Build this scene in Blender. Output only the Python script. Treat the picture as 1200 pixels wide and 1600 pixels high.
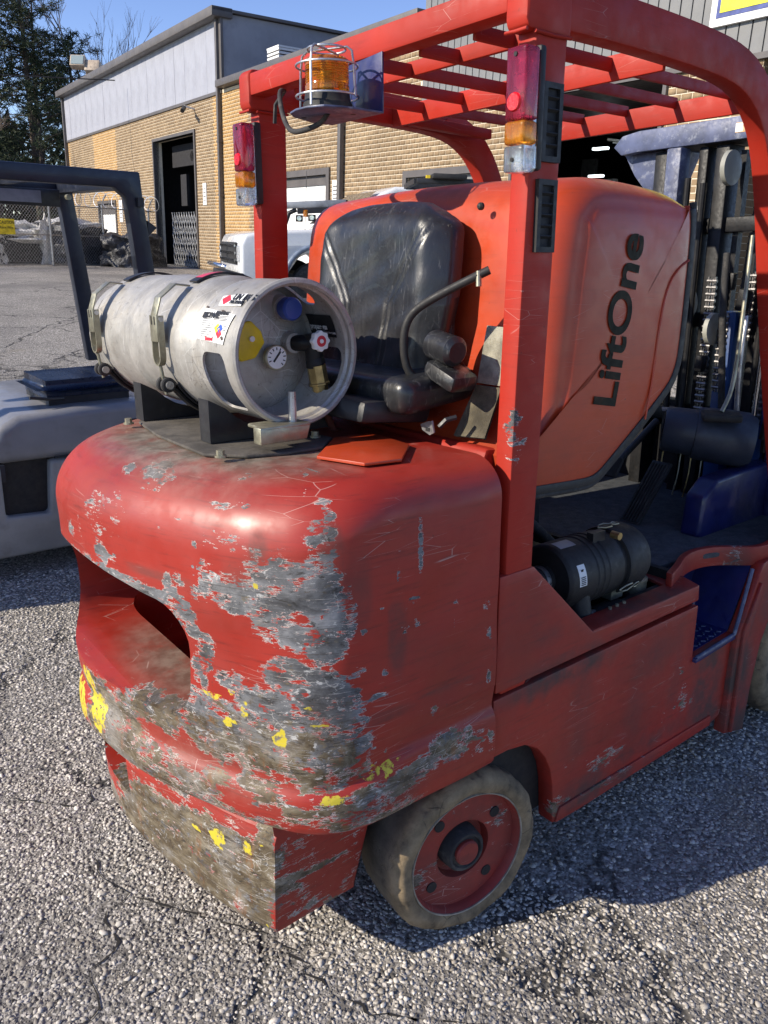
import bpy, bmesh, math, random
import numpy as np
from mathutils import Vector, Matrix
random.seed(7); rng = np.random.default_rng(11)
for o in list(bpy.data.objects): bpy.data.objects.remove(o)
SC = bpy.context.scene; COL = SC.collection
R = math.radians

# ---------------------------------------------------------------- camera, world, sun, exposure
cam_data = bpy.data.cameras.new("camera"); cam = bpy.data.objects.new("camera", cam_data); COL.objects.link(cam)
cam_data.sensor_fit = 'VERTICAL'; cam_data.sensor_height = 36.0; cam_data.sensor_width = 27.0
cam_data.lens = 36.0*1270/1600; cam_data.clip_start = 0.05; cam_data.clip_end = 2000
cam.matrix_world = Matrix(((0.7806, 0.1707, -0.6013, -1.1284), (-0.6241, 0.2662, -0.7346, -1.0391), (0.0347, 0.9487, 0.3143, 1.54), (0, 0, 0, 1)))
SC.camera = cam
world = bpy.data.worlds.new("World"); SC.world = world; world.use_nodes = True
wn = world.node_tree; wn.nodes.clear()
sky = wn.nodes.new("ShaderNodeTexSky"); sky.sky_type = 'NISHITA'; sky.sun_disc = False
SUN_EL = 28.0; SUN_AZ = (-0.955, 0.295)          # horizontal direction TOWARDS the sun
sky.sun_elevation = R(SUN_EL); sky.sun_rotation = math.atan2(SUN_AZ[0], SUN_AZ[1])
sky.air_density = 0.75; sky.dust_density = 0.0; sky.ozone_density = 1.6; sky.altitude = 300
hs = wn.nodes.new("ShaderNodeHueSaturation"); hs.inputs['Saturation'].default_value = 1.08; hs.inputs['Hue'].default_value = .515
bg = wn.nodes.new("ShaderNodeBackground"); bg.inputs[1].default_value = 0.15
wo = wn.nodes.new("ShaderNodeOutputWorld"); wn.links.new(sky.outputs[0], hs.inputs['Color']); wn.links.new(hs.outputs[0], bg.inputs[0]); wn.links.new(bg.outputs[0], wo.inputs[0])
sd = bpy.data.lights.new("sun", 'SUN'); sd.energy = 4.7; sd.angle = R(0.5); sd.color = (1.0, 0.905, 0.76)
sun = bpy.data.objects.new("sun", sd); COL.objects.link(sun)
_h = math.hypot(*SUN_AZ)
tosun = Vector((SUN_AZ[0]/_h*math.cos(R(SUN_EL)), SUN_AZ[1]/_h*math.cos(R(SUN_EL)), math.sin(R(SUN_EL))))
sun.rotation_euler = tosun.to_track_quat('Z', 'Y').to_euler(); sun.location = (-20, 8, 12)
SC.view_settings.view_transform = 'Standard'; SC.view_settings.look = 'None'
SC.view_settings.exposure = 0.5; SC.view_settings.gamma = 1.0; SC.view_settings.use_curve_mapping = False

# ---------------------------------------------------------------- node helpers
class NT:
    def __init__(s, name):
        s.m = bpy.data.materials.new(name); s.m.use_nodes = True; s.t = s.m.node_tree; s.t.nodes.clear()
        s.out = s.t.nodes.new("ShaderNodeOutputMaterial"); s.b = s.t.nodes.new("ShaderNodeBsdfPrincipled")
        s.t.links.new(s.b.outputs[0], s.out.inputs[0]); s.tc = s.t.nodes.new("ShaderNodeTexCoord")
    def link(s, a, b): s.t.links.new(a, b)
    def setin(s, inp, v):
        if v is None: return
        if hasattr(v, 'is_output') or isinstance(v, bpy.types.NodeSocket): s.t.links.new(v, inp)
        else: inp.default_value = v
    def map(s, scale=(1, 1, 1), src=None, rot=(0, 0, 0)):
        n = s.t.nodes.new("ShaderNodeMapping"); n.inputs['Scale'].default_value = scale; n.inputs['Rotation'].default_value = rot
        s.link(src or s.tc.outputs['Object'], n.inputs[0]); return n.outputs[0]
    def noise(s, scale=5, detail=4, rough=.55, vec=None, dist=0, col=False):
        n = s.t.nodes.new("ShaderNodeTexNoise"); s.link(vec or s.tc.outputs['Object'], n.inputs['Vector'])
        n.inputs['Scale'].default_value = scale; n.inputs['Detail'].default_value = detail; n.inputs['Roughness'].default_value = rough
        n.inputs['Distortion'].default_value = dist
        return n.outputs['Color' if col else 'Fac']
    def vor(s, scale=5, vec=None, feature='F1', out='Distance', rnd=1):
        n = s.t.nodes.new("ShaderNodeTexVoronoi"); n.feature = feature; s.link(vec or s.tc.outputs['Object'], n.inputs['Vector'])
        n.inputs['Scale'].default_value = scale; n.inputs['Randomness'].default_value = rnd
        return n.outputs[out]
    def math(s, op, a, b=None, c=None, clamp=False):
        n = s.t.nodes.new("ShaderNodeMath"); n.operation = op; n.use_clamp = clamp
        s.setin(n.inputs[0], a); s.setin(n.inputs[1], b); s.setin(n.inputs[2], c); return n.outputs[0]
    def ss(s, v, a, b, x=0., y=1.):
        n = s.t.nodes.new("ShaderNodeMapRange"); n.interpolation_type = 'SMOOTHSTEP'; s.setin(n.inputs[0], v)
        n.inputs[1].default_value = a; n.inputs[2].default_value = b; n.inputs[3].default_value = x; n.inputs[4].default_value = y
        return n.outputs[0]
    def mix(s, f, a, b, typ='MIX'):
        n = s.t.nodes.new("ShaderNodeMix"); n.data_type = 'RGBA'; n.blend_type = typ
        s.setin(n.inputs[0], f); s.setin(n.inputs[6], c4(a)); s.setin(n.inputs[7], c4(b)); return n.outputs[2]
    def ramp(s, f, stops):
        n = s.t.nodes.new("ShaderNodeValToRGB"); e = n.color_ramp.elements
        while len(e) < len(stops): e.new(0.5)
        for i, (p, c) in enumerate(stops): e[i].position = p; e[i].color = c4(c)
        s.link(f, n.inputs[0]); return n.outputs[0]
    def attr(s, name, out='Fac'):
        n = s.t.nodes.new("ShaderNodeAttribute"); n.attribute_name = name; return n.outputs[out]
    def rnd(s): return s.t.nodes.new("ShaderNodeObjectInfo").outputs['Random']
    def bump(s, h, strength=.3, dist=.01, nrm=None):
        n = s.t.nodes.new("ShaderNodeBump"); n.inputs['Strength'].default_value = strength; n.inputs['Distance'].default_value = dist
        s.link(h, n.inputs['Height'])
        if nrm: s.link(nrm, n.inputs['Normal'])
        return n.outputs[0]
    def fin(s, col=None, rough=None, metal=None, nrm=None, **kw):
        s.setin(s.b.inputs['Base Color'], c4(col) if col is not None else None); s.setin(s.b.inputs['Roughness'], rough); s.setin(s.b.inputs['Metallic'], metal)
        if nrm is not None: s.link(nrm, s.b.inputs['Normal'])
        for k, v in kw.items(): s.setin(s.b.inputs[k.replace('_', ' ')], v)
        return s.m
def c4(c):
    if isinstance(c, (tuple, list)) and len(c) == 3: return (c[0], c[1], c[2], 1)
    return c

def generic(name, col, rough=.5, metal=0., var=.25, scale=8, dirt=.0, dirtcol=(.08, .065, .05), bump=.1, bscale=60, bdist=.002, spec=None, coat=0.):
    n = NT(name); f = n.noise(scale, 5, .6); f2 = n.noise(scale*5, 3, .6)
    dark = tuple(x*(1-var) for x in col); lite = tuple(min(1, x*(1+var)) for x in col)
    c = n.mix(n.ss(f, .3, .7), dark, lite)
    if dirt > 0:
        d = n.math('MULTIPLY', n.ss(n.noise(scale*1.7, 7, .7), .52, .68), dirt, clamp=True); c = n.mix(d, c, dirtcol)
    r = n.ss(f2, .25, .75, max(0.03, rough-.1), min(1, rough+.12))
    nb = n.bump(n.noise(bscale, 4, .6), bump, bdist)
    kw = {}
    if coat: kw['Coat_Weight'] = coat
    if spec is not None: kw['Specular_IOR_Level'] = spec
    return n.fin(c, r, metal, nb, **kw)

def paint(name, base, k=1.0, aw=.42, rough=.46, streak=.55, grimecol=(.055, .042, .034), coat=.16, scr=1.0, offset=0.0, spec=.42, filmk=.22):
    """worn machine paint: vertex attributes wear / yel / grime steer chips down to grey metal, yellow rub-off and dirt"""
    n = NT(name); W = n.attr('wear'); Y = n.attr('yel'); Gm = n.attr('grime'); Du = n.attr('dust')
    zs = n.t.nodes.new('ShaderNodeSeparateXYZ'); n.link(n.tc.outputs['Object'], zs.inputs[0])
    v1 = n.map((1, 1, 1.5)); v2 = n.map((1.5, 1.5, 9)); v3 = n.map((3, 3, 40))
    n1 = n.noise(17, 10, .72, v1, .9); n2 = n.noise(10, 8, .70, v3, .25); n3 = n.noise(55, 6, .65, v2)
    w = n.math('ADD', W, n.math('MULTIPLY', n.math('SUBTRACT', n1, .5), aw*3.2))
    w = n.math('ADD', w, n.math('MULTIPLY', n.math('SUBTRACT', n2, .5), aw*2.3))
    w = n.math('ADD', w, n.math('MULTIPLY', n.math('SUBTRACT', n3, .5), aw*1.2))
    def jit(vec, k, sc=18):
        a = n.t.nodes.new('ShaderNodeVectorMath'); a.operation = 'SCALE'; a.inputs[3].default_value = k; n.link(n.noise(sc, 4, .6, col=True), a.inputs[0])
        b = n.t.nodes.new('ShaderNodeVectorMath'); b.operation = 'ADD'; n.link(vec, b.inputs[0]); n.link(a.outputs[0], b.inputs[1]); return b.outputs[0]
    def cell(scale, vec):
        q = n.t.nodes.new('ShaderNodeSeparateColor'); n.link(n.vor(scale, vec, out='Color'), q.inputs[0]); return q.outputs[0]
    near_ = n.ss(W, .0, .22)
    w = n.math('ADD', w, n.math('MULTIPLY', n.math('MULTIPLY', n.math('SUBTRACT', cell(26, jit(n.map((1, 1, 2.0)), .035)), .5), .34), near_))
    w = n.math('ADD', w, n.math('MULTIPLY', n.math('MULTIPLY', n.math('SUBTRACT', cell(60, jit(n.map((1, 1, 3.0)), .02, 40)), .5), .26), near_))
    low0 = n.ss(zs.outputs[2], .86, .60)
    longs = n.ss(n.noise(3.2, 9, .74, n.map((1.6, 1.6, 34))), .585, .66)
    w = n.math('ADD', w, n.math('MULTIPLY', n.math('MULTIPLY', longs, .34), n.math('MULTIPLY', near_, low0)))
    w = n.math('ADD', w, offset)
    chip = n.ss(w, .50, .515); edge = n.math('SUBTRACT', n.ss(w, .465, .485), n.ss(w, .515, .55))
    low = n.ss(zs.outputs[2], .78, .56)
    deep = n.ss(n.math('ADD', n.math('ADD', n.math('MULTIPLY', w, .45), n.math('MULTIPLY', low, .42)), n.math('MULTIPLY', n.math('SUBTRACT', n.noise(24, 7, .72, v1), .5), 1.9)), .50, .74)
    big = n.noise(2.2, 3, .5)
    b0 = tuple(x*.80 for x in base); b1 = tuple(min(1, x*1.12) for x in base)
    red = n.mix(n.ss(big, .3, .7), b0, b1)
    film = n.math('MULTIPLY', n.ss(n.noise(3.4, 8, .68, n.map((1, 1, 2.2))), .40, .70), filmk); red = n.mix(film, red, (.125, .045, .032))
    sp_ = n.ss(n.noise(85, 5, .7), .66, .70, 0, .55); red = n.mix(sp_, red, (.10, .035, .025))
    st = n.ss(n.noise(2.6, 9, .72, v3), .50, .72)                    # horizontal rubbed smears
    red = n.mix(n.math('MULTIPLY', st, streak, clamp=True), red, tuple(x*.28+.006 for x in base))
    st2 = n.ss(n.noise(4, 8, .7, n.map((2, 2, 55), rot=(0, R(3), 0))), .66, .70)
    red = n.mix(n.math('MULTIPLY', st2, .35*scr), red, (.50, .25, .2))
    # grey metal / filler below the paint
    g = n.ramp(n.noise(12, 9, .66, n.map((1, 1, 1.6)), .5), [(.30, (.022, .020, .018)), (.42, (.080, .080, .083)), (.55, (.155, .158, .165)), (.74, (.33, .33, .34))])
    br = n.ramp(n.noise(17, 10, .72, n.map((1, 1, 1.8)), .6), [(.32, (.035, .024, .014)), (.46, (.105, .078, .045)), (.60, (.20, .165, .11)), (.76, (.38, .34, .27))])
    und = n.mix(deep, g, br)
    rust = n.ss(n.noise(13, 8, .72, n.map((1.6, 1.6, .6))), .54, .66)
    und = n.mix(n.math('MULTIPLY', n.math('MULTIPLY', rust, .6), deep, clamp=True), und, (.26, .10, .03))
    und = n.mix(n.math('MULTIPLY', n.ss(n.noise(6, 6, .65), .52, .66), .5), und, (.30, .29, .275))
    und = n.mix(n.ss(n.noise(30, 8, .75, n.map((1, 1, 2.2)), .8), .585, .63, 0, .75), und, (.60, .59, .57))
    ol = n.vor(30, jit(n.map((1, 1, 2.0)), .04), 'DISTANCE_TO_EDGE'); und = n.mix(n.math('MULTIPLY', n.ss(ol, .035, .01), n.ss(n.noise(11, 4), .56, .64, 0, .4)), und, (.70, .66, .60))
    und = n.mix(n.ss(n.noise(24, 9, .78, n.map((1, 1, 2.6)), .7), .565, .61, 0, .8), und, (.03, .025, .02))
    und = n.mix(n.ss(n.noise(5, 10, .76, n.map((1.5, 1.5, 40))), .56, .60, 0, .55), und, (.05, .042, .035)); und = n.mix(n.ss(n.noise(6, 10, .76, n.map((1.5, 1.5, 50), rot=(0, R(4), 0))), .60, .63, 0, .6), und, (.55, .52, .47))
    c = n.mix(chip, red, und)
    c = n.mix(n.math('MULTIPLY', n.math('MULTIPLY', edge, .85), n.ss(n.noise(25, 4), .36, .56), clamp=True), c, (.70, .66, .60))
    yv = n.math('ADD', Y, n.math('MULTIPLY', n.math('SUBTRACT', n.noise(24, 7, .7, v1), .5), 1.3))
    c = n.mix(n.math('MULTIPLY', n.ss(yv, .5, .54), n.ss(n.noise(60, 4, .7), .35, .5), clamp=True), c, (.62, .50, .04))
    gm = n.math('MULTIPLY', Gm, n.ss(n.noise(10, 7, .7), .25, .62), clamp=True)
    c = n.mix(gm, c, grimecol)
    c = n.mix(n.math('MULTIPLY', Du, n.ss(n.noise(9, 6, .65), .12, .62), clamp=True), c, n.mix(n.ss(n.noise(26, 5, .65), .35, .7), (.13, .10, .075), (.25, .21, .165)))
    # thin pale scratches
    sc1 = n.vor(5, n.map((1.2, 1.2, 9), rot=(R(12), R(8), 0)), 'DISTANCE_TO_EDGE'); s1 = n.math('MULTIPLY', n.ss(sc1, .010, .0, 0, 1), n.ss(n.noise(6, 3), .55, .62))
    c = n.mix(n.math('MULTIPLY', s1, .55*scr, clamp=True), c, (.58, .42, .36))
    r = n.mix(chip, n.ss(n.noise(18, 5, .6), .3, .7, rough-.06, rough+.16), (.62, .62, .62)); r = n.mix(gm, r, (.8, .8, .8))
    h = n.math('SUBTRACT', n.math('MULTIPLY', n.noise(60, 3, .6), .06), n.math('MULTIPLY', n.ss(w, .49, .53), .5))
    h = n.math('ADD', h, n.math('MULTIPLY', n.math('MULTIPLY', chip, n.noise(45, 6, .7)), .55))
    nb = n.bump(h, .55, .0022); nb = n.bump(n.noise(5, 2, .5), .10, .012, nb)
    met = n.math('MULTIPLY', chip, .15)
    return n.fin(c, r, met, nb, Specular_IOR_Level=spec, Coat_Weight=n.math('MULTIPLY', n.math('SUBTRACT', 1, chip), coat, clamp=True), Coat_Roughness=.27)

# ---------------------------------------------------------------- geometry helpers
def cross_frame(d):
    d = Vector(d).normalized(); a = Vector((0, 0, 1)) if abs(d.z) < .9 else Vector((1, 0, 0))
    u = d.cross(a).normalized(); return u, d.cross(u).normalized()
class G:
    def __init__(s): s.v = []; s.f = []; s.mi = []; s.cm = 0
    def add(s, vs, fs):
        o = len(s.v); s.v += [tuple(map(float, v)) for v in vs]; s.f += [tuple(i+o for i in f) for f in fs]; s.mi += [s.cm]*len(fs); return s
    def box(s, x0, x1, y0, y1, z0, z1):
        return s.add([(x0,y0,z0),(x1,y0,z0),(x1,y1,z0),(x0,y1,z0),(x0,y0,z1),(x1,y0,z1),(x1,y1,z1),(x0,y1,z1)], [(0,3,2,1),(4,5,6,7),(0,1,5,4),(1,2,6,5),(2,3,7,6),(3,0,4,7)])
    def obox(s, c, sz, M=None):
        h = [x/2 for x in sz]; M = M or Matrix.Identity(3)
        vs = [Vector(c)+M @ Vector((a*h[0], b*h[1], d*h[2])) for d in (-1, 1) for a, b in ((-1,-1),(1,-1),(1,1),(-1,1))]
        return s.add(vs, [(0,3,2,1),(4,5,6,7),(0,1,5,4),(1,2,6,5),(2,3,7,6),(3,0,4,7)])
    def bar(s, p0, p1, w, h, up=(0, 0, 1)):
        p0 = Vector(p0); p1 = Vector(p1); d = (p1-p0); L = d.length; d.normalize(); u = Vector(up).cross(d).normalized(); k = d.cross(u)
        return s.obox((p0+p1)/2, (L, w, h), Matrix((d, u, k)).transposed())
    def lathe(s, prof, p0, ax, n=24, cap=True):
        ax = Vector(ax).normalized(); u, w = cross_frame(ax); p0 = Vector(p0); vs = []
        for (t, r) in prof:
            for i in range(n):
                a = 2*math.pi*i/n; vs.append(p0+ax*t+(u*math.cos(a)+w*math.sin(a))*r)
        fs = [(j*n+i, j*n+(i+1) % n, (j+1)*n+(i+1) % n, (j+1)*n+i) for j in range(len(prof)-1) for i in range(n)]
        if cap: fs += [tuple(range(n-1, -1, -1)), tuple((len(prof)-1)*n+i for i in range(n))]
        return s.add(vs, fs)
    def cyl(s, p0, p1, r0, r1=None, n=16):
        d = Vector(p1)-Vector(p0); return s.lathe([(0, r0), (d.length, r0 if r1 is None else r1)], p0, d, n)
    def tube(s, pts, r, n=8, closed=False):
        pts = [Vector(p) for p in pts]; m = len(pts); vs = []; u = None
        for i, p in enumerate(pts):
            a = pts[(i-1) % m] if (closed or i > 0) else p; b = pts[(i+1) % m] if (closed or i < m-1) else p
            d = (b-a).normalized()
            if u is None: u, w = cross_frame(d)
            else: u = (u-d*u.dot(d)).normalized(); w = d.cross(u)
            rr = r[i] if isinstance(r, (list, tuple)) else r
            for k in range(n):
                t = 2*math.pi*k/n; vs.append(p+(u*math.cos(t)+w*math.sin(t))*rr)
        q = m if closed else m-1
        fs = [(j*n+k, j*n+(k+1) % n, ((j+1) % m)*n+(k+1) % n, ((j+1) % m)*n+k) for j in range(q) for k in range(n)]
        if not closed: fs += [tuple(range(n-1, -1, -1)), tuple((m-1)*n+k for k in range(n))]
        return s.add(vs, fs)
    def prism(s, poly, a, b, axis='Y'):
        def P(q, t): return {'Y': (q[0], t, q[1]), 'X': (t, q[0], q[1]), 'Z': (q[0], q[1], t)}[axis]
        n = len(poly); vs = [P(q, a) for q in poly]+[P(q, b) for q in poly]
        return s.add(vs, [tuple(range(n-1, -1, -1)), tuple(range(n, 2*n))]+[(i, (i+1) % n, n+(i+1) % n, n+i) for i in range(n)])
    def rectsweep(s, pts, ws, hs, side=(0, 1, 0)):
        """rectangular tube along pts; width along `side`, height perpendicular"""
        pts = [Vector(p) for p in pts]; m = len(pts); vs = []; sd_ = Vector(side)
        for i, p in enumerate(pts):
            d = (pts[min(i+1, m-1)]-pts[max(i-1, 0)]).normalized(); k = d.cross(sd_).normalized()
            w = (ws[i] if isinstance(ws, (list, tuple)) else ws)/2; h = (hs[i] if isinstance(hs, (list, tuple)) else hs)/2
            for a, b in ((-1,-1),(1,-1),(1,1),(-1,1)): vs.append(p+sd_*a*w+k*b*h)
        fs = [(j*4+k, j*4+(k+1) % 4, (j+1)*4+(k+1) % 4, (j+1)*4+k) for j in range(m-1) for k in range(4)]+[(3,2,1,0), ((m-1)*4, (m-1)*4+1, (m-1)*4+2, (m-1)*4+3)]
        return s.add(vs, fs)
    def obj(s, name, mat, parent=None, smooth=None, bevel=0, seg=2, kind=None, label=None, fix=True):
        me = bpy.data.meshes.new(name); me.from_pydata(s.v, [], s.f)
        mats = mat if isinstance(mat, (list, tuple)) else [mat]
        for m_ in mats: me.materials.append(m_)
        if len(mats) > 1: me.polygons.foreach_set('material_index', s.mi)
        if fix or bevel:
            bm = bmesh.new(); bm.from_mesh(me)
            if fix: bmesh.ops.recalc_face_normals(bm, faces=bm.faces)
            if bevel:
                es = [e for e in bm.edges if len(e.link_faces) == 2 and e.calc_face_angle(0) > R(28)]
                bmesh.ops.bevel(bm, geom=es, offset=bevel, segments=seg, profile=.5, affect='EDGES', clamp_overlap=True)
            bm.to_mesh(me); bm.free()
        o = bpy.data.objects.new(name, me); COL.objects.link(o)
        if parent: o.parent = parent
        if smooth is None: smooth = bool(bevel)
        if smooth: shade(o, 38 if smooth is True else smooth)
        if kind: o['kind'] = kind
        if label: o['label'] = label
        return o
def shade(o, ang=38):
    me = o.data; me.polygons.foreach_set('use_smooth', [True]*len(me.polygons)); me.set_sharp_from_angle(angle=R(ang))
def tag(o, label, cat, group=None):
    o['label'] = label; o['category'] = cat
    if group: o['group'] = group
    return o
def empty(name, loc=(0, 0, 0), rz=0, parent=None):
    o = bpy.data.objects.new(name, None); COL.objects.link(o); o.location = loc; o.rotation_euler = (0, 0, rz); o.empty_display_size = .2
    if parent: o.parent = parent
    return o
def npmesh(name, V, F, mat, parent=None, kind=None, mats=None, mi=None, n=3, cols=None):
    me = bpy.data.meshes.new(name); V = np.ascontiguousarray(V, np.float32); F = np.ascontiguousarray(F, np.int32)
    me.vertices.add(len(V)); me.vertices.foreach_set('co', V.ravel()); me.loops.add(F.size); me.loops.foreach_set('vertex_index', F.ravel())
    me.polygons.add(len(F)); me.polygons.foreach_set('loop_start', np.arange(0, F.size, n, dtype=np.int32))
    for m_ in (mats or [mat]): me.materials.append(m_)
    if mi is not None: me.polygons.foreach_set('material_index', np.ascontiguousarray(mi, np.int32))
    if cols is not None:
        a = me.attributes.new('tint', 'FLOAT', 'POINT'); a.data.foreach_set('value', np.ascontiguousarray(cols, np.float32))
    me.update(calc_edges=True); me.validate()
    o = bpy.data.objects.new(name, me); COL.objects.link(o)
    if parent: o.parent = parent
    if kind: o['kind'] = kind
    return o
def inst(o, loc=None, parent=None, name=None):
    c = o.copy(); COL.objects.link(c); c.parent = parent or o.parent
    if loc is not None: c.location = loc
    return c
def text(body, size, mat, parent, M, name='lettering', offset=0.0, extrude=.0006, xs=1.0):
    cu = bpy.data.curves.new(name, 'FONT'); cu.body = body; cu.size = size; cu.extrude = extrude; cu.offset = offset
    t = bpy.data.objects.new(name, cu); COL.objects.link(t); bpy.context.view_layer.update()
    me = bpy.data.meshes.new_from_object(t.evaluated_get(bpy.context.evaluated_depsgraph_get())); bpy.data.objects.remove(t)
    me.name = name; me.transform(Matrix.Diagonal((xs, 1, 1, 1))); me.transform(M); me.materials.clear(); me.materials.append(mat)
    o = bpy.data.objects.new(name, me); COL.objects.link(o); o.parent = parent; return o
def axes(o, ex, ey):
    ex = Vector(ex).normalized(); ey = Vector(ey).normalized(); ez = ex.cross(ey)
    return Matrix(((ex.x, ey.x, ez.x, o[0]), (ex.y, ey.y, ez.y, o[1]), (ex.z, ey.z, ez.z, o[2]), (0, 0, 0, 1)))
def smst(x, a, b):
    t = np.clip((x-a)/(b-a), 0, 1); return t*t*(3-2*t)
def gz(x, y):
    """height of the lot: a shallow dip beyond the red truck, then a gentle rise to the building"""
    x = np.asarray(x, float); y = np.asarray(y, float)
    u = (x+1.128)*0.9954-(y+1.039)*0.0957; d = np.hypot(x+1.128, y+1.039)
    far = smst(np.maximum(u, (d-2)*.62), 2.6, 10.5)*.42
    near = -0.047*np.clip(y-.1, 0, 1.6)*(1-smst(d, 4.5, 8))
    return near+far
# ---------------------------------------------------------------- materials
M_ = {}
RED = (.345, .024, .013); ORG = (.46, .052, .013)
M_['red'] = paint('weathered red paint', RED)
M_['redclean'] = paint('red guard paint', (.40, .026, .013), aw=.30, streak=.25, scr=.6, offset=-.02, coat=0, spec=.28, filmk=.14, rough=.5)
M_['orange'] = paint('orange hood paint', ORG, aw=.26, streak=.2, scr=.5, rough=.34, coat=.22, offset=-.03)
M_['black'] = generic('black powder coated steel', (.018, .018, .02), .45, 0, .3, 10, .25, (.06, .055, .05))
M_['plastic'] = generic('matt black plastic', (.026, .025, .024), .55, 0, .2, 14, .2, (.09, .085, .075), bump=.15, bscale=140, spec=.35)
M_['rubber'] = generic('dusty black rubber', (.03, .029, .028), .8, 0, .3, 12, .5, (.13, .115, .095), bump=.4, bscale=80)
M_['zinc'] = generic('yellowed zinc steel', (.36, .34, .25), .42, .75, .25, 18, .35, (.18, .14, .09), bump=.15)
M_['steel'] = generic('bare steel', (.5, .5, .5), .35, .85, .2, 20, .2)
M_['brass'] = generic('brass fitting', (.42, .31, .13), .38, .8, .3, 30, .3, (.12, .09, .05))
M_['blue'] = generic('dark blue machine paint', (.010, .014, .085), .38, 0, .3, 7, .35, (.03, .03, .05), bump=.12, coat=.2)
M_['bluelit'] = generic('chalky sunlit blue paint', (.075, .09, .16), .5, .0, .3, 16, .55, (.35, .37, .42), bump=.25)  # paler version of the blue, with sunlight put into the colour
M_['navy'] = generic('dark navy guard paint', (.011, .015, .028), .42, 0, .25, 6, .2, (.05, .05, .06), coat=.1)
M_['grey'] = generic('grey blue body paint', (.19, .19, .20), .38, 0, .15, 3, .25, (.07, .065, .06), coat=.2)
M_['lgrey'] = generic('dusty light grey body paint', (.24, .235, .225), .5, 0, .18, 4, .35, (.12, .105, .09))
M_['dark'] = generic('unlit machinery interior', (.012, .012, .013), .7)  # near-black colour stands in for shade in bays, holes and undersides
M_['grease'] = generic('greasy black steel', (.010, .010, .011), .48, 0, .4, 20, .35, (.035, .028, .022), bump=.4, spec=.3)
M_['dustplate'] = generic('dusty brown black plate', (.075, .066, .055), .75, 0, .4, 12, .6, (.13, .11, .085), bump=.5)
M_['chain'] = generic('oily chain steel', (.22, .21, .20), .35, .8, .4, 40)
M_['white'] = generic('white car paint', (.72, .73, .74), .25, 0, .03, 2, 0, coat=.6)
M_['whited'] = generic('white painted steel', (.78, .78, .76), .5, 0, .06, 3, .15, (.4, .38, .34))
M_['chrome'] = generic('chrome', (.6, .6, .6), .15, 1.0, .1)
M_['floormat'] = generic('dark rubber floor mat', (.05, .055, .06), .8, 0, .3, 30, .6, (.10, .095, .085), bump=.6, bscale=120)
M_['label'] = generic('white vinyl sticker', (.75, .75, .73), .45, 0, .05)
M_['ink'] = generic('black ink', (.015, .015, .015), .5)
M_['textgreen'] = generic('dark green-black vinyl lettering', (.024, .022, .013), .75, 0, .3, 12, .5, (.09, .04, .02), spec=.2)
M_['redink'] = generic('red ink', (.62, .03, .05), .45); M_['blueink'] = generic('blue ink', (.03, .10, .55), .45); M_['yellowink'] = generic('yellow ink', (.75, .60, .03), .45)
M_['pink'] = generic('faded red strip', (.55, .05, .10), .45)
M_['yellowcap'] = generic('yellow plastic cap', (.72, .52, .02), .45); M_['bluecap'] = generic('blue plastic cap', (.025, .06, .30), .4)

def tankmat():
    n = NT('brushed dull aluminium'); c = n.ramp(n.noise(9, 7, .7), [(.3, (.27, .255, .23)), (.5, (.38, .365, .335)), (.7, (.47, .455, .42))])
    d = n.math('MULTIPLY', n.ss(n.noise(5, 8, .75, n.map((1, 1, 1))), .5, .68), .5); c = n.mix(d, c, (.32, .27, .20))
    s = n.vor(7, n.map((3, .9, 3), rot=(.4, .3, .5)), 'DISTANCE_TO_EDGE'); sm = n.math('MULTIPLY', n.ss(s, .016, .0), n.ss(n.noise(5, 4), .48, .6)); c = n.mix(n.math('MULTIPLY', sm, .6), c, (.16, .15, .14))
    s2 = n.vor(16, n.map((1, 2.2, 1), rot=(1.1, .3, .2)), 'DISTANCE_TO_EDGE'); c = n.mix(n.math('MULTIPLY', n.ss(s2, .02, 0), n.ss(n.noise(8, 4), .5, .65, 0, .45)), c, (.2, .19, .17))
    sp = n.ss(n.noise(60, 5, .7), .60, .67, 0, .6); c = n.mix(sp, c, (.14, .13, .115))
    for k_, (rz, sc_) in enumerate(((.2, 9), (1.3, 14), (2.2, 11), (.8, 22))):
        w_ = n.vor(sc_, n.map((1, 4, 1), rot=(rz, .5*k_, rz*.7)), 'DISTANCE_TO_EDGE'); c = n.mix(n.math('MULTIPLY', n.ss(w_, .012, 0), n.ss(n.noise(7+k_, 4), .47, .6, 0, .55)), c, (.20, .185, .165) if k_ % 2 else (.72, .71, .68))
    return n.fin(c, n.ss(n.noise(25, 5), .3, .7, .42, .62), .35, n.bump(n.noise(40, 5, .6), .2, .002))
M_['tank'] = tankmat()
def vinyl():
    n = NT('cracked black vinyl'); f = n.noise(14, 6, .65, n.map((1, 1, .4)), .6)
    cr = n.vor(48, n.map((1, 1.3, .30), rot=(0.05, 0, 0)), 'DISTANCE_TO_EDGE'); m = n.ss(n.noise(6, 4, .6), .52, .66)
    k = n.math('MULTIPLY', n.ss(cr, .05, 0), m); c = n.mix(n.ss(f, .3, .7), (.010, .0105, .012), (.021, .0215, .024)); c = n.mix(n.math('MULTIPLY', k, .35), c, (.26, .26, .25))
    sc = n.ss(n.noise(90, 3, .6, n.map((1, 1, .25))), .63, .70, 0, .35); c = n.mix(sc, c, (.15, .15, .15))
    nb = n.bump(n.noise(180, 2, .5), .25, .0008); nb = n.bump(f, .35, .006, nb)
    return n.fin(c, n.ss(n.noise(20, 5), .3, .7, .30, .48), 0, nb, Coat_Weight=.15)
M_['vinyl'] = vinyl()
def glassy(name, col, rough=.12, trans=.85):
    n = NT(name); r = n.vor(55, n.map((1, 1, .35))); nb = n.bump(r, .6, .003)
    return n.fin(col, rough, 0, nb, Transmission_Weight=trans, IOR=1.45)
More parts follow.
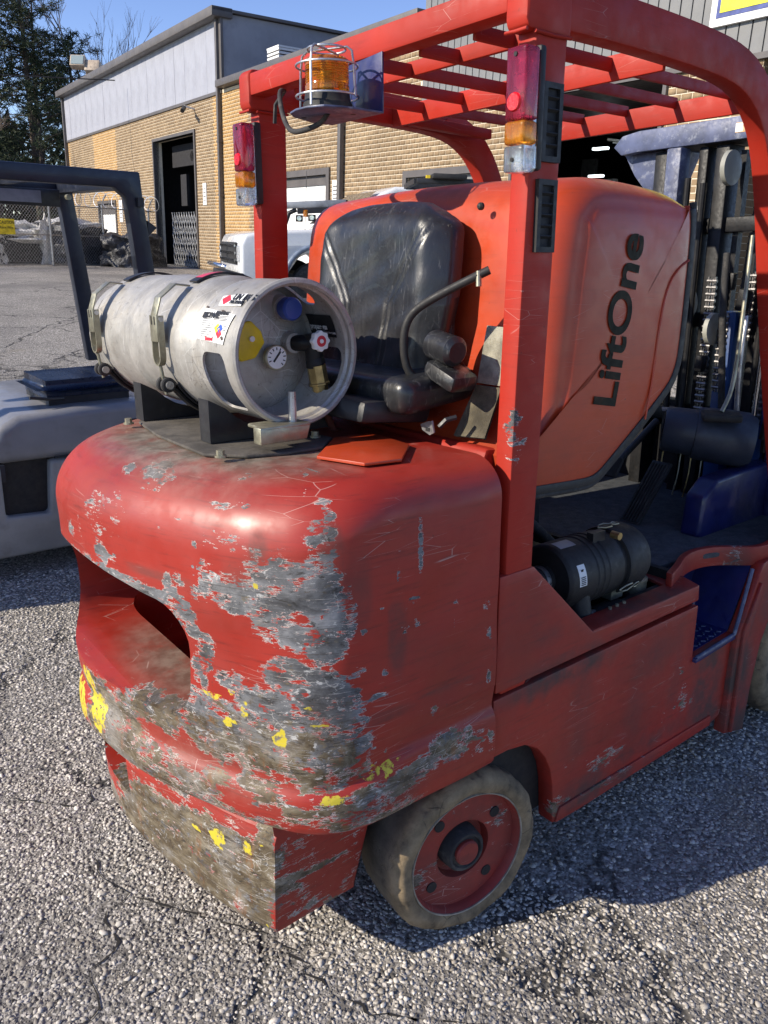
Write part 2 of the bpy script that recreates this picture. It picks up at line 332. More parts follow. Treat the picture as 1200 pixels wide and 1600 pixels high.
M_['lensred'] = glassy('red lens plastic', (.55, .03, .08), .10, .82); M_['lensamber'] = glassy('amber lens plastic', (.95, .33, .02), .10, .75)
M_['lensclear'] = glassy('clear lens plastic', (.92, .93, .93), .06, .92)
M_['glass'] = NT('dark car window').fin((.03, .04, .05), .05, 0, None, Coat_Weight=.5)
def tyremat():
    n = NT('chunked tan cushion tyre'); g = n.attr('grime'); f = n.noise(12, 7, .7)
    c = n.ramp(f, [(.30, (.05, .038, .024)), (.44, (.16, .118, .068)), (.60, (.27, .20, .115)), (.75, (.34, .27, .17))])
    cr = n.vor(26, n.map((1, 2, 1)), 'DISTANCE_TO_EDGE'); k = n.math('MULTIPLY', n.ss(cr, .03, 0), n.ss(n.noise(9, 4), .52, .62)); c = n.mix(n.math('MULTIPLY', k, .6), c, (.03, .027, .022))
    c = n.mix(g, c, n.mix(n.ss(f, .3, .7), (.045, .039, .031), (.11, .095, .073)))
    h = n.math('SUBTRACT', f, n.math('MULTIPLY', k, .5))
    return n.fin(c, .85, 0, n.bump(h, .7, .006))
M_['tyre'] = tyremat()

def asphalt():
    n = NT('coarse worn asphalt'); P = n.tc.outputs['Object']
    v = n.vor(78, P); vc = n.vor(78, P, out='Color'); v2 = n.vor(170, P); vc2 = n.vor(170, P, out='Color')
    sep = n.t.nodes.new("ShaderNodeSeparateColor"); n.link(vc, sep.inputs[0]); sep2 = n.t.nodes.new("ShaderNodeSeparateColor"); n.link(vc2, sep2.inputs[0])
    st = n.ramp(sep.outputs[0], [(0, (.085, .078, .070)), (.25, (.20, .186, .166)), (.6, (.38, .352, .315)), (.85, (.55, .515, .465)), (1, (.64, .60, .55))])
    st2 = n.ramp(sep2.outputs[1], [(0, (.11, .10, .088)), (.5, (.27, .25, .22)), (1, (.46, .43, .385))])
    gap = n.ss(v, .55, .85)
    c = n.mix(gap, st, (.16, .145, .125)); c = n.mix(n.ss(n.noise(30, 3), .50, .56), c, st2)
    big = n.noise(.7, 6, .65); c = n.mix(n.ss(big, .35, .7, .0, .42), c, (.10, .094, .085))
    sand = n.ss(n.noise(1.5, 6, .7, n.map((1, 1, 1))), .60, .70, 0, .6); c = n.mix(sand, c, n.ramp(n.noise(90, 3), [(.3, (.17, .145, .105)), (.7, (.34, .30, .23))]))
    wob = n.t.nodes.new("ShaderNodeVectorMath"); wob.operation = 'ADD'
    wn_ = n.noise(2.2, 5, .6, col=True); ws_ = n.t.nodes.new("ShaderNodeVectorMath"); ws_.operation = 'SCALE'; ws_.inputs[3].default_value = .5
    n.link(wn_, ws_.inputs[0]); n.link(P, wob.inputs[0]); n.link(ws_.outputs[0], wob.inputs[1])
    cr = n.vor(.75, wob.outputs[0], 'DISTANCE_TO_EDGE'); crk = n.math('MULTIPLY', n.ss(cr, .016, .002), n.ss(n.noise(1.1, 3), .38, .5))
    c = n.mix(n.math('MULTIPLY', crk, .85), c, (.02, .019, .018))
    c = n.mix(n.ss(n.noise(.25, 5, .6), .45, .62, 0, .35), c, (.055, .054, .055))
    h = n.math('SUBTRACT', n.math('ADD', n.math('MULTIPLY', n.ss(v, .7, 0), 1.0), n.math('MULTIPLY', n.ss(v2, .6, 0), .35)), n.math('MULTIPLY', crk, 2.5))
    return n.fin(c, .9, 0, n.bump(h, .8, .006))
M_['asphalt'] = asphalt()
def stones():
    n = NT('crushed pale aggregate'); t = n.attr('tint')
    c = n.ramp(t, [(0, (.13, .113, .091)), (.15, (.30, .267, .222)), (.45, (.50, .452, .382)), (.75, (.66, .61, .535)), (1, (.78, .73, .645))])
    c = n.mix(n.ss(n.noise(1.5, 6, .7), .56, .70, 0, .55), c, (.33, .27, .19)); c = n.mix(n.ss(n.noise(.9, 4, .6), .45, .66, 0, .35), c, (.16, .15, .14))
    c = n.mix(n.ss(n.noise(160, 3), .45, .7, 0, .4), c, (.12, .115, .105))
    return n.fin(c, .8, 0, n.bump(n.noise(300, 3), .3, .001))
M_['stone'] = stones()

def brickmat(name, a, b, c3):
    n = NT(name); t = n.attr('tint'); r = n.rnd(); k = n.math('FRACT', n.math('ADD', t, r))
    c = n.ramp(k, [(0, a), (.5, b), (1, c3)]); c = n.mix(n.ss(n.noise(.5, 6, .65), .42, .72, 0, .45), c, tuple(x*.62 for x in a))
    c = n.mix(n.ss(n.noise(30, 4), .5, .75, 0, .35), c, tuple(x*.5 for x in a))
    return n.fin(c, .85, 0, n.bump(n.noise(50, 3), .3, .004))
M_['bricktan'] = brickmat('tan brick', (.23, .155, .083), (.285, .195, .108), (.34, .24, .135))
M_['brickor'] = brickmat('sandy orange brick', (.42, .245, .09), (.47, .285, .11), (.52, .33, .14))
M_['mortar'] = generic('pale mortar', (.70, .61, .46), .9, 0, .1, 5)
M_['panelw'] = generic('chalky white corrugated siding', (.31, .32, .365), .6, 0, .12, .8, .4, (.22, .23, .275))
M_['panelg'] = generic('grey metal siding', (.185, .185, .18), .5, 0, .08, 1.2, .15, (.12, .12, .11))
M_['endgrey'] = generic('weathered grey end cladding', (.26, .27, .30), .6, 0, .15, .7, .4, (.15, .16, .19))
M_['fascia'] = generic('brown grey fascia metal', (.105, .095, .09), .5, 0, .12, 2)
M_['interior'] = generic('shade black warehouse interior', (.018, .017, .019), .9)  # near-black so the rooms look unlit even where sun enters
M_['doorw'] = generic('white roller door', (.80, .80, .78), .5, 0, .03, 3)
def emis(name, col, s):
    n = NT(name); n.setin(n.b.inputs['Emission Color'], c4(col)); n.b.inputs['Emission Strength'].default_value = s; return n.fin((.1, .1, .1), .6)
M_['tube'] = emis('lit fluorescent tube', (.85, .95, 1.0), 3.0)

# ---------------------------------------------------------------- ground
def ground():
    ax = np.concatenate([-np.geomspace(3, 300, 26)[::-1], np.linspace(-2.6, 14, 110), np.geomspace(14.5, 400, 30)])
    ay = np.concatenate([-np.geomspace(3, 300, 26)[::-1], np.linspace(-2.6, 34, 150), np.geomspace(35, 400, 26)])
    X, Y = np.meshgrid(ax, ay, indexing='ij'); Z = gz(X, Y); V = np.stack([X, Y, Z], -1).reshape(-1, 3)
    nx, ny = len(ax), len(ay); i, j = np.meshgrid(np.arange(nx-1), np.arange(ny-1), indexing='ij'); a = (i*ny+j).ravel()
    F = np.stack([a, a+ny, a+ny+1, a+1], -1); o = npmesh('ground', V, F, M_['asphalt'], kind='structure', n=4)
    o.data.polygons.foreach_set('use_smooth', [True]*len(o.data.polygons)); return o
ground()
CR = [[(-1.6, 1.55), (-1.05, 1.25), (-.78, 1.28), (-.55, 1.02), (-.60, .62), (-.80, .25), (-.95, -.1), (-.9, -.5)], [(-.78, 1.28), (-.72, 1.75), (-.35, 2.1)], [(-.60, .62), (-.38, .28), (-.30, -.05), (-.12, -.22), (.0, -.45)],
      [(-.55, 1.02), (-.2, 1.25)], [(.0, -.45), (.3, -.6), (.7, -.5), (1.2, -.62)], [(-.95, -.1), (-1.3, .1), (-1.7, 0)]]
def seg_dist(x, y):
    d = np.full_like(x, 9.)
    for pl in CR:
        for (ax_, ay_), (bx, by) in zip(pl[:-1], pl[1:]):
            t = np.clip(((x-ax_)*(bx-ax_)+(y-ay_)*(by-ay_))/((bx-ax_)**2+(by-ay_)**2), 0, 1)
            wx = .018*np.sin(x*37+y*23)+.012*np.sin(x*91-y*57); d = np.minimum(d, np.hypot(x-ax_-t*(bx-ax_)+wx, y-ay_-t*(by-ay_)-wx))
    return d
def gravel(name, x0, x1, y0, y1, sp, r0, r1, mask):
    nx = int((x1-x0)/sp); ny = int((y1-y0)/sp)
    gx, gy = np.meshgrid(np.arange(nx), np.arange(ny), indexing='ij'); x = (x0+(gx+.5+.5*(gy % 2))*sp).ravel()+rng.uniform(-.42, .42, nx*ny)*sp; y = (y0+(gy+.5)*sp).ravel()+rng.uniform(-.42, .42, nx*ny)*sp
    cd_ = seg_dist(x, y); bare = np.sin(x*3.1+1.3*np.sin(y*2.3))*np.sin(y*2.7+1.1*np.sin(x*3.7)+.8)+.12*np.sin(x*31+y*17)*np.sin(y*29-x*11)
    keep = mask(x, y) & ((cd_ > .020) | (rng.random(len(x)) < .05)) & ((bare < .72) | (rng.random(len(x)) < .22)) & (rng.random(len(x)) < .93); x = x[keep]; y = y[keep]; N = len(x)
    ph = (1+5**.5)/2; ico = np.array([(-1, ph, 0), (1, ph, 0), (-1, -ph, 0), (1, -ph, 0), (0, -1, ph), (0, 1, ph), (0, -1, -ph), (0, 1, -ph), (ph, 0, -1), (ph, 0, 1), (-ph, 0, -1), (-ph, 0, 1)], float); ico /= np.linalg.norm(ico[0])
    fi = np.array([(0,11,5),(0,5,1),(0,1,7),(0,7,10),(0,10,11),(1,5,9),(5,11,4),(11,10,2),(10,7,6),(7,1,8),(3,9,4),(3,4,2),(3,2,6),(3,6,8),(3,8,9),(4,9,5),(2,4,11),(6,2,10),(8,6,7),(9,8,1)])
    # four random orientations per vertex through random rotation matrices
    q = rng.normal(size=(N, 4)); q /= np.linalg.norm(q, axis=1)[:, None]; w_, a, b, c = q.T
    Rm = np.stack([1-2*(b*b+c*c), 2*(a*b-c*w_), 2*(a*c+b*w_), 2*(a*b+c*w_), 1-2*(a*a+c*c), 2*(b*c-a*w_), 2*(a*c-b*w_), 2*(b*c+a*w_), 1-2*(a*a+b*b)], -1).reshape(N, 3, 3)
    sc = np.stack([rng.uniform(.8, 1.5, N), rng.uniform(.6, 1.05, N), rng.uniform(.5, .9, N)], -1)
    loc = ico[None]*rng.uniform(.66, 1.3, (N, 12, 1))*sc[:, None, :]; loc = np.einsum('nij,nkj->nki', Rm, loc)
    r = rng.uniform(r0, r1, N)*np.where(rng.random(N) < .4, .6, 1.0)*np.where(rng.random(N) < .05, 1.45, 1.0); loc *= r[:, None, None]; loc[:, :, 2] *= .48
    ctr = np.stack([x, y, gz(x, y)+r*rng.uniform(-.28, .22, N)], -1); V = (loc+ctr[:, None, :]).reshape(-1, 3)
    F = (fi[None]+(np.arange(N)*12)[:, None, None]).reshape(-1, 3); t = np.repeat(np.clip(rng.beta(2.2, 2.0, N), 0, 1), 12)
    return npmesh(name, V, F, M_['stone'], kind='stuff', cols=t)
def cracks():
    g = G(); r = random.Random(8); dm = NT('dark crack filling').fin((.022, .020, .018), .95)
    for pl in CR:
        pts = []
        for (a, b), (c, d) in zip(pl[:-1], pl[1:]):
            for k in range(14): t = k/14; pts.append((a+(c-a)*t, b+(d-b)*t))
        pts.append(pl[-1]); P = []
        for i, (x, y) in enumerate(pts): wx = .018*math.sin(x*37+y*23)+.012*math.sin(x*91-y*57); P.append((x-wx+r.uniform(-.005, .005), y+wx+r.uniform(-.005, .005)))
        vs = []
        for i, (x, y) in enumerate(P):
            a = P[max(i-1, 0)]; b = P[min(i+1, len(P)-1)]; d = math.hypot(b[0]-a[0], b[1]-a[1]) or 1; nx, ny = -(b[1]-a[1])/d, (b[0]-a[0])/d; w = r.choice((.0002, .0008, .0015, .0025, .004))*(1 if 0 < i < len(P)-1 else .1)
            for s in (-1, 1): q = (x+nx*w*s, y+ny*w*s); vs.append((q[0], q[1], float(gz(*q))+.0025))
        g.add(vs, [(2*i, 2*i+1, 2*i+3, 2*i+2) for i in range(len(P)-1)])
    g.obj('crack', dm, None, kind='structure', fix=False)
cracks()
# one sheet of loose aggregate near the viewer, thinning out with distance
dd = lambda x, y: np.hypot(x+1.128, y+1.039)
vis = lambda x, y: ((x*.601+y*.735)+1.44 > .62) & (((x+1.128)*.7806-(y+1.039)*.6241) < .56*((x+1.128)*.6013+(y+1.039)*.7346)+.5) & (((x+1.128)*.7806-(y+1.039)*.6241) > -.52*((x+1.128)*.6013+(y+1.039)*.7346)-.45)
inner = lambda x, y: (x > -.15) & (x < 1.0) & (y > .25) & (y < 1.3)
g1 = gravel('loose_gravel', -1.9, 2.4, -1.3, 2.6, .0118, .0048, .0082, lambda x, y: vis(x, y) & (dd(x, y) < 2.35) & ~inner(x, y))
g1['label'] = 'pale crushed stone standing proud of the worn lot surface around the red truck'; g1['category'] = 'gravel'
g2 = gravel('loose_gravel', -2.6, 3.4, -1.3, 3.6, .0165, .006, .0095, lambda x, y: vis(x, y) & (dd(x, y) >= 2.35) & (dd(x, y) < 4.1) & ~inner(x, y))
g2['label'] = 'sparser crushed stone of the lot beyond the red truck, towards the dark forklift'; g2['category'] = 'gravel'
# ---------------------------------------------------------------- long warehouse, local frame: x = -s (s runs left along the facade), y = inwards
BW = empty('warehouse', (9.911, -2.100, 0), math.atan2(-.9954, -.0957))
tag(BW, 'long tan brick warehouse, white siding above at left, grey siding above at right', 'building')
OPEN = [(29.02, 33.3, .3, 4.88), (38.9, 41.6, .3, 2.80), (19.75, 23.2, .3, 3.16), (13.65, 16.1, .3, 2.93), (9.28, 12.6, .3, 4.16), (4.0, 7.65, .3, 4.16)]
def top(s): return 5.88 if s > 26.5 else (5.9 if s > 15.68 else 4.16)
def walls():
    g = G()
    cuts = sorted({3.0, 46.7, 26.5, 15.68}|{a for o in OPEN for a in o[:2]})
    for a, b in zip(cuts[:-1], cuts[1:]):
        m = (a+b)/2; z0 = .2; zt = top(m)
        for o in OPEN:
            if o[0] < m < o[1]: z0 = o[3]
        if zt-z0 > .02: G().box(-b, -a, .003, .30, z0, zt).obj('wall', M_['mortar'], BW, fix=False)
    # brick end face of the pillar beside the right doorway and its shell
walls()
def bricks():
    rows = []
    z = .42; k = 0
    while z < 5.9:
        s = 7.65+(.1 if k % 2 else 0)-.2
        while s < 46.6:
            a, b = max(s+.005, 7.65), min(s+.195, 46.68); zt = z+.088
            segs = [(a, b)]
            if zt > top((a+b)/2)+.001: segs = []
            for o in OPEN:
                if zt > o[2] and z < o[3]:
                    ns = []
                    for (p, q) in segs:
                        if q <= o[0] or p >= o[1]: ns.append((p, q))
                        else:
                            if p < o[0]-.03: ns.append((p, o[0]-.002))
                            if q > o[1]+.03: ns.append((o[1]+.002, q))
                    segs = ns
            rows += [(p, q, z, zt) for p, q in segs]
            s += .2
        z += .1; k += 1
    near = [r for r in rows if r[0] < 9.3]; near.sort(key=lambda r: -((r[0]-8.3)**2*.5+(r[2]-3.2)**2 < 99)); near = near[:288]
    ns = set(near); bmesh_ = {}
    for r in near:
        key = round(r[1]-r[0], 3)
        if key not in bmesh_:
            w = key/2; bmesh_[key] = G().box(-w, w, 0, .02, 0, .088).obj('brick', M_['bricktan'], BW, bevel=.003, seg=1, smooth=False); o = bmesh_[key]; o.location = (-(r[0]+r[1])/2, random.uniform(-.002, .002), r[2])
        else: inst(bmesh_[key], (-(r[0]+r[1])/2, random.uniform(-.002, .002), r[2]), BW)
    rest = np.array([r for r in rows if r not in ns]); N = len(rest)
    j = rng.uniform(-.001, .001, N); z0, z1 = rest[:, 2], rest[:, 3]; x0, x1 = -rest[:, 1], -rest[:, 0]; y0 = j; y1 = np.full(N, .02)
    V = np.stack([np.stack([x, y, z], -1) for x, y, z in ((x0, y0, z0), (x1, y0, z0), (x1, y1, z0), (x0, y1, z0), (x0, y0, z1), (x1, y0, z1), (x1, y1, z1), (x0, y1, z1))], 1).reshape(-1, 3)
    q = np.array([(0,3,2,1),(4,5,6,7),(0,1,5,4),(1,2,6,5),(3,0,4,7)]); F = (q[None]+(np.arange(N)*8)[:, None, None]).reshape(-1, 4)
    c = (rest[:, 0]+rest[:, 1])/2; orange = ((c > 38.3) & (c < 41.9)) | ((c > 24.6) & (c < 27.25)) | ((c > 46.3))
    npmesh('brickwork', V, F, None, BW, 'stuff', [M_['bricktan'], M_['brickor']], np.repeat(orange.astype(int), 5), 4, np.repeat(rng.random(N), 8))
    # return face of the pillar (inwards)
    g = G()
    for k in range(37):
        y = .02-(.1 if k % 2 else 0); zz = .42+.1*k
        while y < .9:
            g.box(-7.66, -7.64, max(y+.005, .02), min(y+.195, .9), zz, zz+.088); y += .2
    g.obj('brickwork', M_['bricktan'], BW, kind='stuff', fix=False)
    G().box(-8.6, -7.655, .3, .9, .2, 4.16).obj('wall', M_['mortar'], BW, fix=False)
bricks()
def shells():
    # rooms behind the openings, their shade put into a near-black colour
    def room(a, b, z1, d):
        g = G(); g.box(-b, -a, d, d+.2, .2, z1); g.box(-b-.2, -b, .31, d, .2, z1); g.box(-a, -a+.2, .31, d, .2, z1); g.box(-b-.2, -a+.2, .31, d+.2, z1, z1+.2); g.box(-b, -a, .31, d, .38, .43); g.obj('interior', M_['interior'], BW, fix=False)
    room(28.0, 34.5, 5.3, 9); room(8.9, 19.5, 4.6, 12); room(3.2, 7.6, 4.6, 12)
    g = G(); g.box(-46.7, -26.5, .31, 15, 5.9, 8.0); g.box(-46.7, -46.4, .3, 15, .2, 5.9); g.obj('wall', M_['endgrey'], BW, fix=False)
    g = G(); g.box(-26.5, -15.7, .31, 15, 5.9, 6.02); g.box(-46.9, -26.3, -.35, 15.2, 8.02, 8.1); g.obj('roof', M_['fascia'], BW, fix=False)
    g = G(); g.box(-15.68, -3.0, .12, 15, 4.3, 9.6); g.obj('wall', M_['fascia'], BW, fix=False)
    # corner flashing and end cladding of the tall left block, visible above the lower roof
    G().box(-26.52, -26.44, -.02, 15, 6.02, 8.0).obj('end_cladding', M_['endgrey'], BW, fix=False)
    G().box(-26.62, -26.38, -.06, .02, 6.0, 8.02).obj('corner_flashing', M_['fascia'], BW, fix=False)
    # fascias and gutters
    for a, b, y0, z0, z1 in ((26.3, 46.95, -.36, 7.86, 8.13), (15.6, 26.42, -.28, 5.92, 6.12)):
        G().box(-b, -a, y0, .32, z0, z1).obj('fascia', M_['fascia'], BW, bevel=.02)
    G().box(-46.7, -26.5, -.05, .012, 5.80, 5.89).obj('drip_trim', M_['fascia'], BW)
    G().box(-15.7, -3.0, -.06, .012, 4.10, 4.18).obj('drip_trim', M_['fascia'], BW)
    # downspouts and corner posts
    for s, z1, w in ((26.62, 7.9, .13), (18.95, 5.95, .14), (46.74, 7.9, .12), (23.9, 5.9, .10)):
        G().box(-s-w/2, -s+w/2, -.15, -.02, .45, z1).obj('downspout', M_['fascia'], BW, bevel=.015)
    g = G()
    for z in (1.2, 2.8, 4.4): g.box(-26.62-.1, -26.62+.1, -.16, -.01, z, z+.05)
    g.obj('pipe_bracket', M_['fascia'], BW)
    # white corrugated sheets
    base = None; s = 26.55; w = 1.0
    g = G(); pts = []
    for i in range(5):
        x = -w+i*w/5; pts += [(x+.004, -.03), (x+.15, -.03), (x+.165, -.036), (x+.185, -.036), (x+.197, -.03)]
    poly = pts+[(-.003, 0.0), (-w+.003, 0.0)]
    G_ = G().prism(poly, 5.90, 7.86, 'Z'); base = G_.obj('siding_sheet', M_['panelw'], BW); base.location = (-26.65, 0, 0)
    for i in range(1, 20): inst(base, (-26.65-i*w, random.uniform(-.003, .003), 0))
    # grey standing seam panels
    p = G().prism([(0.012, -.03), (.198, -.03), (.198, .0), (.012, .0)], 4.18, 9.5, 'Z').obj('siding_panel', M_['panelg'], BW); p.location = (-15.66, 0, 0)
    for i in range(1, 60): inst(p, (-15.66+i*.21, random.uniform(-.002, .002), 0))
    sm = G()
    for i in range(1, 60): sm.box(-15.66+i*.21-.010, -15.66+i*.21+.010, -.012, .004, 4.18, 9.5)
    sm.obj('seam', M_['black'], BW, kind='stuff', fix=False)
shells()
def doors():
    fr = M_['fascia']
    def frame(a, b, z1, w=.14):
        g = G(); g.box(-b-w, -b, -.05, .2, .42, z1+w); g.box(-a, -a+w, -.05, .2, .42, z1+w); g.box(-b, -a, -.05, .2, z1, z1+w); g.obj('door_frame', fr, BW)
    for a, b, z, w in ((29.02, 33.3, 4.88, .10), (38.9, 41.6, 2.8, .12), (19.75, 23.2, 3.16, .16), (13.65, 16.1, 2.93, .14), (9.28, 12.6, 4.1, .07)): frame(a, b, z-w*0, w)
    def roller(a, b, z0, z1, y):
        g = G(); z = z0; k = 0
        while z < z1-.01:
            zz = min(z+.55, z1); g.box(-b, -a, y, y+.04, z+.006, zz-.006); g.box(-b, -a, y+.004, y+.036, zz-.006, zz+.006); z = zz
        return g.obj('roller_door', M_['doorw'], BW, fix=False)
    roller(38.9, 41.6, .43, 2.35, .1); G().box(-41.6, -38.9, .06, .25, 2.35, 2.8).obj('door_header', M_['fascia'], BW)
    roller(19.75, 23.2, .43, 2.92, .1); G().box(-23.2, -19.75, .06, .25, 2.92, 3.16).obj('door_header', M_['fascia'], BW)
    G().box(-16.1, -13.65, .06, .25, .43, 2.93).obj('roller_door', M_['panelg'], BW)
    # small white notices on the brick
    for s, z0, z1, w, lab in ((28.2, 2.55, 3.25, .30, 'white notice right of the tall dark doorway'), (38.1, 2.0, 2.9, .45, 'white board right of the small white roller door'), (19.3, 2.45, 3.0, .30, 'white notice on the brick beside the downspout'), (9.18, 2.2, 2.62, .16, 'white notice on the right brick pillar')):
        t = G().box(-s-w/2, -s+w/2, -.025, -.004, z0, z1).obj('notice', M_['doorw'], None); t.matrix_world = BW.matrix_basis.copy(); tag(t, lab, 'notice')
        pl = G()
        for k in range(4): pl.box(-s-w*.35, -s+w*.35, -.027, -.0252, z0+(z1-z0)*(.2+.17*k), z0+(z1-z0)*(.2+.17*k)+.03)
        pl.obj('print', M_['fascia'], t)
    # folding lattice gate
    g = G(); zb, zt = .45, 2.35; a, b = 29.1, 31.9; n = 11; w = (b-a)/n
    for i in range(n+1):
        g.bar((-(a+i*w), .12, zb), (-(a+i*w), .12, zt), .02, .02, (0, 1, 0))
    for i in range(n):
        for k in range(5):
            z = zb+(zt-zb)*k/5; h = (zt-zb)/5
            g.bar((-(a+i*w), .10, z), (-(a+(i+1)*w), .10, z+h), .03, .012, (0, 1, 0)); g.bar((-(a+i*w), .135, z+h), (-(a+(i+1)*w), .135, z), .03, .012, (0, 1, 0))
    t = g.obj('folding_gate', generic('galvanised lattice', (.5, .5, .5), .4, .5), None); t.matrix_world = BW.matrix_basis.copy(); tag(t, 'galvanised folding lattice gate across the lower part of the tall dark doorway', 'gate')
    # dim lamps and clutter in the dark rooms
    for s, y, z, w in ((14.75, 4.5, 3.80, .42), (14.8, 4.5, 3.20, .40)):
        t = G().box(-s-w/2, -s+w/2, y, y+.12, z, z+.05).obj('ceiling_lamp', M_['tube'], None); t.matrix_world = BW.matrix_basis.copy(); tag(t, 'lit strip lamp hanging in the dark doorway, %s' % ('the upper one' if z > 3.5 else 'the lower one'), 'lamp')
    rails = G(); rails.bar((-12.5, 2.35, 3.66), (-11.7, 2.6, 3.54), .05, .04); rails.bar((-12.4, 2.4, 3.60), (-11.7, 2.7, 3.50), .03, .03); rails.obj('door_track', generic('galvanised track', (.55, .5, .42), .4, .6), BW)
    t = empty('machine', BW.matrix_basis @ Vector((-16.1, 5.8, .43)), BW.rotation_euler.z); tag(t, 'grey machine with a row of pale panels, standing deep inside the dark doorway', 'machine')
    G().box(-.5, .9, .1, 1.2, 0, 2.65).obj('body', M_['interior'], t); gm = generic('dim grey panel', (.10, .10, .105), .6)
    G().box(-.42, .06, .0, .1, 2.95, 3.35).obj('window_panel', gm, t); G().cyl((-.25, .0, 2.88), (-.25, .1, 2.88), .12, n=16).obj('dial', gm, t)
    for k in range(5): G().box(.0+k*.17, .13+k*.17, .0, .08, 2.68+.03*(2-abs(k-2)), 2.84).obj('pale_panel', M_['doorw'], t)
    g = G(); g.box(-33.0, -29.4, .6, .75, 4.0, 4.75); g.box(-31.9, -31.3, .5, .62, 2.6, 3.7); g.cyl((-30.9, .6, 4.3), (-30.9, .9, 4.3), .18, n=12); g.obj('door_gear', M_['interior'], BW)  # coloured near-black to look shaded although the sun reaches it
    # security camera on the brick under the white siding
    t = empty('security_camera', BW.matrix_basis @ Vector((-28.95, -.1, 5.55)), BW.rotation_euler.z); tag(t, 'small security camera on a bracket under the white siding', 'camera')
    G().bar((0, .1, .05), (0, -.25, .1), .05, .05).obj('bracket', M_['whited'], t); G().cyl((.0, -.25, .05), (.35, -.45, -.1), .07, n=10).obj('camera_body', M_['plastic'], t)
doors()
def yellow_sign():
    t = empty('shop_sign', BW.matrix_basis @ Vector((-8.55, -.1, 4.60)), BW.rotation_euler.z); tag(t, 'white and blue framed yellow sign on the grey metal siding at upper right', 'sign')
    G().box(0, 4.2, 0, .06, 0, 1.9).obj('sign_panel', M_['whited'], t); G().box(.10, 4.1, -.008, 0, .10, 1.8).obj('sign_border', generic('sign blue', (.06, .08, .24), .5), t)
    G().box(.16, 4.04, -.016, -.008, .16, 1.74).obj('sign_face', generic('sign yellow', (.85, .78, .04), .5), t)
yellow_sign()
# rooftop unit and flood lights
def rooftop():
    p = BW.matrix_basis @ Vector((-24.7, .9, 6.25)); t = empty('air_conditioner', p, BW.rotation_euler.z); tag(t, 'white louvred air conditioning unit on the lower roof', 'air conditioner')
    G().box(-.38, .38, 0, .7, 0, .05).box(-.36, .36, .02, .68, .05, .62).obj('housing', M_['fascia'], t); g = G()
    for k in range(6): g.box(-.39, .39, -.02, .72, .07+k*.1, .13+k*.1)
    g.obj('louvre', M_['whited'], t); G().box(-.4, .4, -.03, .73, .64, .69).obj('lid', M_['whited'], t)
    p = BW.matrix_basis @ Vector((-45.6, .9, 7.85)); t = empty('flood_light', p, 0); tag(t, 'pair of rusty flood lights on a post at the left end of the roof', 'flood light')
    G().cyl((0, 0, -.2), (0, 0, 1.25), .05, n=8).obj('post', generic('rusty post', (.5, .38, .3), .6), t)
    for dx, dz, nm in ((-.35, .2, 1), (.35, 0, 2)):
        M = Matrix.Rotation(R(-35), 3, 'Y') if dx < 0 else Matrix.Rotation(R(20), 3, 'Y')
        d = Vector((.78*dx, -.62*dx, 1.35+dz)); rot = Matrix.Rotation(R(-40), 3, 'Z') @ Matrix.Rotation(R(-25), 3, 'X')
        G().obox(d, (.72, .40, .55), rot).obj('lamp_head', generic('rusty lamp housing', (.45, .36, .27), .6), t, bevel=.03)
        if dx < 0: G().obox(d+rot @ Vector((0, -.21, 0)), (.6, .02, .44), rot).obj('lens', NT('lamp glass').fin((.30, .36, .36), .1), t)
rooftop()
# overhead wire
G().tube([(-30, 40, 9.5), (0, 36.5, 7.35), (9.0, 35.2, 7.1), (12.9, 34.0, 7.3)], .022, 5).obj('overhead_wire', M_['black'], None).__setitem__('label', 'thin overhead cable running to the left corner of the warehouse')
bpy.data.objects['overhead_wire']['category'] = 'cable'

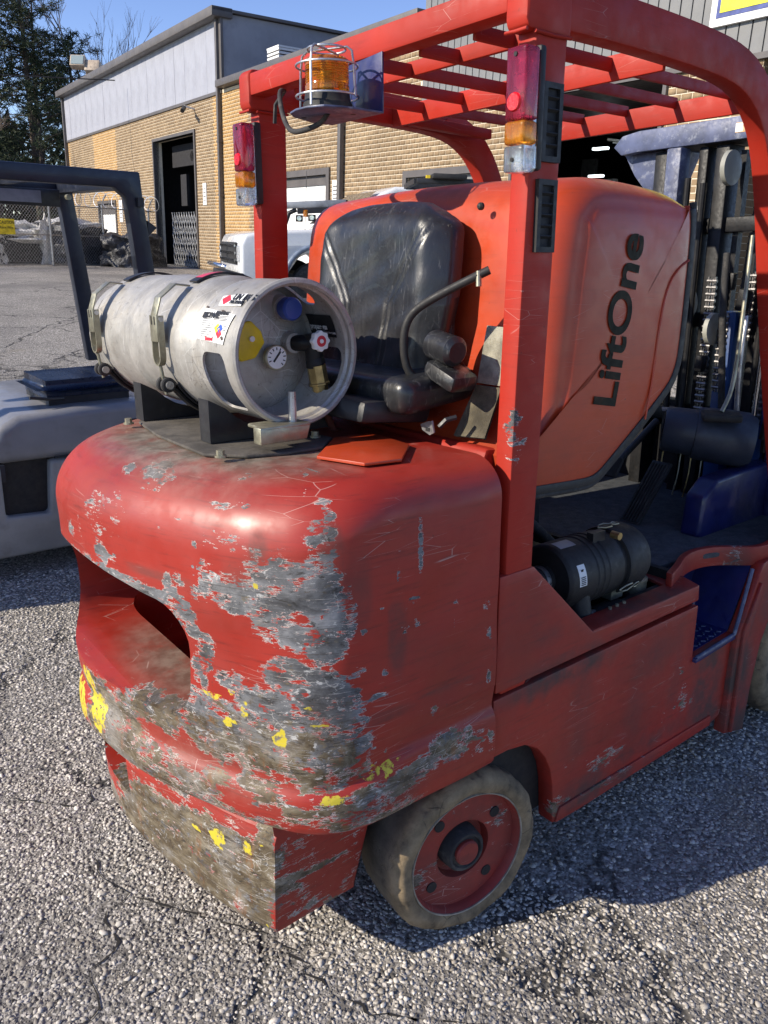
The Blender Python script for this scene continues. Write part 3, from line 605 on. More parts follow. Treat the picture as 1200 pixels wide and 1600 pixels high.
# ---------------------------------------------------------------- chain link fence with razor wire
def fence():
    A = Vector((-3.5, 22.6, .40)); B = Vector((12.55, 30.05, .42)); d = (B-A); L = d.length; ang = math.atan2(d.y, d.x)
    t = empty('chain_link_fence', A, ang); tag(t, 'chain link fence topped with razor wire across the back of the lot', 'fence'); H = 1.95
    gal = generic('galvanised wire', (.34, .35, .36), .45, .6)
    g = G(); k = .12; x = -H
    nW = int((L+H)/k)
    for i in range(nW):
        x0 = i*k-H
        a = (max(x0, 0), 0, max(0, -x0)); b = (min(x0+H, L), 0, min(H, L-x0))
        if b[0] > a[0]: g.bar(a, b, .006, .006, (0, 1, 0))
        a2 = (max(x0, 0), .006, H-max(0, -x0)); b2 = (min(x0+H, L), .006, H-min(H, L-x0))
        if b2[0] > a2[0]: g.bar(a2, b2, .006, .006, (0, 1, 0))
    g.obj('mesh', gal, t, kind='stuff', fix=False)
    for z in (.06, 1.0, H): G().bar((0, .01, z), (L, .01, z), .035, .035).obj('rail', gal, t)
    base = None; x = 0.9
    while x < L:
        if base is None: base = G().cyl((0, 0, -.1), (0, 0, H+.1), .035, n=8).tube([(0, 0, H+.05), (-.02, -.1, H+.25), (-.05, -.28, H+.42)], .02, 6).obj('post', gal, t); base.location = (x, 0, 0)
        else: inst(base, (x, 0, 0))
        x += 2.35
    pts = []
    for i in range(int(L/.42)*16):
        a = 2*math.pi*i/16; pts.append((i*.42/16, -.2+.25*math.cos(a), H+.27+.25*math.sin(a)))
    G().tube(pts, .012, 4).obj('razor_wire', generic('razor wire', (.75, .75, .75), .3, .7), t)
    s = empty('warning_sign', A+d*((Vector((6.62, 26.7, 0))-Vector((A.x, A.y, 0))).dot(d)/L/L)+Vector((0, 0, .97)), ang); tag(s, 'yellow caution sign wired to the chain link fence', 'sign')
    G().box(-.30, .30, -.05, -.035, 0, .46).obj('sign_panel', M_['yellowink'], s)
    text('CAUTION', .13, M_['ink'], s, axes((-.27, -.053, .31), (1, 0, 0), (0, 0, 1)), xs=.95, offset=.002)
    text('Razor Wire', .105, M_['ink'], s, axes((-.27, -.053, .17), (1, 0, 0), (0, 0, 1)), offset=.001)
fence()
# wrapped bundles and scrap beyond the fence
def bundle(name, c, sz, rz, mat, lab, cat, lump=.18, seed=0):
    r = random.Random(seed); bm = bmesh.new(); bmesh.ops.create_cube(bm, size=1); bmesh.ops.subdivide_edges(bm, edges=bm.edges[:], cuts=9, use_grid_fill=True)
    from mathutils import noise
    for v in bm.verts:
        p = v.co.copy(); k = noise.noise(p*3+Vector((seed*7, 0, 0)))*lump+noise.noise(p*9+Vector((seed, 3, 1)))*lump*.5; rr = (abs(p.x)**6+abs(p.z+.5 if p.z > 0 else p.z)**6)**(1/6)
        v.co += v.normal*k; v.co.z = max(v.co.z, -.5)
        v.co = Vector((v.co.x*sz[0], v.co.y*sz[1], (v.co.z+.5)*sz[2]))
    me = bpy.data.meshes.new(name); bm.to_mesh(me); bm.free(); me.materials.append(mat); o = bpy.data.objects.new(name, me); COL.objects.link(o); o.location = c; o.rotation_euler = (0, 0, rz); shade(o, 50)
    return tag(o, lab, cat)
wrapb = generic('black stretch wrap', (.03, .03, .033), .35, 0, .5, 6, .5, (.25, .25, .26), bump=.8, bscale=12, bdist=.05)
wrapw = generic('torn white plastic sheet', (.66, .64, .6), .45, 0, .3, 5, .4, (.2, .19, .17), bump=.9, bscale=10, bdist=.05)
bundle('wrapped_bundle', (7.35, 30.3, .42), (3.6, 1.5, 1.1), .45, wrapb, 'low black wrapped bundle behind the fence, under the caution sign', 'bundle', seed=1)
bundle('wrapped_bundle', (9.3, 29.6, .42), (2.0, 1.4, 1.25), .35, wrapb, 'tall grey and black wrapped bundle beside the fence post', 'bundle', seed=2)
bundle('wrapped_bundle', (10.75, 28.0, .42), (1.9, 1.2, 1.05), .6, wrapb, 'black wrapped bundle in front of the small white roller door', 'bundle', seed=3)
bundle('plastic_sheet', (8.65, 30.3, 1.1), (2.6, 1.3, .65), .5, wrapw, 'crumpled white plastic sheet heaped on the wrapped bundles', 'plastic sheet', .5, 4)
bundle('plastic_sheet', (8.35, 29.3, .42), (.55, .3, 1.15), .5, wrapw, 'strip of torn white plastic hanging between the two left bundles', 'plastic sheet', .5, 5)
bundle('plastic_sheet', (6.6, 29.2, .42), (.5, .3, 1.0), .5, wrapw, 'torn white plastic on the left end of the low bundle', 'plastic sheet', .6, 6)

# ---------------------------------------------------------------- trees
def foliage_mat(name, a, b):
    n = NT(name); t = n.attr('tint'); c = n.ramp(t, [(0, a), (1, b)]); return n.fin(c, .6, 0, None, Specular_IOR_Level=.3)
M_['needle'] = foliage_mat('pine needles', (.014, .023, .012), (.058, .078, .034)); M_['bark'] = generic('dark bark', (.065, .048, .036), .9, 0, .35, 5, bump=.6, bscale=10, bdist=.03)
M_['twig'] = generic('bare grey brown twigs', (.16, .125, .10), .9, 0, .2, 3)
def pine(x, y, z, h, seed, lab, wide=1.0, low=.15, group='pines behind the fence'):
    r = np.random.default_rng(seed); t = empty('pine_tree', (x, y, z)); tag(t, lab, 'tree', group)
    lean = r.uniform(-.03, .03, 2); g = G(); pts = [(lean[0]*h*k*k, lean[1]*h*k*k, h*k) for k in np.linspace(0, 1, 9)]
    g.tube(pts, [.30*(1-.9*k)+.02 for k in np.linspace(0, 1, 9)], 8); tuft = []
    nb = int(h*4.2)
    for i in range(nb):
        k = low+(1-low)*(i+r.random())/nb; a = r.uniform(0, 2*math.pi); L = wide*(h*.30)*(1-.75*k)*r.uniform(.5, 1.15)+.5
        if k < .45: L *= .65
        p0 = np.array([lean[0]*h*k*k, lean[1]*h*k*k, h*k]); dz = r.uniform(-.15, .45); bp = [p0]
        for q in (.35, .7, 1.0): bp.append(p0+np.array([math.cos(a+.25*q*r.normal())*L*q, math.sin(a+.25*q*r.normal())*L*q, dz*L*q+.18*L*q*q]))
        g.tube([tuple(p) for p in bp], [.06*(1-k)+.035, .04, .025, .012], 4)
        dens = 1 if k > .45 else .45
        for m in range(int(L*6.2*dens)+1):
            q = r.uniform(.25, 1.05); j = min(int(q*3), 2); f = bp[0]+(bp[3]-bp[0])*q
            tuft.append(f+r.normal(0, [.32, .32, .24])*min(1.2, L*.3))
    g.obj('trunk', M_['bark'], t, fix=False)
    T = np.array(tuft); N = len(T); nbld = 13
    ctr = np.repeat(T, nbld, 0); dr = r.normal(size=(N*nbld, 3)); dr[:, 2] = dr[:, 2]*.7+.25; dr /= np.linalg.norm(dr, axis=1)[:, None]
    sd_ = np.cross(dr, r.normal(size=dr.shape)); sd_ /= np.linalg.norm(sd_, axis=1)[:, None]; L = r.uniform(.16, .36, (N*nbld, 1)); w = .024
    base = ctr+dr*.04; V = np.stack([base-sd_*w, base+sd_*w, base+dr*L+sd_*w*.4, base+dr*L-sd_*w*.4], 1).reshape(-1, 3)
    F = np.arange(N*nbld*4).reshape(-1, 4); tint = np.repeat(np.clip(np.repeat(r.random(N), nbld)*.7+r.random(N*nbld)*.3, 0, 1), 4)
    npmesh('crown', V, F, M_['needle'], t, 'stuff', n=4, cols=tint)
pine(15.2, 61.5, .4, 19.5, 1, 'tall dense pine cut by the left edge of the picture', 1.25)
pine(17.5, 60.0, .4, 18.5, 2, 'tall pine second from the left edge, crown leaving the top of the picture', 1.15)
pine(20.6, 60.4, .4, 13.2, 3, 'shorter pine whose rounded top stands just left of the flood lights', .9)
pine(18.8, 63.5, .4, 16, 4, 'pine with open branches between the two tall pines and the short one', 1.0)
pine(12.0, 58.0, .4, 12, 5, 'low bushy pine at the far left behind the fence', 1.2, .05)
pine(16.8, 56.5, .4, 9.5, 6, 'young pine filling the gap below the tall crowns', 1.3, .03)
pine(20.3, 55.5, .4, 8.0, 8, 'young dark pine beside the left corner of the warehouse', 1.2, .03)
pine(13.5, 66.0, .4, 17, 9, 'pine furthest back on the left, seen between nearer crowns', 1.3)
def bare(x, y, z, h, seed, lab, group):
    r = random.Random(seed); t = empty('bare_tree', (x, y, z)); tag(t, lab, 'tree', group); g = G()
    def br(p, d, L, rad, dep):
        q = p+d*L; mid = p+d*L*.5+Vector((r.gauss(0, 1), r.gauss(0, 1), 0))*L*.04
        g.tube([p, mid, q], [rad, rad*.8, rad*.6], 4 if dep > 1 else 3)
        if dep == 0: return
        for i in range(3 if dep > 1 else 4):
            a = r.uniform(0, 6.28); s = r.uniform(.25, .55); nd = (d+Vector((math.cos(a)*s, math.sin(a)*s, r.uniform(.0, .25)))).normalized()
            br(p+d*L*r.uniform(.55, 1.0), nd, L*r.uniform(.55, .8), rad*.55, dep-1)
    br(Vector((0, 0, 0)), Vector((0, 0, 1)), h*.5, h*.012, 5)
    half = len(g.f)//6
    g.obj('trunk', M_['twig'], t, fix=False)
bare(22.6, 60.0, .4, 13.6, 3, 'leafless tree rising behind the white siding, right of the flood lights', 'bare trees behind the warehouse')
bare(24.2, 59.6, .4, 11.8, 5, 'thinner leafless tree to the right of the other bare tree', 'bare trees behind the warehouse')
bare(9.8, 45.0, .4, 7.0, 9, 'pale thin leafless sapling in front of the dark pines', 'bare trees behind the warehouse')
def wood():
    r = np.random.default_rng(33); N = 26000
    x = r.uniform(-40, 34, N); y = 74+r.normal(0, 2.5, N); h = 9+3*np.sin(x*.5)+2*np.sin(x*1.3+1); z = r.random(N)**.8*h
    d = r.normal(size=(N, 3)); d /= np.linalg.norm(d, axis=1)[:, None]; s = np.cross(d, r.normal(size=(N, 3))); s /= np.linalg.norm(s, axis=1)[:, None]; c = np.stack([x, y, z], -1)
    V = np.stack([c-s*.25, c+s*.25, c+d*.9], 1).reshape(-1, 3); o = npmesh('far_wood', V, np.arange(N*3).reshape(-1, 3), M_['needle'], None, 'stuff', cols=np.repeat(r.random(N)*.6, 3)); o['label'] = 'dark strip of woodland behind the pines'; o['category'] = 'wood'
wood()
# ================================================================= the red forklift (local frame: X forward, Y left, Z up, origin under the right rear wheel)
FK = empty('forklift'); FK.matrix_world = Matrix(((0.99994, 0.0, -0.0106, 0), (0.0005, 0.99888, 0.04727, 0), (0.0106, -0.04727, 0.99883, 0), (0, 0, 0, 1)))
tag(FK, 'battered red forklift with its engine cover tipped open, filling the foreground', 'forklift')
def resample(P, n):
    P = np.array(P, float)
    for _ in range(4):                        # chaikin smoothing
        Q = np.empty((2*(len(P)-1), P.shape[1])); Q[0::2] = .75*P[:-1]+.25*P[1:]; Q[1::2] = .25*P[:-1]+.75*P[1:]; P = np.vstack([P[:1], Q, P[-1:]])
    s = np.r_[0, np.cumsum(np.linalg.norm(np.diff(P, axis=0), axis=1))]; t = np.linspace(0, s[-1], n)
    return np.stack([np.interp(t, s, P[:, k]) for k in range(P.shape[1])], 1)
def blobs(V, L, key=0):
    """soft maximum of ellipsoids (x,y,z,rx,ry,rz,amp)"""
    out = np.zeros(len(V))
    for x, y, z, rx, ry, rz, a in L:
        d = ((V[:, 0]-x)/rx)**2+((V[:, 1]-y)/ry)**2+((V[:, 2]-z)/rz)**2; out = np.maximum(out, a*np.clip(1.25*(1-d), 0, 1))
    return out
def setattrs(o, wear=(), yel=(), grime=(), base=.0):
    me = o.data; V = np.empty(len(me.vertices)*3); me.vertices.foreach_get('co', V); V = V.reshape(-1, 3)
    for nm, L, b in (('wear', wear, base), ('yel', yel, 0), ('grime', grime, 0), ('dust', (), 0)):
        a = me.attributes.new(nm, 'FLOAT', 'POINT'); v = blobs(V, L) if callable(L) is False else L(V); a.data.foreach_set('value', np.ascontiguousarray(v+b, np.float32))
WEAR = []; YEL = []; GRIME = []
PLAN = [(.06, -.03), (-.10, -.031), (-.23, -.03), (-.32, -.022), (-.39, .015), (-.44, .085), (-.485, .18), (-.53, .31), (-.565, .44), (-.585, .56), (-.59, .68), (-.57, .80), (-.51, .90), (-.40, .97), (-.26, 1.0), (-.10, 1.003), (.06, 1.0)]
def counterweight():
    C = resample(PLAN, 300); T = np.gradient(C, axis=0); T /= np.linalg.norm(T, axis=1)[:, None]; N = np.stack([T[:, 1], -T[:, 0]], 1)   # inward normal
    if N[150, 0] < 0: N = -N
    N[:3, 0] = 0; N[-3:, 0] = 0
    rear = np.clip(-(C[:, 0]+.22)/.30, 0, 1); rear = rear*rear*(3-2*rear)
    R_ = .085+.065*rear; ztop = 1.138
    zcr = .045*(1-smst(np.arange(len(C))/len(C)*2.62, .3, .55)); top_out = -.006*smst(np.arange(len(C))/len(C)*2.62, .6, 1.1)
    lv = []
    for z, d in ((.440, .016), (.445, .006), (.455, 0), (.475, -.002), (.50, -.002), (.52, 0), (.530, .005), (.538, .011), (.548, .012), (.565, .009), (.59, .006)): lv.append((z, d, 0))
    for z in np.linspace(.64, .955, 36): lv.append((z, .004, 0))
    for a in np.linspace(0, 90, 22)[1:]: lv.append((None, .004, R(a)))
    rows = []
    for z, d, a in lv:
        if z is None:
            zc = ztop-R_; zz = np.maximum(zc+R_*np.sin(a), .955+.0001*math.degrees(a)); ins = d+R_*(1-np.cos(a))
        else: zz = np.full(len(C), z); zz = np.minimum(zz, ztop-R_) if z > .9 else zz; ins = np.full(len(C), d); zz = zz+zcr*smst(np.array([z]), .46, .53)[0]*(z < .63)
        lean = 0*zz; ins = ins+top_out*smst(zz, .80, .90)
        und = .0016*np.sin(C[:, 1]*17+zz*9)+.0012*np.sin(C[:, 0]*23-zz*31)
        P = C+N*(ins+und)[:, None]; P[:, 0] += lean; P[0, 0] = P[-1, 0] = .06; rows.append(np.column_stack([P, zz]))
    V = np.vstack(rows); n = len(C); m = len(rows)
    F = [(j*n+i, j*n+i+1, (j+1)*n+i+1, (j+1)*n+i) for j in range(m-1) for i in range(n-1)]
    # front, bottom and a shallow crowned top
    F.append(tuple([j*n for j in range(m)]+[j*n+n-1 for j in range(m-1, -1, -1)])); F.append(tuple(range(n)))
    last = rows[-1]; c = last.mean(0); k = []; off = len(V); V = [tuple(v) for v in V]
    for q in (.85, .6, .3): V += [tuple(x) for x in np.column_stack([c[0]+(last[:, 0]-c[0])*q, c[1]+(last[:, 1]-c[1])*q, last[:, 2]+.004*(1-q)])]
    prev = (m-1)*n
    for r_ in range(3):
        cur = off+r_*n; F += [(prev+i, prev+i+1, cur+i+1, cur+i) for i in range(n-1)]; F.append((prev+n-1, prev, cur, cur+n-1)); prev = cur
    F.append(tuple(range(prev, prev+n)))
    g = G(); g.add(V, F)
    o = g.obj('counterweight', M_['red'], FK)
    # tow pocket cut out of the rear
    def rr(y0, y1, z0, z1, r, n=7):
        P = []
        for (cy, cz, a0) in ((y1-r, z1-r, 0), (y0+r, z1-r, 90), (y0+r, z0+r, 180), (y1-r, z0+r, 270)):
            for i in range(n): a = R(a0+90*i/(n-1)); P.append((cy+r*math.cos(a), cz+r*math.sin(a)))
        return P
    sec = [(-.80, .15, 1.06, .52, .96, .13), (-.62, .235, .96, .575, .895, .10), (-.585, .268, .935, .592, .872, .095), (-.555, .282, .92, .602, .860, .09), (-.515, .292, .915, .608, .854, .088), (-.30, .29, .90, .612, .85, .085), (-.16, .30, .86, .63, .83, .08)]
    v = []; nn = 28
    for x, y0, y1, z0, z1, r in sec: v += [(x, a, b) for a, b in rr(y0, y1, z0, z1, r)]
    f = [(j*nn+i, j*nn+(i+1) % nn, (j+1)*nn+(i+1) % nn, (j+1)*nn+i) for j in range(len(sec)-1) for i in range(nn)]+[tuple(range(nn)), tuple((len(sec)-1)*nn+i for i in range(nn))]
    cut = G().add(v, f).obj('cutter', M_['red'])
    cut2 = G().box(-.405, -.03, .285, .885, .47, .845).obj('cutter', M_['red'], bevel=.03, seg=4)
    for c_ in (cut, cut2): md = o.modifiers.new('b', 'BOOLEAN'); md.operation = 'DIFFERENCE'; md.object = c_; md.solver = 'EXACT'
    bpy.context.view_layer.update(); me = bpy.data.meshes.new_from_object(o.evaluated_get(bpy.context.evaluated_depsgraph_get())); o.modifiers.clear(); o.data = me; bpy.data.objects.remove(cut); bpy.data.objects.remove(cut2)
    bm = bmesh.new(); bm.from_mesh(me)
    big = [f_ for f_ in bm.faces if len(f_.verts) > 4 or max((e.calc_length() for e in f_.edges), default=0) > .05]
    bmesh.ops.triangulate(bm, faces=big)
    for _ in range(4):
        es = [e for e in bm.edges if e.calc_length() > .03 and all(v_.co.x < -.10 and .5 < v_.co.z < .95 for v_ in e.verts)]
        if not es: break
        bmesh.ops.subdivide_edges(bm, edges=es, cuts=1); bmesh.ops.triangulate(bm, faces=[f_ for f_ in bm.faces if len(f_.verts) > 4])
    bm.to_mesh(me); bm.free()
    bodypaint(o); shade(o, 32)
    return o
def chin():
    bot = [(-.235, .105), (-.30, .102), (-.437, .10), (-.478, .20), (-.502, .33), (-.522, .45), (-.535, .57), (-.535, .68), (-.525, .78), (-.49, .86), (-.43, .91), (-.33, .93)]
    topc = [(-.165, .105), (-.30, .102), (-.428, .10), (-.470, .20), (-.500, .32), (-.525, .445), (-.545, .56), (-.550, .67), (-.54, .77), (-.505, .86), (-.44, .92), (-.33, .94)]
    n = 110
    def seg(P):
        P = np.array(P); a = np.stack([np.linspace(P[0, i], P[2, i], 20) for i in (0, 1)], 1); b = resample(P[2:], n-19); return np.vstack([a, b[1:]])
    B = seg(bot); Tt = seg(topc); m = len(B); rows = []
    for k in np.linspace(0, 1, 18):
        P = B*(1-k)+Tt*k; z = .178+(.408-.178)*k; off = .006*max(0, (.06-k)/.06) + .006*max(0, (k-.97)/.03); P = P+np.array([off, off*.5]); rows.append(np.column_stack([P, np.full(m, z)]))
    inn = Tt+np.column_stack([np.full(m, .050), np.full(m, .01)]); inn[:20, 1] = Tt[:20, 1]+.012; inn[:20, 0] = Tt[:20, 0]
    rows.append(np.column_stack([Tt+(inn-Tt)*.16, np.full(m, .416)])); rows.append(np.column_stack([Tt+(inn-Tt)*.5, np.full(m, .432)])); rows.append(np.column_stack([inn, np.full(m, .456)]))
    V = [tuple(v) for v in np.vstack(rows)]; q = len(rows); F = [(j*m+i, j*m+i+1, (j+1)*m+i+1, (j+1)*m+i) for j in range(q-1) for i in range(m-1)]
    F += [tuple(range(m)), tuple((q-1)*m+i for i in range(m)), tuple([j*m for j in range(q)]+[j*m+m-1 for j in range(q-1, -1, -1)])]
    o = G().add(V, F).obj('lower_counterweight', M_['red'], FK)
    cut = G().add([(-.72, .60, .262), (-.36, .60, .252), (-.36, .835, .252), (-.72, .835, .262), (-.72, .55, .50), (-.36, .60, .50), (-.36, .835, .50), (-.72, .86, .50)], [(0,3,2,1),(4,5,6,7),(0,1,5,4),(1,2,6,5),(2,3,7,6),(3,0,4,7)]).obj('cutter', M_['red'])
    md = o.modifiers.new('b', 'BOOLEAN'); md.operation = 'DIFFERENCE'; md.object = cut; md.solver = 'EXACT'
    bpy.context.view_layer.update(); me = bpy.data.meshes.new_from_object(o.evaluated_get(bpy.context.evaluated_depsgraph_get())); o.modifiers.clear(); o.data = me; bpy.data.objects.remove(cut)
    bodypaint(o); shade(o, 28)
    G().box(-.20, .05, .22, .80, .19, .50).obj('axle_housing', M_['grease'], FK)
# wear marks as (distance along the body from the near front edge, height, half sizes, strength)
WSZ= [(0.682, 0.616, 0.1219, 0.0445, 0.62), (0.544, 0.612, 0.1134, 0.0355, 0.6), (0.915, 0.462, 0.1607, 0.0482, 0.66), (1.077, 0.482, 0.1156, 0.0754, 0.68), (0.623, 0.751, 0.0544, 0.0303, 0.52), (0.765, 0.49, 0.1198, 0.0289, 0.56), (0.578, 0.518, 0.091, 0.0208, 0.5), (0.443, 0.549, 0.0762, 0.0199, 0.5), (0.14, 0.532, 0.1298, 0.0248, 0.58), (0.367, 0.571, 0.0683, 0.017, 0.5), (0.683, 0.797, 0.0269, 0.0553, 0.56), (0.432, 0.986, 0.0635, 0.054, 0.7), (0.503, 0.947, 0.0935, 0.0492, 0.72), (0.596, 0.933, 0.0866, 0.0445, 0.66), (0.518, 0.877, 0.0642, 0.0445, 0.6), (0.422, 0.925, 0.0524, 0.0738, 0.72), (0.43, 1.057, 0.0391, 0.0326, 0.66), (0.408, 1.079, 0.0203, 0.0255, 0.62), (0.47, 0.863, 0.0477, 0.0379, 0.6), (0.424, 0.837, 0.0471, 0.0445, 0.7), (0.382, 0.907, 0.0269, 0.0622, 0.5), (0.497, 0.783, 0.0761, 0.0459, 0.66), (0.438, 0.747, 0.0732, 0.0658, 0.72), (0.391, 0.715, 0.0504, 0.0668, 0.7), (0.553, 0.707, 0.0844, 0.0617, 0.68), (0.661, 0.665, 0.1173, 0.0506, 0.6), (0.502, 0.663, 0.1058, 0.0688, 0.7), (0.405, 0.636, 0.0631, 0.0618, 0.7), (0.601, 0.626, 0.0925, 0.0431, 0.62), (0.366, 0.641, 0.047, 0.0414, 0.55), (0.727, 0.688, 0.1096, 0.0367, 0.52), (0.744, 0.863, 0.0324, 0.0303, 0.56), (0.669, 0.957, 0.0224, 0.0516, 0.55), (0.77, 0.917, 0.0184, 0.0354, 0.62), (0.757, 0.907, 0.0218, 0.0245, 0.6), (0.696, 0.92, 0.0167, 0.0185, 0.56), (0.736, 0.937, 0.0246, 0.0133, 0.5), (0.712, 0.837, 0.0243, 0.0248, 0.66), (0.689, 0.823, 0.0371, 0.0165, 0.6), (0.709, 0.871, 0.024, 0.019, 0.6), (0.814, 0.89, 0.1099, 0.0196, 0.74), (0.916, 0.897, 0.1079, 0.0204, 0.72), (1.028, 0.902, 0.1175, 0.0215, 0.74), (1.118, 0.899, 0.0799, 0.0262, 0.72), (1.189, 0.897, 0.059, 0.0292, 0.7), (0.733, 0.885, 0.0354, 0.019, 0.66), (0.711, 0.762, 0.0176, 0.0425, 0.55), (0.691, 0.74, 0.0103, 0.0426, 0.62), (0.882, 0.608, 0.1442, 0.0353, 0.62), (1.091, 0.567, 0.1287, 0.0645, 0.6), (0.809, 0.618, 0.1037, 0.0311, 0.58), (0.954, 0.518, 0.1446, 0.043, 0.55), (1.002, 0.547, 0.1118, 0.0611, 0.6), (0.844, 0.498, 0.1359, 0.0494, 0.58), (0.961, 0.475, 0.0846, 0.0526, 0.58), (0.75, 0.457, 0.1179, 0.0323, 0.5), (0.64, 0.52, 0.0999, 0.0182, 0.52), (1.073, 0.501, 0.1099, 0.0559, 0.64), (0.875, 0.422, 0.0951, 0.0257, 0.56), (0.653, 0.567, 0.084, 0.0224, 0.5), (0.577, 0.54, 0.0601, 0.0294, 0.5), (0.467, 0.577, 0.0633, 0.0352, 0.62), (0.679, 0.446, 0.107, 0.0221, 0.5), (0.552, 0.452, 0.0587, 0.0211, 0.5), (0.42, 0.497, 0.0775, 0.0318, 0.7), (0.482, 0.49, 0.0521, 0.0292, 0.66), (0.325, 0.512, 0.0747, 0.0366, 0.7), (0.228, 0.524, 0.0854, 0.0377, 0.68), (0.14, 0.548, 0.0646, 0.0386, 0.6), (0.278, 0.462, 0.0973, 0.0227, 0.6), (0.369, 0.463, 0.0695, 0.0177, 0.62), (0.094, 0.552, 0.0384, 0.0313, 0.5), (0.158, 0.509, 0.0733, 0.0233, 0.55), (0.054, 0.513, 0.0239, 0.0193, 0.5), (0.87, 1.12, 0.0495, 0.0182, 0.66), (0.832, 1.113, 0.0427, 0.0129, 0.6), (0.845, 1.092, 0.0397, 0.0104, 0.52), (0.951, 1.111, 0.029, 0.0135, 0.6), (0.98, 0.938, 0.0375, 0.0295, 0.66), (0.943, 0.94, 0.0294, 0.0145, 0.5), (1.129, 0.967, 0.0284, 0.0354, 0.56), (1.072, 0.973, 0.0211, 0.0306, 0.5), (0.825, 1.163, 0.0266, 0.0063, 0.5), (0.95, 0.966, 0.0247, 0.0115, 0.5), (0.695, 1.016, 0.0066, 0.0178, 0.5), (0.782, 1.032, 0.0147, 0.0065, 0.56), (0.697, 0.965, 0.01, 0.0156, 0.5), (1.012, 1.157, 0.0395, 0.0068, 0.45), (0.467, 1.121, 0.0111, 0.0068, 0.6), (0.418, 1.108, 0.0244, 0.008, 0.62), (0.495, 1.142, 0.0163, 0.0045, 0.5), (0.957, 1.178, 0.0242, 0.0053, 0.5), (0.778, 1.181, 0.0355, 0.0049, 0.46), (0.639, 1.127, 0.0207, 0.0036, 0.45), (0.741, 1.052, 0.0138, 0.0051, 0.5), (0.232, 0.899, 0.0223, 0.0105, 0.66), (0.248, 0.888, 0.0094, 0.0105, 0.6), (0.308, 0.9, 0.0072, 0.0089, 0.6), (0.271, 0.952, 0.006, 0.0102, 0.56), (0.349, 0.99, 0.0092, 0.0073, 0.62), (0.217, 0.958, 0.0064, 0.0129, 0.5), (0.224, 0.848, 0.0065, 0.0108, 0.56), (0.304, 0.769, 0.0089, 0.0107, 0.62), (0.351, 0.785, 0.0108, 0.0079, 0.56), (0.178, 0.644, 0.014, 0.0132, 0.64), (0.213, 0.657, 0.0068, 0.0087, 0.5), (0.126, 0.82, 0.0071, 0.0169, 0.54), (0.036, 0.837, 0.0153, 0.0116, 0.58), (0.021, 0.768, 0.0078, 0.0179, 0.55), (0.024, 0.672, 0.0079, 0.0216, 0.5), (0.028, 0.996, 0.0075, 0.0274, 0.55), (0.016, 1.033, 0.0056, 0.0271, 0.5), (0.015, 0.521, 0.0102, 0.0407, 0.56), (0.218, 1.057, 0.0079, 0.005, 0.62), (0.35, 0.863, 0.0067, 0.0102, 0.56), (0.341, 0.837, 0.0069, 0.0078, 0.5), (0.364, 0.789, 0.0235, 0.0105, 0.58), (0.302, 0.604, 0.0123, 0.0114, 0.64), (0.339, 0.611, 0.0173, 0.0098, 0.62), (0.324, 0.724, 0.0377, 0.0054, 0.56), (0.367, 0.776, 0.0181, 0.0079, 0.54), (0.372, 0.717, 0.0181, 0.0214, 0.58), (0.366, 0.682, 0.0346, 0.0136, 0.52), (0.168, 0.973, 0.005, 0.0079, 0.45), (0.123, 0.868, 0.0071, 0.0055, 0.5), (0.255, 0.844, 0.0125, 0.004, 0.5), (0.389, 0.839, 0.0122, 0.0255, 0.56), (0.414, 0.791, 0.0165, 0.013, 0.6), (0.628, 1.087, 0.0882, 0.006, 0.4), (0.784, 0.986, 0.1519, 0.0106, 0.38), (0.962, 1.032, 0.1043, 0.0563, 0.3), (0.618, 1.028, 0.0879, 0.0246, 0.36), (0.512, 1.019, 0.0617, 0.024, 0.46), (0.551, 1.002, 0.0396, 0.0244, 0.42), (0.796, 0.339, 0.1858, 0.0385, 0.66), (0.63, 0.351, 0.1028, 0.0356, 0.62), (0.962, 0.325, 0.1145, 0.047, 0.64), (1.065, 0.201, 0.1327, 0.0836, 0.66), (0.756, 0.275, 0.2123, 0.1235, 0.5), (1.228, 0.147, 0.0863, 0.1313, 0.6), (0.388, 0.284, 0.1095, 0.0097, 0.5), (0.806, 0.25, 0.1261, 0.0725, 0.62), (0.637, 0.269, 0.0995, 0.0836, 0.6), (0.955, 0.276, 0.1128, 0.0668, 0.58), (1.048, 0.282, 0.1045, 0.0401, 0.6), (0.687, 0.36, 0.1211, 0.0331, 0.66), (0.577, 0.353, 0.0282, 0.1098, 0.72), (0.743, 0.181, 0.1393, 0.0454, 0.66), (0.886, 0.189, 0.1145, 0.0765, 0.7), (0.607, 0.2, 0.0564, 0.0423, 0.66), (0.936, 0.215, 0.0763, 0.0581, 0.5), (1.184, 0.095, 0.1095, 0.0984, 0.64), (0.518, 0.287, 0.0614, 0.0142, 0.6), (0.534, 0.289, 0.0282, 0.0221, 0.66), (0.468, 0.285, 0.0829, 0.0064, 0.56), (0.395, 0.177, 0.0697, 0.0168, 0.62), (0.518, 0.207, 0.0282, 0.0065, 0.5), (0.547, 0.366, 0.0083, 0.0185, 0.6), (0.557, 0.176, 0.01, 0.0231, 0.55), (0.508, 0.165, 0.0481, 0.0132, 0.45)]
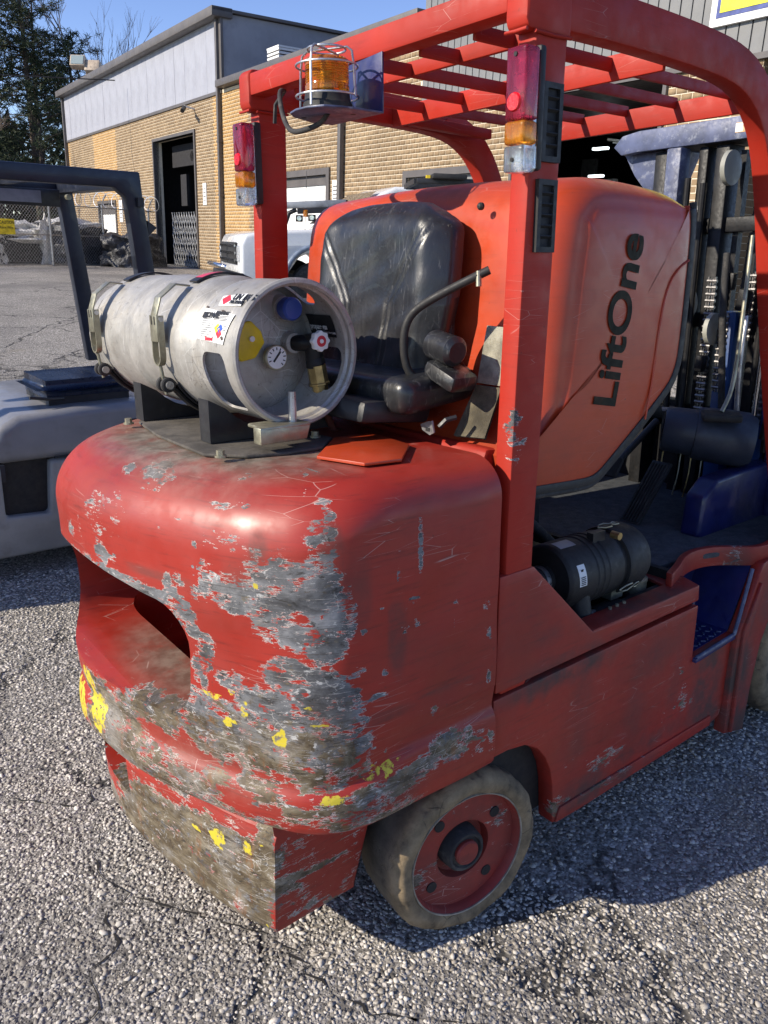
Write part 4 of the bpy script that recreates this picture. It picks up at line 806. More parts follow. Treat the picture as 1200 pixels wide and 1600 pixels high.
YSZ= [(0.294, 0.565, 0.0626, 0.0116, 0.55), (1.103, 0.521, 0.0649, 0.076, 0.58), (0.394, 0.521, 0.0656, 0.0143, 0.52), (0.521, 0.645, 0.0215, 0.0181, 0.72), (0.515, 0.66, 0.0106, 0.0221, 0.6), (0.44, 0.687, 0.0263, 0.0081, 0.62), (0.42, 0.523, 0.0323, 0.0129, 0.66), (0.394, 0.528, 0.0153, 0.0129, 0.5), (0.332, 0.551, 0.0295, 0.0101, 0.6), (0.294, 0.551, 0.022, 0.0073, 0.56), (0.158, 0.551, 0.0291, 0.0077, 0.58), (1.24, 0.49, 0.0897, 0.0647, 0.66), (1.147, 0.585, 0.0483, 0.0431, 0.6), (1.094, 0.558, 0.0418, 0.037, 0.5), (1.114, 0.862, 0.066, 0.01, 0.64), (1.155, 0.87, 0.05, 0.0139, 0.6), (0.638, 0.658, 0.0323, 0.0144, 0.58), (0.674, 0.71, 0.0371, 0.0114, 0.54), (0.597, 0.697, 0.015, 0.0307, 0.54), (0.463, 0.723, 0.0144, 0.008, 0.56), (0.554, 0.953, 0.0107, 0.0062, 0.56), (0.663, 0.437, 0.0052, 0.0047, 0.5), (0.472, 0.625, 0.0099, 0.0083, 0.58), (0.395, 0.463, 0.0129, 0.0059, 0.5), (0.625, 0.728, 0.0156, 0.0111, 0.5), (0.245, 0.553, 0.0334, 0.0089, 0.5), (0.78, 0.342, 0.0232, 0.0139, 0.72), (0.707, 0.347, 0.0299, 0.0336, 0.72), (0.624, 0.362, 0.0199, 0.0241, 0.74), (0.581, 0.375, 0.0348, 0.0062, 0.62), (0.574, 0.184, 0.0116, 0.0166, 0.66), (0.727, 0.356, 0.0133, 0.0102, 0.6)]
GSZ= [(0.363, 0.929, 0.0384, 0.0744, 0.42), (0.271, 0.828, 0.0277, 0.0931, 0.5), (0.278, 0.883, 0.0211, 0.0325, 0.4), (0.549, 1.026, 0.0235, 0.0362, 0.62), (0.593, 0.971, 0.0426, 0.0375, 0.45), (0.409, 1.032, 0.0285, 0.059, 0.55), (0.432, 0.998, 0.0224, 0.0358, 0.35), (0.309, 0.677, 0.0894, 0.0166, 0.35), (0.294, 0.499, 0.1254, 0.0446, 0.35), (0.501, 0.984, 0.1255, 0.0485, 0.25), (0.144, 0.683, 0.09, 0.0073, 0.5), (0.416, 0.692, 0.0616, 0.0807, 0.35), (0.633, 1.203, 0.1758, 0.0253, 0.55), (0.773, 1.218, 0.088, 0.018, 0.5), (0.651, 0.986, 0.0931, 0.0152, 0.5), (0.79, 0.933, 0.1148, 0.0136, 0.45), (0.154, 1.06, 0.1335, 0.051, 0.12)]
GRIME3 = [(-.26, .52, 1.14, .34, .46, .05, 1.2), (-.42, .50, 1.11, .12, .40, .06, .5), (-.40, .50, .61, .16, .36, .09, .85), (-.30, .5, .52, .3, .5, .12, .9)]
def bodypaint(o):
    _bp(o); me = o.data; V = np.empty(len(me.vertices)*3); me.vertices.foreach_get('co', V); V = V.reshape(-1, 3); a_ = me.attributes.new('dust', 'FLOAT', 'POINT'); a_.data.foreach_set('value', np.ascontiguousarray(blobs(V, GRIME3), np.float32))
def _bp(o):
    me = o.data; V = np.empty(len(me.vertices)*3); me.vertices.foreach_get('co', V); V = V.reshape(-1, 3); Cc = resample(PLAN, 600); S = np.r_[0, np.cumsum(np.linalg.norm(np.diff(Cc, axis=0), axis=1))]
    D = (V[:, None, 0]-Cc[None, :, 0])**2+(V[:, None, 1]-Cc[None, :, 1])**2; k = D.argmin(1); s = S[k]; dist = np.sqrt(D[np.arange(len(V)), k]); z = V[:, 2]; inside = np.clip((dist-.05)/.03, 0, 1)*((z < .9) & (z > .5))
    for nm, L in (('wear', WSZ), ('yel', YSZ), ('grime', GSZ)):
        v = np.zeros(len(V))
        for cs, cz, rs, rz, a in L:
            d = ((s-cs)/max(rs, .008))**2+((z-cz)/max(rz, .008))**2; v = np.maximum(v, a*np.clip(1.7*(1-d), 0, 1))
        v = v*(1-inside)
        if nm == 'wear': v = v+np.where((z < .66) & (inside < .5), .07, 0)+np.where(z < .44, .13, 0)+.05*smst(-V[:, 0], .3, .45)*(z < .95)*(inside < .5)
        pass
        a_ = me.attributes.new(nm, 'FLOAT', 'POINT'); a_.data.foreach_set('value', np.ascontiguousarray(v, np.float32))
counterweight(); chin()

# ---------------------------------------------------------------- tank cradle parts on the counterweight
G().prism([(-.352, .80), (-.385, .62), (-.395, .37), (-.335, .30), (-.26, .272), (-.17, .27), (-.10, .34), (-.10, .84), (-.16, .90), (-.30, .88)], 1.1405, 1.148, 'Z').obj('cradle_plate', M_['dustplate'], FK, bevel=.003)
for y0 in (.435, .785):
    g = G(); pts = []
    for i in range(13):
        a = R(214+112*i/12); pts.append((-.185+.166*math.cos(a), 1.335+.166*math.sin(a)))
    g.prism([(-.345, 1.150)]+[( -.345, 1.242)]+pts[1:-1]+[(-.03, 1.242), (-.03, 1.150)], y0, y0+.045, 'Y'); g.obj('cradle_bracket', M_['black'], FK)
g = G().prism([(-.31, 1.165), (-.20, 1.165), (-.19, 1.195), (-.31, 1.20)], .285, .315, 'Y').box(-.30, -.19, .285, .355, 1.192, 1.200); g.obj('locating_lug', M_['zinc'], FK, bevel=.003)
G().cyl((-.215, .315, 1.20), (-.215, .315, 1.262), .0085, n=12).obj('locating_pin', M_['steel'], FK)
for x, y in ((-.385, .78), (-.385, .315), (-.13, .36)):
    G().cyl((x, y, 1.148), (x, y, 1.152), .012, n=16).cyl((x, y, 1.152), (x, y, 1.162), .0085, n=6).obj('bolt', M_['zinc'], FK)
# access panel strip on the deck
o = G().prism([(-.235, .20), (-.20, .09), (-.12, .075), (-.02, .17), (.0, .32), (-.10, .33)], 1.1425, 1.149, 'Z').obj('deck_plate', M_['orange'], FK, bevel=.0015); setattrs(o)

# ---------------------------------------------------------------- rear wheel (steered a little)
def wheel(c, ry, r, w, name='wheel', lugs=4):
    t = empty(name, c, ry, FK); N = 72; y = 0
    prof = [(0.0, r*.745), (-.006, r*.80), (-.006, r*.90), (.004, r*.965), (.022, r*.995), (w*.5, r), (w-.02, r*.99), (w, r*.95), (w, r*.70)]
    g = G(); rr_ = random.Random(4); ax = Vector((0, 1, 0)); vs = []
    prof = [(0.0, r*.745), (-.006, r*.80), (-.008, r*.85), (-.006, r*.90), (0, r*.94), (.006, r*.965), (.014, r*.985), (.024, r*.997), (w*.3, r), (w*.5, r), (w*.7, r), (w-.02, r*.99), (w, r*.95), (w, r*.70)]
    for (t_, q) in prof:
        for i in range(N*2):
            a = math.pi*i/N; k = 1.0
            if q > r*.93: k += .007*math.sin(a*5+1)+.005*math.sin(a*13+2)+.004*math.sin(a*31+t_*40)+(-.03 if rr_.random() < .05 else 0)
            vs.append((math.cos(a)*q*k, t_+(.002*math.sin(a*9) if t_ < .02 else 0), math.sin(a)*q*k))
    n = N*2; m = len(prof); fs = [(j*n+i, j*n+(i+1) % n, (j+1)*n+(i+1) % n, (j+1)*n+i) for j in range(m-1) for i in range(n)]
    ty = G().add(vs, fs).obj('tyre', M_['tyre'], t); shade(ty, 50)
    setattrs(ty, grime=lambda V: np.clip((V[:, 1]-.012)/.02, 0, 1))
    rp = [(-.002, r*.75), (.004, r*.735), (.012, r*.72), (.022, r*.715), (.022, r*.66), (.020, r*.40), (.022, r*.36), (.045, r*.34), (.050, r*.20), (.05, .001)]
    rim = G().lathe(rp, (0, 0, 0), (0, 1, 0), 72, cap=False).obj('rim', M_['rimred'], t, smooth=30)
    setattrs(rim, wear=[(r*.55*math.cos(a), .02, r*.55*math.sin(a), .05, .05, .03, .36) for a in (.5, 1.9, 3.4, 4.7)], grime=[(0, .04, 0, .06, .05, .06, .9), (0, .02, 0, .3, .2, .3, .42)], base=.16)
    G().lathe([(.0215, r*.72), (.010, r*.745), (-.003, r*.745), (-.004, r*.76), (.0, r*.765)], (0, 0, 0), (0, 1, 0), 72, cap=False).obj('rim_band', generic('worn steel band', (.30, .28, .24), .5, .5, .4, 20, .6, (.09, .08, .06)), t, smooth=30)
    for i in range(lugs):
        a = R(38+360/lugs*i); G().cyl((r*.545*math.cos(a), .0185, r*.545*math.sin(a)), (r*.545*math.cos(a), .03, r*.545*math.sin(a)), r*.066, n=20).obj('bolt_hole', M_['dark'], t)
    G().lathe([(.05, r*.27), (.012, r*.25), (.006, r*.23), (.006, r*.20), (.012, r*.185), (.012, .14*r), (.016, .14*r)], (0, 0, 0), (0, 1, 0), 40).obj('hub', M_['rubber'], t, smooth=30)
    hb = G().lathe([(.016, r*.15), (.004, r*.15), (.0, r*.135), (.0, .001)], (0, 0, 0), (0, 1, 0), 32, cap=False).obj('hub_cap', M_['rimred'], t, smooth=30); setattrs(hb, grime=[(0, 0, 0, .2, .2, .2, .45)], base=.16)
    return t
M_['rimred'] = paint('dirty red rim paint', (.36, .035, .025), aw=.30, rough=.5, streak=.1, coat=0)
wheel((.022, 0.0, .205), R(-8), .205, .165)
w2 = wheel((1.60, .0, .27), 0, .27, .2)

# ---------------------------------------------------------------- side frame
def plate(name, poly, y0, y1, mat, wear=(), grime=(), base=.0, bevel=.004, axis='Y', cuts=True, yel=()):
    o = G().prism(poly, y0, y1, axis).obj(name, mat, FK, bevel=bevel)
    if cuts:
        bm = bmesh.new(); bm.from_mesh(o.data); bmesh.ops.triangulate(bm, faces=[f for f in bm.faces if len(f.verts) > 4])
        for _ in range(5):
            es = [e for e in bm.edges if e.calc_length() > .05]
            if not es: break
            bmesh.ops.subdivide_edges(bm, edges=es, cuts=1); bmesh.ops.triangulate(bm, faces=[f for f in bm.faces if len(f.verts) > 4])
        bm.to_mesh(o.data); bm.free()
    setattrs(o, wear, yel, grime, base); shade(o, 30); return o
plate('side_cover', [(.068, .610), (.876, .618), (.872, .664), (.404, .662), (.174, .884), (.068, .884)], -.022, .012, M_['redpanel'] if 'redpanel' in M_ else M_['red'], grime=[(.35, -.02, .62, .3, .05, .025, .6), (.15, -.02, .75, .1, .05, .12, .25), (.25, -.02, .70, .05, .05, .03, .5)], base=.06)
arch = [(.300, .165), (.296, .22), (.290, .28), (.278, .33), (.255, .375), (.225, .41), (.18, .437), (.12, .447), (.068, .447)]
plate('side_frame', [(.068, .592), (.885, .600), (.885, .440), (1.10, .452), (1.12, .30), (1.08, .18), (1.02, .168)]+arch, -.018, .03, M_['red'],
      wear=[(.5, -.02, .27, .10, .05, .035, .40), (.85, -.02, .30, .10, .05, .015, .40), (.84, -.02, .38, .008, .05, .08, .42), (.3, -.02, .2, .05, .05, .03, .42)],
      grime=[(.62, -.02, .40, .05, .05, .2, .3), (.38, -.02, .45, .05, .05, .2, .35), (.80, -.02, .42, .03, .05, .2, .3), (.3, -.02, .58, .26, .05, .035, .95), (.40, -.02, .20, .13, .05, .05, .8), (.98, -.02, .35, .10, .05, .2, .9), (.7, -.02, .5, .12, .05, .06, .45), (.6, -.02, .24, .4, .05, .03, .6), (1.0, -.02, .22, .12, .05, .06, .9)], base=.10)
plate('weld_rib', [(.885, .437), (1.098, .449), (1.098, .437), (.885, .424)], -.030, .005, M_['blue'], cuts=False, bevel=.003)
plate('lower_skid', [(.305, .168), (.40, .165), (1.02, .172), (1.02, .205), (.32, .205)], -.024, -.016, M_['red'], wear=[(.55, -.02, .2, .2, .02, .02, .42)], grime=[(.5, -.02, .19, .3, .02, .03, .8)], cuts=True, bevel=.002)
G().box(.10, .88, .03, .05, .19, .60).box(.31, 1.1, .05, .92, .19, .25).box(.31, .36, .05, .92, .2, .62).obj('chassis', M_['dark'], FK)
# top ledge of the frame round the engine bay
plate('bay_ledge', [(.404, -.020), (.872, -.020), (.90, .05), (.84, .05), (.80, .045), (.43, .045), (.40, .10), (.36, .02)], .655, .664, M_['red'], axis='Z', grime=[(.65, 0, .66, .25, .06, .02, .7)], bevel=.001)
plate('bay_ledge', [(.80, .045), (.84, .05), (.90, .05), (.93, .22), (.84, .22)], .655, .664, M_['red'], axis='Z', grime=[(.85, .1, .66, .1, .1, .02, .8)], bevel=.001)
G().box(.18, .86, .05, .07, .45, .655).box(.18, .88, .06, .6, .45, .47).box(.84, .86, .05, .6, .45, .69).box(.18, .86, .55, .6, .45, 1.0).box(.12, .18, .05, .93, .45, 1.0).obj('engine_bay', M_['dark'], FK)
# deck plate with mat, curved red sill
G().prism([(.86, .10), (1.02, .085), (1.20, .02), (1.75, .02), (1.75, .95), (.86, .95)], .672, .690, 'Z').obj('floor_mat', M_['floormat'], FK, bevel=.004)
sill = [(.80, .03, .672), (.88, .055, .674), (.95, .085, .675), (1.02, .092, .676), (1.09, .075, .676), (1.15, .035, .674), (1.20, -.005, .672), (1.27, -.022, .68), (1.36, -.026, .74), (1.44, -.026, .83)]
S_ = resample(sill, 40); o = G().rectsweep([tuple(p) for p in S_], .020, .060, side=(0, 1, 0)).obj('sill', M_['red'], FK, bevel=.003); setattrs(o, wear=[(1.15, .03, .67, .05, .05, .05, .5)], grime=[(1.15, .02, .66, .08, .06, .05, .7)])
G().box(.36, 1.66, .935, .965, .20, .98).obj('left_panel', M_['dark'], FK)  # dark panel added to hide the sunlit ground beyond the left side
# recessed step in blue
g = G().prism([(.895, .44), (1.10, .452), (1.19, .64), (1.0, .66), (.895, .64)], .16, .175, 'Y'); g.box(.885, .897, .0, .17, .44, .655); g.prism([(.895, .435), (1.10, .449), (1.10, .455), (.895, .441)], .0, .165, 'Y')
g.add([(1.10, .0, .452), (1.20, .0, .65), (1.19, .17, .64), (1.09, .17, .452)], [(0, 1, 2, 3)]); g.obj('step_well', M_['blue'], FK)
g = G()
for i in range(9):
    for j in range(6):
        x = .905+.021*i; y = .012+.025*j; s = 1 if (i+j) % 2 else -1; g.obox((x, y, .4415+(x-.895)*.068), (.014, .004, .004), Matrix.Rotation(s*.75, 3, 'Z'))
g.obj('step_tread', M_['bluelit'], FK)
G().tube([(.893, -.024, .437), (1.098, -.024, .451), (1.125, -.02, .50), (1.175, -.016, .64)], .006, 8).obj('step_edge', M_['bluelit'], FK)
# front fender
plate('front_fender', [(1.09, .30), (1.10, .452), (1.13, .50), (1.20, .655), (1.28, .67), (1.40, .80), (1.60, .85), (1.60, .60), (1.42, .58), (1.31, .50), (1.25, .38), (1.225, .25), (1.21, .09), (1.09, .12)], -.036, .0, M_['red'], grime=[(1.12, -.03, .3, .1, .05, .25, .95), (1.2, -.03, .15, .15, .05, .12, .9), (1.3, -.03, .55, .1, .05, .15, .6)], base=.0)
plate('fender_flange', [(1.118, .46), (1.19, .60), (1.20, .56), (1.14, .42), (1.125, .12), (1.112, .12)], -.046, -.034, M_['red'], grime=[(1.12, -.03, .3, .1, .05, .3, .8)], cuts=False, bevel=.003)

# ---------------------------------------------------------------- overhead guard
def worn(o, **k): setattrs(o, **k); return o
def legpath(y): return resample([(.09, y, 1.957), (.35, y, 1.962), (.62, y, 1.957), (.80, y, 1.945), (.90, y, 1.905), (.965, y, 1.845), (1.01, y, 1.77), (1.06, y, 1.64), (1.14, y, 1.38), (1.30, y, .95), (1.42, y, .70)], 60)
for y, yc in ((-.020, .004), (.99, .966)):
    P = legpath(yc); o = G().rectsweep([tuple(p) for p in P], .048, [.085]*60, side=(0, 1, 0)).obj('side_rail', M_['redclean'], FK, bevel=.006); worn(o, grime=[(.7, -.02, 1.96, .3, .05, .05, .25)])
    s = 1 if y > 0 else -1
    # rear pillar, slightly raked, with a lighter folded corner
    pts = [(.152, yc, 1.94), (.146, yc, 1.65), (.137, yc, 1.28), (.130, yc, .98), (.128, yc, .60)]
    o = G().rectsweep(pts, .046, [.086, .086, .086, .084, .084], side=(0, 1, 0)).obj('rear_pillar', M_['redclean'], FK, bevel=.006)
    bm = bmesh.new(); bm.from_mesh(o.data); 
    for _ in range(4):
        es = [e for e in bm.edges if e.calc_length() > .04]
        if es: bmesh.ops.subdivide_edges(bm, edges=es, cuts=1, use_grid_fill=True)
    bm.to_mesh(o.data); bm.free()
    worn(o, wear=[(.095, -.02, 1.20, .012, .03, .07, .6), (.095, -.02, 1.15, .010, .03, .05, .6), (.14, -.02, 1.17, .03, .02, .015, .42), (.09, -.0, 1.3, .01, .02, .03, .4)]); shade(o, 30)
    # corner gusset joining pillar and rail
    o = G().prism([(.086, 1.905), (.078, 1.92), (.078, 1.990), (.092, 2.004), (.20, 2.006), (.20, 1.905)], yc-.0265, yc+.0265, 'Y').obj('corner_gusset', M_['redclean'], FK, bevel=.008); worn(o)
for y_, s_ in ((.004, -1), (.966, 1)):
    G().tube([(.080, y_-.026, 1.904), (.079, y_, 1.903), (.080, y_+.026, 1.904)], .0035, 6).obj('weld_bead', M_['redclean'], FK, smooth=60)
    G().tube([(.10, y_-.0268, 1.903), (.15, y_-.0272, 1.902), (.198, y_-.0268, 1.904)], .0035, 6).obj('weld_bead', M_['redclean'], FK, smooth=60)
o = G().box(.082, .135, .030, .940, 1.938, 1.992).obj('rear_beam', M_['redclean'], FK, bevel=.006); worn(o)
for x, z, h in ((.245, 1.950, .020), (.565, 1.950, .042), (1.075, 1.935, .045)):
    o = G().box(x, x+.012, .028, .942, z-h, z+.012).obj('cross_bar', M_['redclean'], FK, bevel=.003); worn(o)
for y in (.165, .325, .485, .645, .805):
    o = G().box(.135, 1.08, y-.005, y+.005, 1.928, 1.956).obj('roof_bar', M_['redclean'], FK, bevel=.002); worn(o)
G().bar((.60, .90, 1.925), (.93, .90, 1.915), .03, .03).obj('wire_duct', M_['redclean'], FK, bevel=.004)
for x in (.70, .78): G().cyl((x, .935, 1.94), (x, .925, 1.94), .012, n=12).obj('bolt', M_['redclean'], FK)

# ---------------------------------------------------------------- rear combination lamps
def tail_lamp(y0, y1, x0, label):
    z0, z1 = 1.668, 1.872; L = z1-z0; t = empty('tail_lamp', (0, 0, 0), 0, FK); t['label'] = label
    G().box(x0+.028, .105, y0+.002, y1+.004, z0+.004, z1+.004).obj('housing', M_['plastic'], t, bevel=.006)
    G().box(x0+.020, x0+.0285, y0+.006, y1-.006, z0+.008, z1-.008).obj('reflector', generic('lamp reflector', (.5, .5, .5), .25, .8), t)
    for nm, a, b, m in (('red_lens', .42, 1.0, 'lensred'), ('amber_lens', .225, .418, 'lensamber'), ('clear_lens', 0, .223, 'lensclear')):
        G().box(x0-.012, x0+.026, y0, y1, z0+L*a, z0+L*b-.001).obj(nm, M_[m], t, bevel=.006, seg=3)
    G().lathe([(0, .001), (0, .014), (.004, .016), (.010, .014)], (x0-.016, (y0+y1)/2, z0+L*.56), (1, 0, 0), 20, cap=False).obj('reflex_lens', generic('red reflex', (.75, .01, .02), .15, 0, .4, 90, bump=.8, bscale=260), t, smooth=30)
    for q in (.93, .10): G().cyl((x0-.014, (y0+y1)/2, z0+L*q), (x0-.010, (y0+y1)/2, z0+L*q), .004, n=8).obj('screw', M_['dark'], t)
    for k in range(9): G().box(x0-.008+k*.0036, x0-.0065+k*.0036, y0-.0015, y0, z0+.006, z0+L*.21).obj('lens_rib', M_['lensclear'], t)
tail_lamp(-.052, -.004, .060, 'rear lamp on the near pillar'); tail_lamp(.925, .975, .055, 'rear lamp on the far pillar')
# grilles on the pillar side
for z0, z1 in ((1.692, 1.826), (1.532, 1.662)):
    x0, x1 = .123+(z0-1.53)*.02, .176+(z0-1.53)*.02; g = G(); y = -.0285
    g.box(x0, x1, y, -.018, z0, z0+.010).box(x0, x1, y, -.018, z1-.010, z1).box(x0, x0+.010, y, -.018, z0+.01, z1-.01).box(x1-.010, x1, y, -.018, z0+.01, z1-.01)
    f = g.obj('vent', M_['plastic'], FK); f.data.materials[0] = M_['plastic']
    G().box(x0+.01, x1-.01, -.0215, -.0192, z0+.01, z1-.01).obj('vent_back', M_['dark'], f)
    for k in range(5):
        z = z0+.024+k*(z1-z0-.034)/5; G().obox(((x0+x1)/2, -.0245, z+.004), (x1-x0-.02, .008, .0022), Matrix.Rotation(R(-35), 3, 'X')).obj('slat', M_['plastic'], f)
# beacon on its bracket
def beacon():
    t = empty('beacon', (0, 0, 0), 0, FK)
    G().prism([(.372, 1.822), (.565, 1.822), (.565, 1.926), (.372, 1.938)], .071, .076, 'X').obj('bracket_plate', M_['blue'], t, bevel=.001)
    G().prism([(.076, .372), (.076, .562), (.02, .562), (-.05, .530), (-.078, .50), (-.09, .46), (-.088, .42), (-.07, .385), (-.03, .372)], 1.820, 1.824, 'Z').obj('shelf', M_['bluelit'], t, bevel=.001)
    c = (-.022, .440, 1.824)
    G().lathe([(0, .052), (.012, .052), (.016, .049), (.032, .047), (.033, .043)], c, (0, 0, 1), 32).obj('beacon_base', M_['plastic'], t, smooth=30)
    pr = [(.033, .043), (.036, .0465), (.046, .0465), (.047, .045)]
    for k in range(8): pr += [(.050+k*.0045, .0445), (.052+k*.0045, .0462)]
    pr += [(.088, .045), (.090, .0470), (.094, .0470), (.098, .042), (.100, .03), (.1005, .001)]
    G().lathe(pr, c, (0, 0, 1), 40, cap=False).obj('dome', M_['lensamber'], t, smooth=25); G().cyl((c[0], c[1], 1.858), (c[0], c[1], 1.905), .012, n=12).obj('bulb', M_['chrome'], t)
    g = G(); st = M_['steel']
    for k in range(4):
        a = R(25+90*k); r = .064; g.tube([(c[0]+r*1.05*math.cos(a), c[1]+r*1.05*math.sin(a), 1.826+(.02 if k == 3 else 0)), (c[0]+r*math.cos(a), c[1]+r*math.sin(a), 1.905), (c[0]+r*.93*math.cos(a), c[1]+r*.93*math.sin(a), 1.932), (c[0]+r*.75*math.cos(a), c[1]+r*.75*math.sin(a), 1.940), (c[0], c[1], 1.9405)], .0026, 6)
    for z, r in ((1.850, .066), (1.908, .065), (1.940, .040)): g.tube([(c[0]+r*math.cos(R(15*i)), c[1]+r*math.sin(R(15*i)), z) for i in range(24)], .0022, 6, closed=True)
    g.obj('wire_cage', st, t, smooth=60)
    G().tube([tuple(p) for p in resample([(.10, .80, 1.93), (.07, .775, 1.925), (.045, .735, 1.89), (.02, .68, 1.84), (.0, .62, 1.805), (-.01, .55, 1.80), (-.01, .48, 1.806), (-.015, .45, 1.822)], 30)], .0058, 8).obj('cable', M_['rubber'], t, smooth=60)
    G().tube([(.10, .80, 1.93), (.085, .82, 1.90), (.09, .835, 1.86)], .005, 6).obj('cable', M_['rubber'], t, smooth=60)
    for x, y in ((-.03, .52), (.03, .42)): G().cyl((x, y, 1.8195), (x, y, 1.8205), .006, n=10).obj('drain_hole', M_['dark'], t)
beacon()
# ---------------------------------------------------------------- tipped engine cover
def hood():
    prof = [(.115, 1.125), (.165, 1.165), (.185, 1.22), (.198, 1.35), (.212, 1.50), (.225, 1.60), (.250, 1.655), (.30, 1.682), (.40, 1.692), (.60, 1.680), (.665, 1.662), (.692, 1.625), (.697, 1.55), (.694, 1.31), (.684, 1.265), (.655, 1.222), (.42, 1.055), (.39, 1.042), (.36, 1.038), (.20, 1.045), (.13, 1.05)]
    w = [.3, .8, 1, 1, 1, 1, 1, 1, 1, .9, .6, .15, 0, 0, 0, 0, 0, 0, 0, 0, 0]
    P = np.array(prof+[prof[0]]); Wt = np.array(w+[w[0]]); Q = resample(np.column_stack([P, Wt]), 160)[:-1]
    c = np.array([.46, 1.40]); rows = []
    y0, y1, Rr = .004, .945, .085
    def lay(y, ins, bulge=0):
        X = Q[:, :2].copy(); d = X-c; d /= np.linalg.norm(d, axis=1)[:, None]
        dn = np.stack([np.where(Q[:, 0] < .30, 1.0, 0)*1.0, np.zeros(len(Q))], 1); dz = np.clip((Q[:, 1]-1.60)/.06, 0, 1)*(Q[:, 0] < .68)
        X[:, 0] += ins*Q[:, 2]*np.clip((.34-Q[:, 0])/.12, 0, 1); X[:, 1] -= ins*.7*Q[:, 2]*dz; X[:, 1] += bulge*dz
        return np.column_stack([X[:, 0], np.full(len(Q), y), X[:, 1]])
    for a in np.linspace(0, 90, 12): rows.append(lay(y0+Rr*(1-math.sin(R(a)))*1.0, Rr*(1-math.cos(R(90-a)))) if False else lay(y0+Rr*(1-math.cos(R(a))), Rr*(1-math.sin(R(a)))))
    for y in np.linspace(y0+Rr, y1-Rr, 16)[1:-1]: rows.append(lay(y, 0, .012*math.sin(math.pi*(y-.09)/.77)))
    for a in np.linspace(90, 0, 12): rows.append(lay(y1-Rr*(1-math.cos(R(a))), Rr*(1-math.sin(R(a)))))
    V = np.vstack(rows); n = len(Q); m = len(rows); F = [(j*n+i, j*n+(i+1) % n, (j+1)*n+(i+1) % n, (j+1)*n+i) for j in range(m-1) for i in range(n)]
    # side caps, gently crowned with a recessed groove
    V = [tuple(v) for v in V]
    for base, sgn in ((0, -1), ((m-1)*n, 1)):
        cur = base; L = np.array([V[base+i] for i in range(n)]); cc = np.array([.47, L[0][1], 1.38])
        for q, dy in ((.97, .004), (.92, .007), (.80, .010), (.55, .012), (.28, .012)):
            st = len(V); V += [tuple(cc+(p-cc)*np.array([q, 1, q])+np.array([0, sgn*dy, 0])) for p in L]; F += [(cur+i, cur+(i+1) % n, st+(i+1) % n, st+i) for i in range(n)]; cur = st
        F.append(tuple(range(cur, cur+n)))
    o = G().add(V, F).obj('engine_cover', M_['orange'], FK); shade(o, 40)
    setattrs(o, wear=[(.20, .11, 1.30, .03, .03, .16, .30), (.2, .10, 1.45, .02, .02, .02, .5)], grime=[(.18, .1, 1.2, .1, .12, .1, .35), (.25, .4, 1.67, .06, .2, .03, .5), (.22, .88, 1.5, .05, .06, .15, .1), (.4, 0, 1.1, .3, .05, .08, .2)])
    # rubber seal following the open edge on the near side
    e = [tuple(q) for q in [(.125, 1.052), (.20, 1.047), (.36, 1.038), (.39, 1.041), (.42, 1.053), (.655, 1.220), (.684, 1.263), (.695, 1.31), (.699, 1.55), (.695, 1.605), (.688, 1.635)]]
    S1 = resample([(x, z) for x, z in e], 70)
    G().rectsweep([(x+.001, .012, z-.001) for x, z in S1], .030, .020, side=(0, 1, 0)).obj('edge_seal', M_['plastic'], FK, bevel=.003)
    cen = np.array([.45, 1.35]); S2 = [(x+(x-cen[0])*.035, .006, z+(z-cen[1])*.045) for x, z in S1]
    G().tube(S2, .0085, 8).obj('edge_seal', M_['rubber'], FK, smooth=60)
    G().tube([(x+.01, .94, z) for x, z in S1], .014, 8).obj('edge_seal', M_['rubber'], FK, smooth=60)
    # pressed groove along the side panel
    gr = resample([(.56, -.0085, 1.10+.06), (.575, -.009, 1.25), (.585, -.009, 1.40), (.605, -.0085, 1.47), (.645, -.0075, 1.505), (.690, -.002, 1.52)], 30)
    G().tube([tuple(p) for p in gr], .0028, 6).obj('pressed_rib', M_['orange'], FK, smooth=60)
    # lettering reads upwards
    d = Vector((.060, 0, .365)).normalized(); up_ = Vector((0, 1, 0)).cross(d); up_ = Vector((-d.z, 0, d.x))
    t = text('LiftOne', .112, M_['textgreen'], FK, axes((.432, -.0105, 1.198), d, up_), offset=.0026, xs=1.09, extrude=.0003)
    # bolts and strikers
    for p in ((.205, .20, 1.63), (.20, .055, 1.39), (.197, .06, 1.29)): G().lathe([(0, .008), (-.006, .008), (-.010, .005), (-.011, .001)], p, (1, 0, 0), 12, cap=False).obj('bolt', M_['plastic'], FK, smooth=30)
hood()
# grip tape strips on the cover and the body behind the pillar
grip = generic('grey anti-slip tape', (.30, .285, .22), .9, 0, .35, 30, .4, (.14, .12, .08), bump=1.0, bscale=420, bdist=.003)
grip2 = generic('worn dark anti-slip tape', (.10, .085, .055), .9, 0, .5, 18, .6, (.05, .042, .03), bump=1.0, bscale=420, bdist=.003)
G().add([(.186, .155, 1.385), (.186, .098, 1.383), (.170, .090, 1.262), (.170, .165, 1.262)], [(0, 1, 2, 3)]).add([(.190, .155, 1.385), (.190, .098, 1.383), (.174, .090, 1.262), (.174, .165, 1.262)], [(0, 3, 2, 1)]).obj('grip_tape', grip, FK, fix=False)
G().add([(.168, .165, 1.258), (.168, .090, 1.258), (.112, .080, 1.158), (.112, .175, 1.150)], [(0, 1, 2, 3)]).add([(.172, .165, 1.258), (.172, .090, 1.258), (.117, .080, 1.155), (.117, .175, 1.147)], [(0, 3, 2, 1)]).obj('grip_tape', grip2, FK, fix=False)

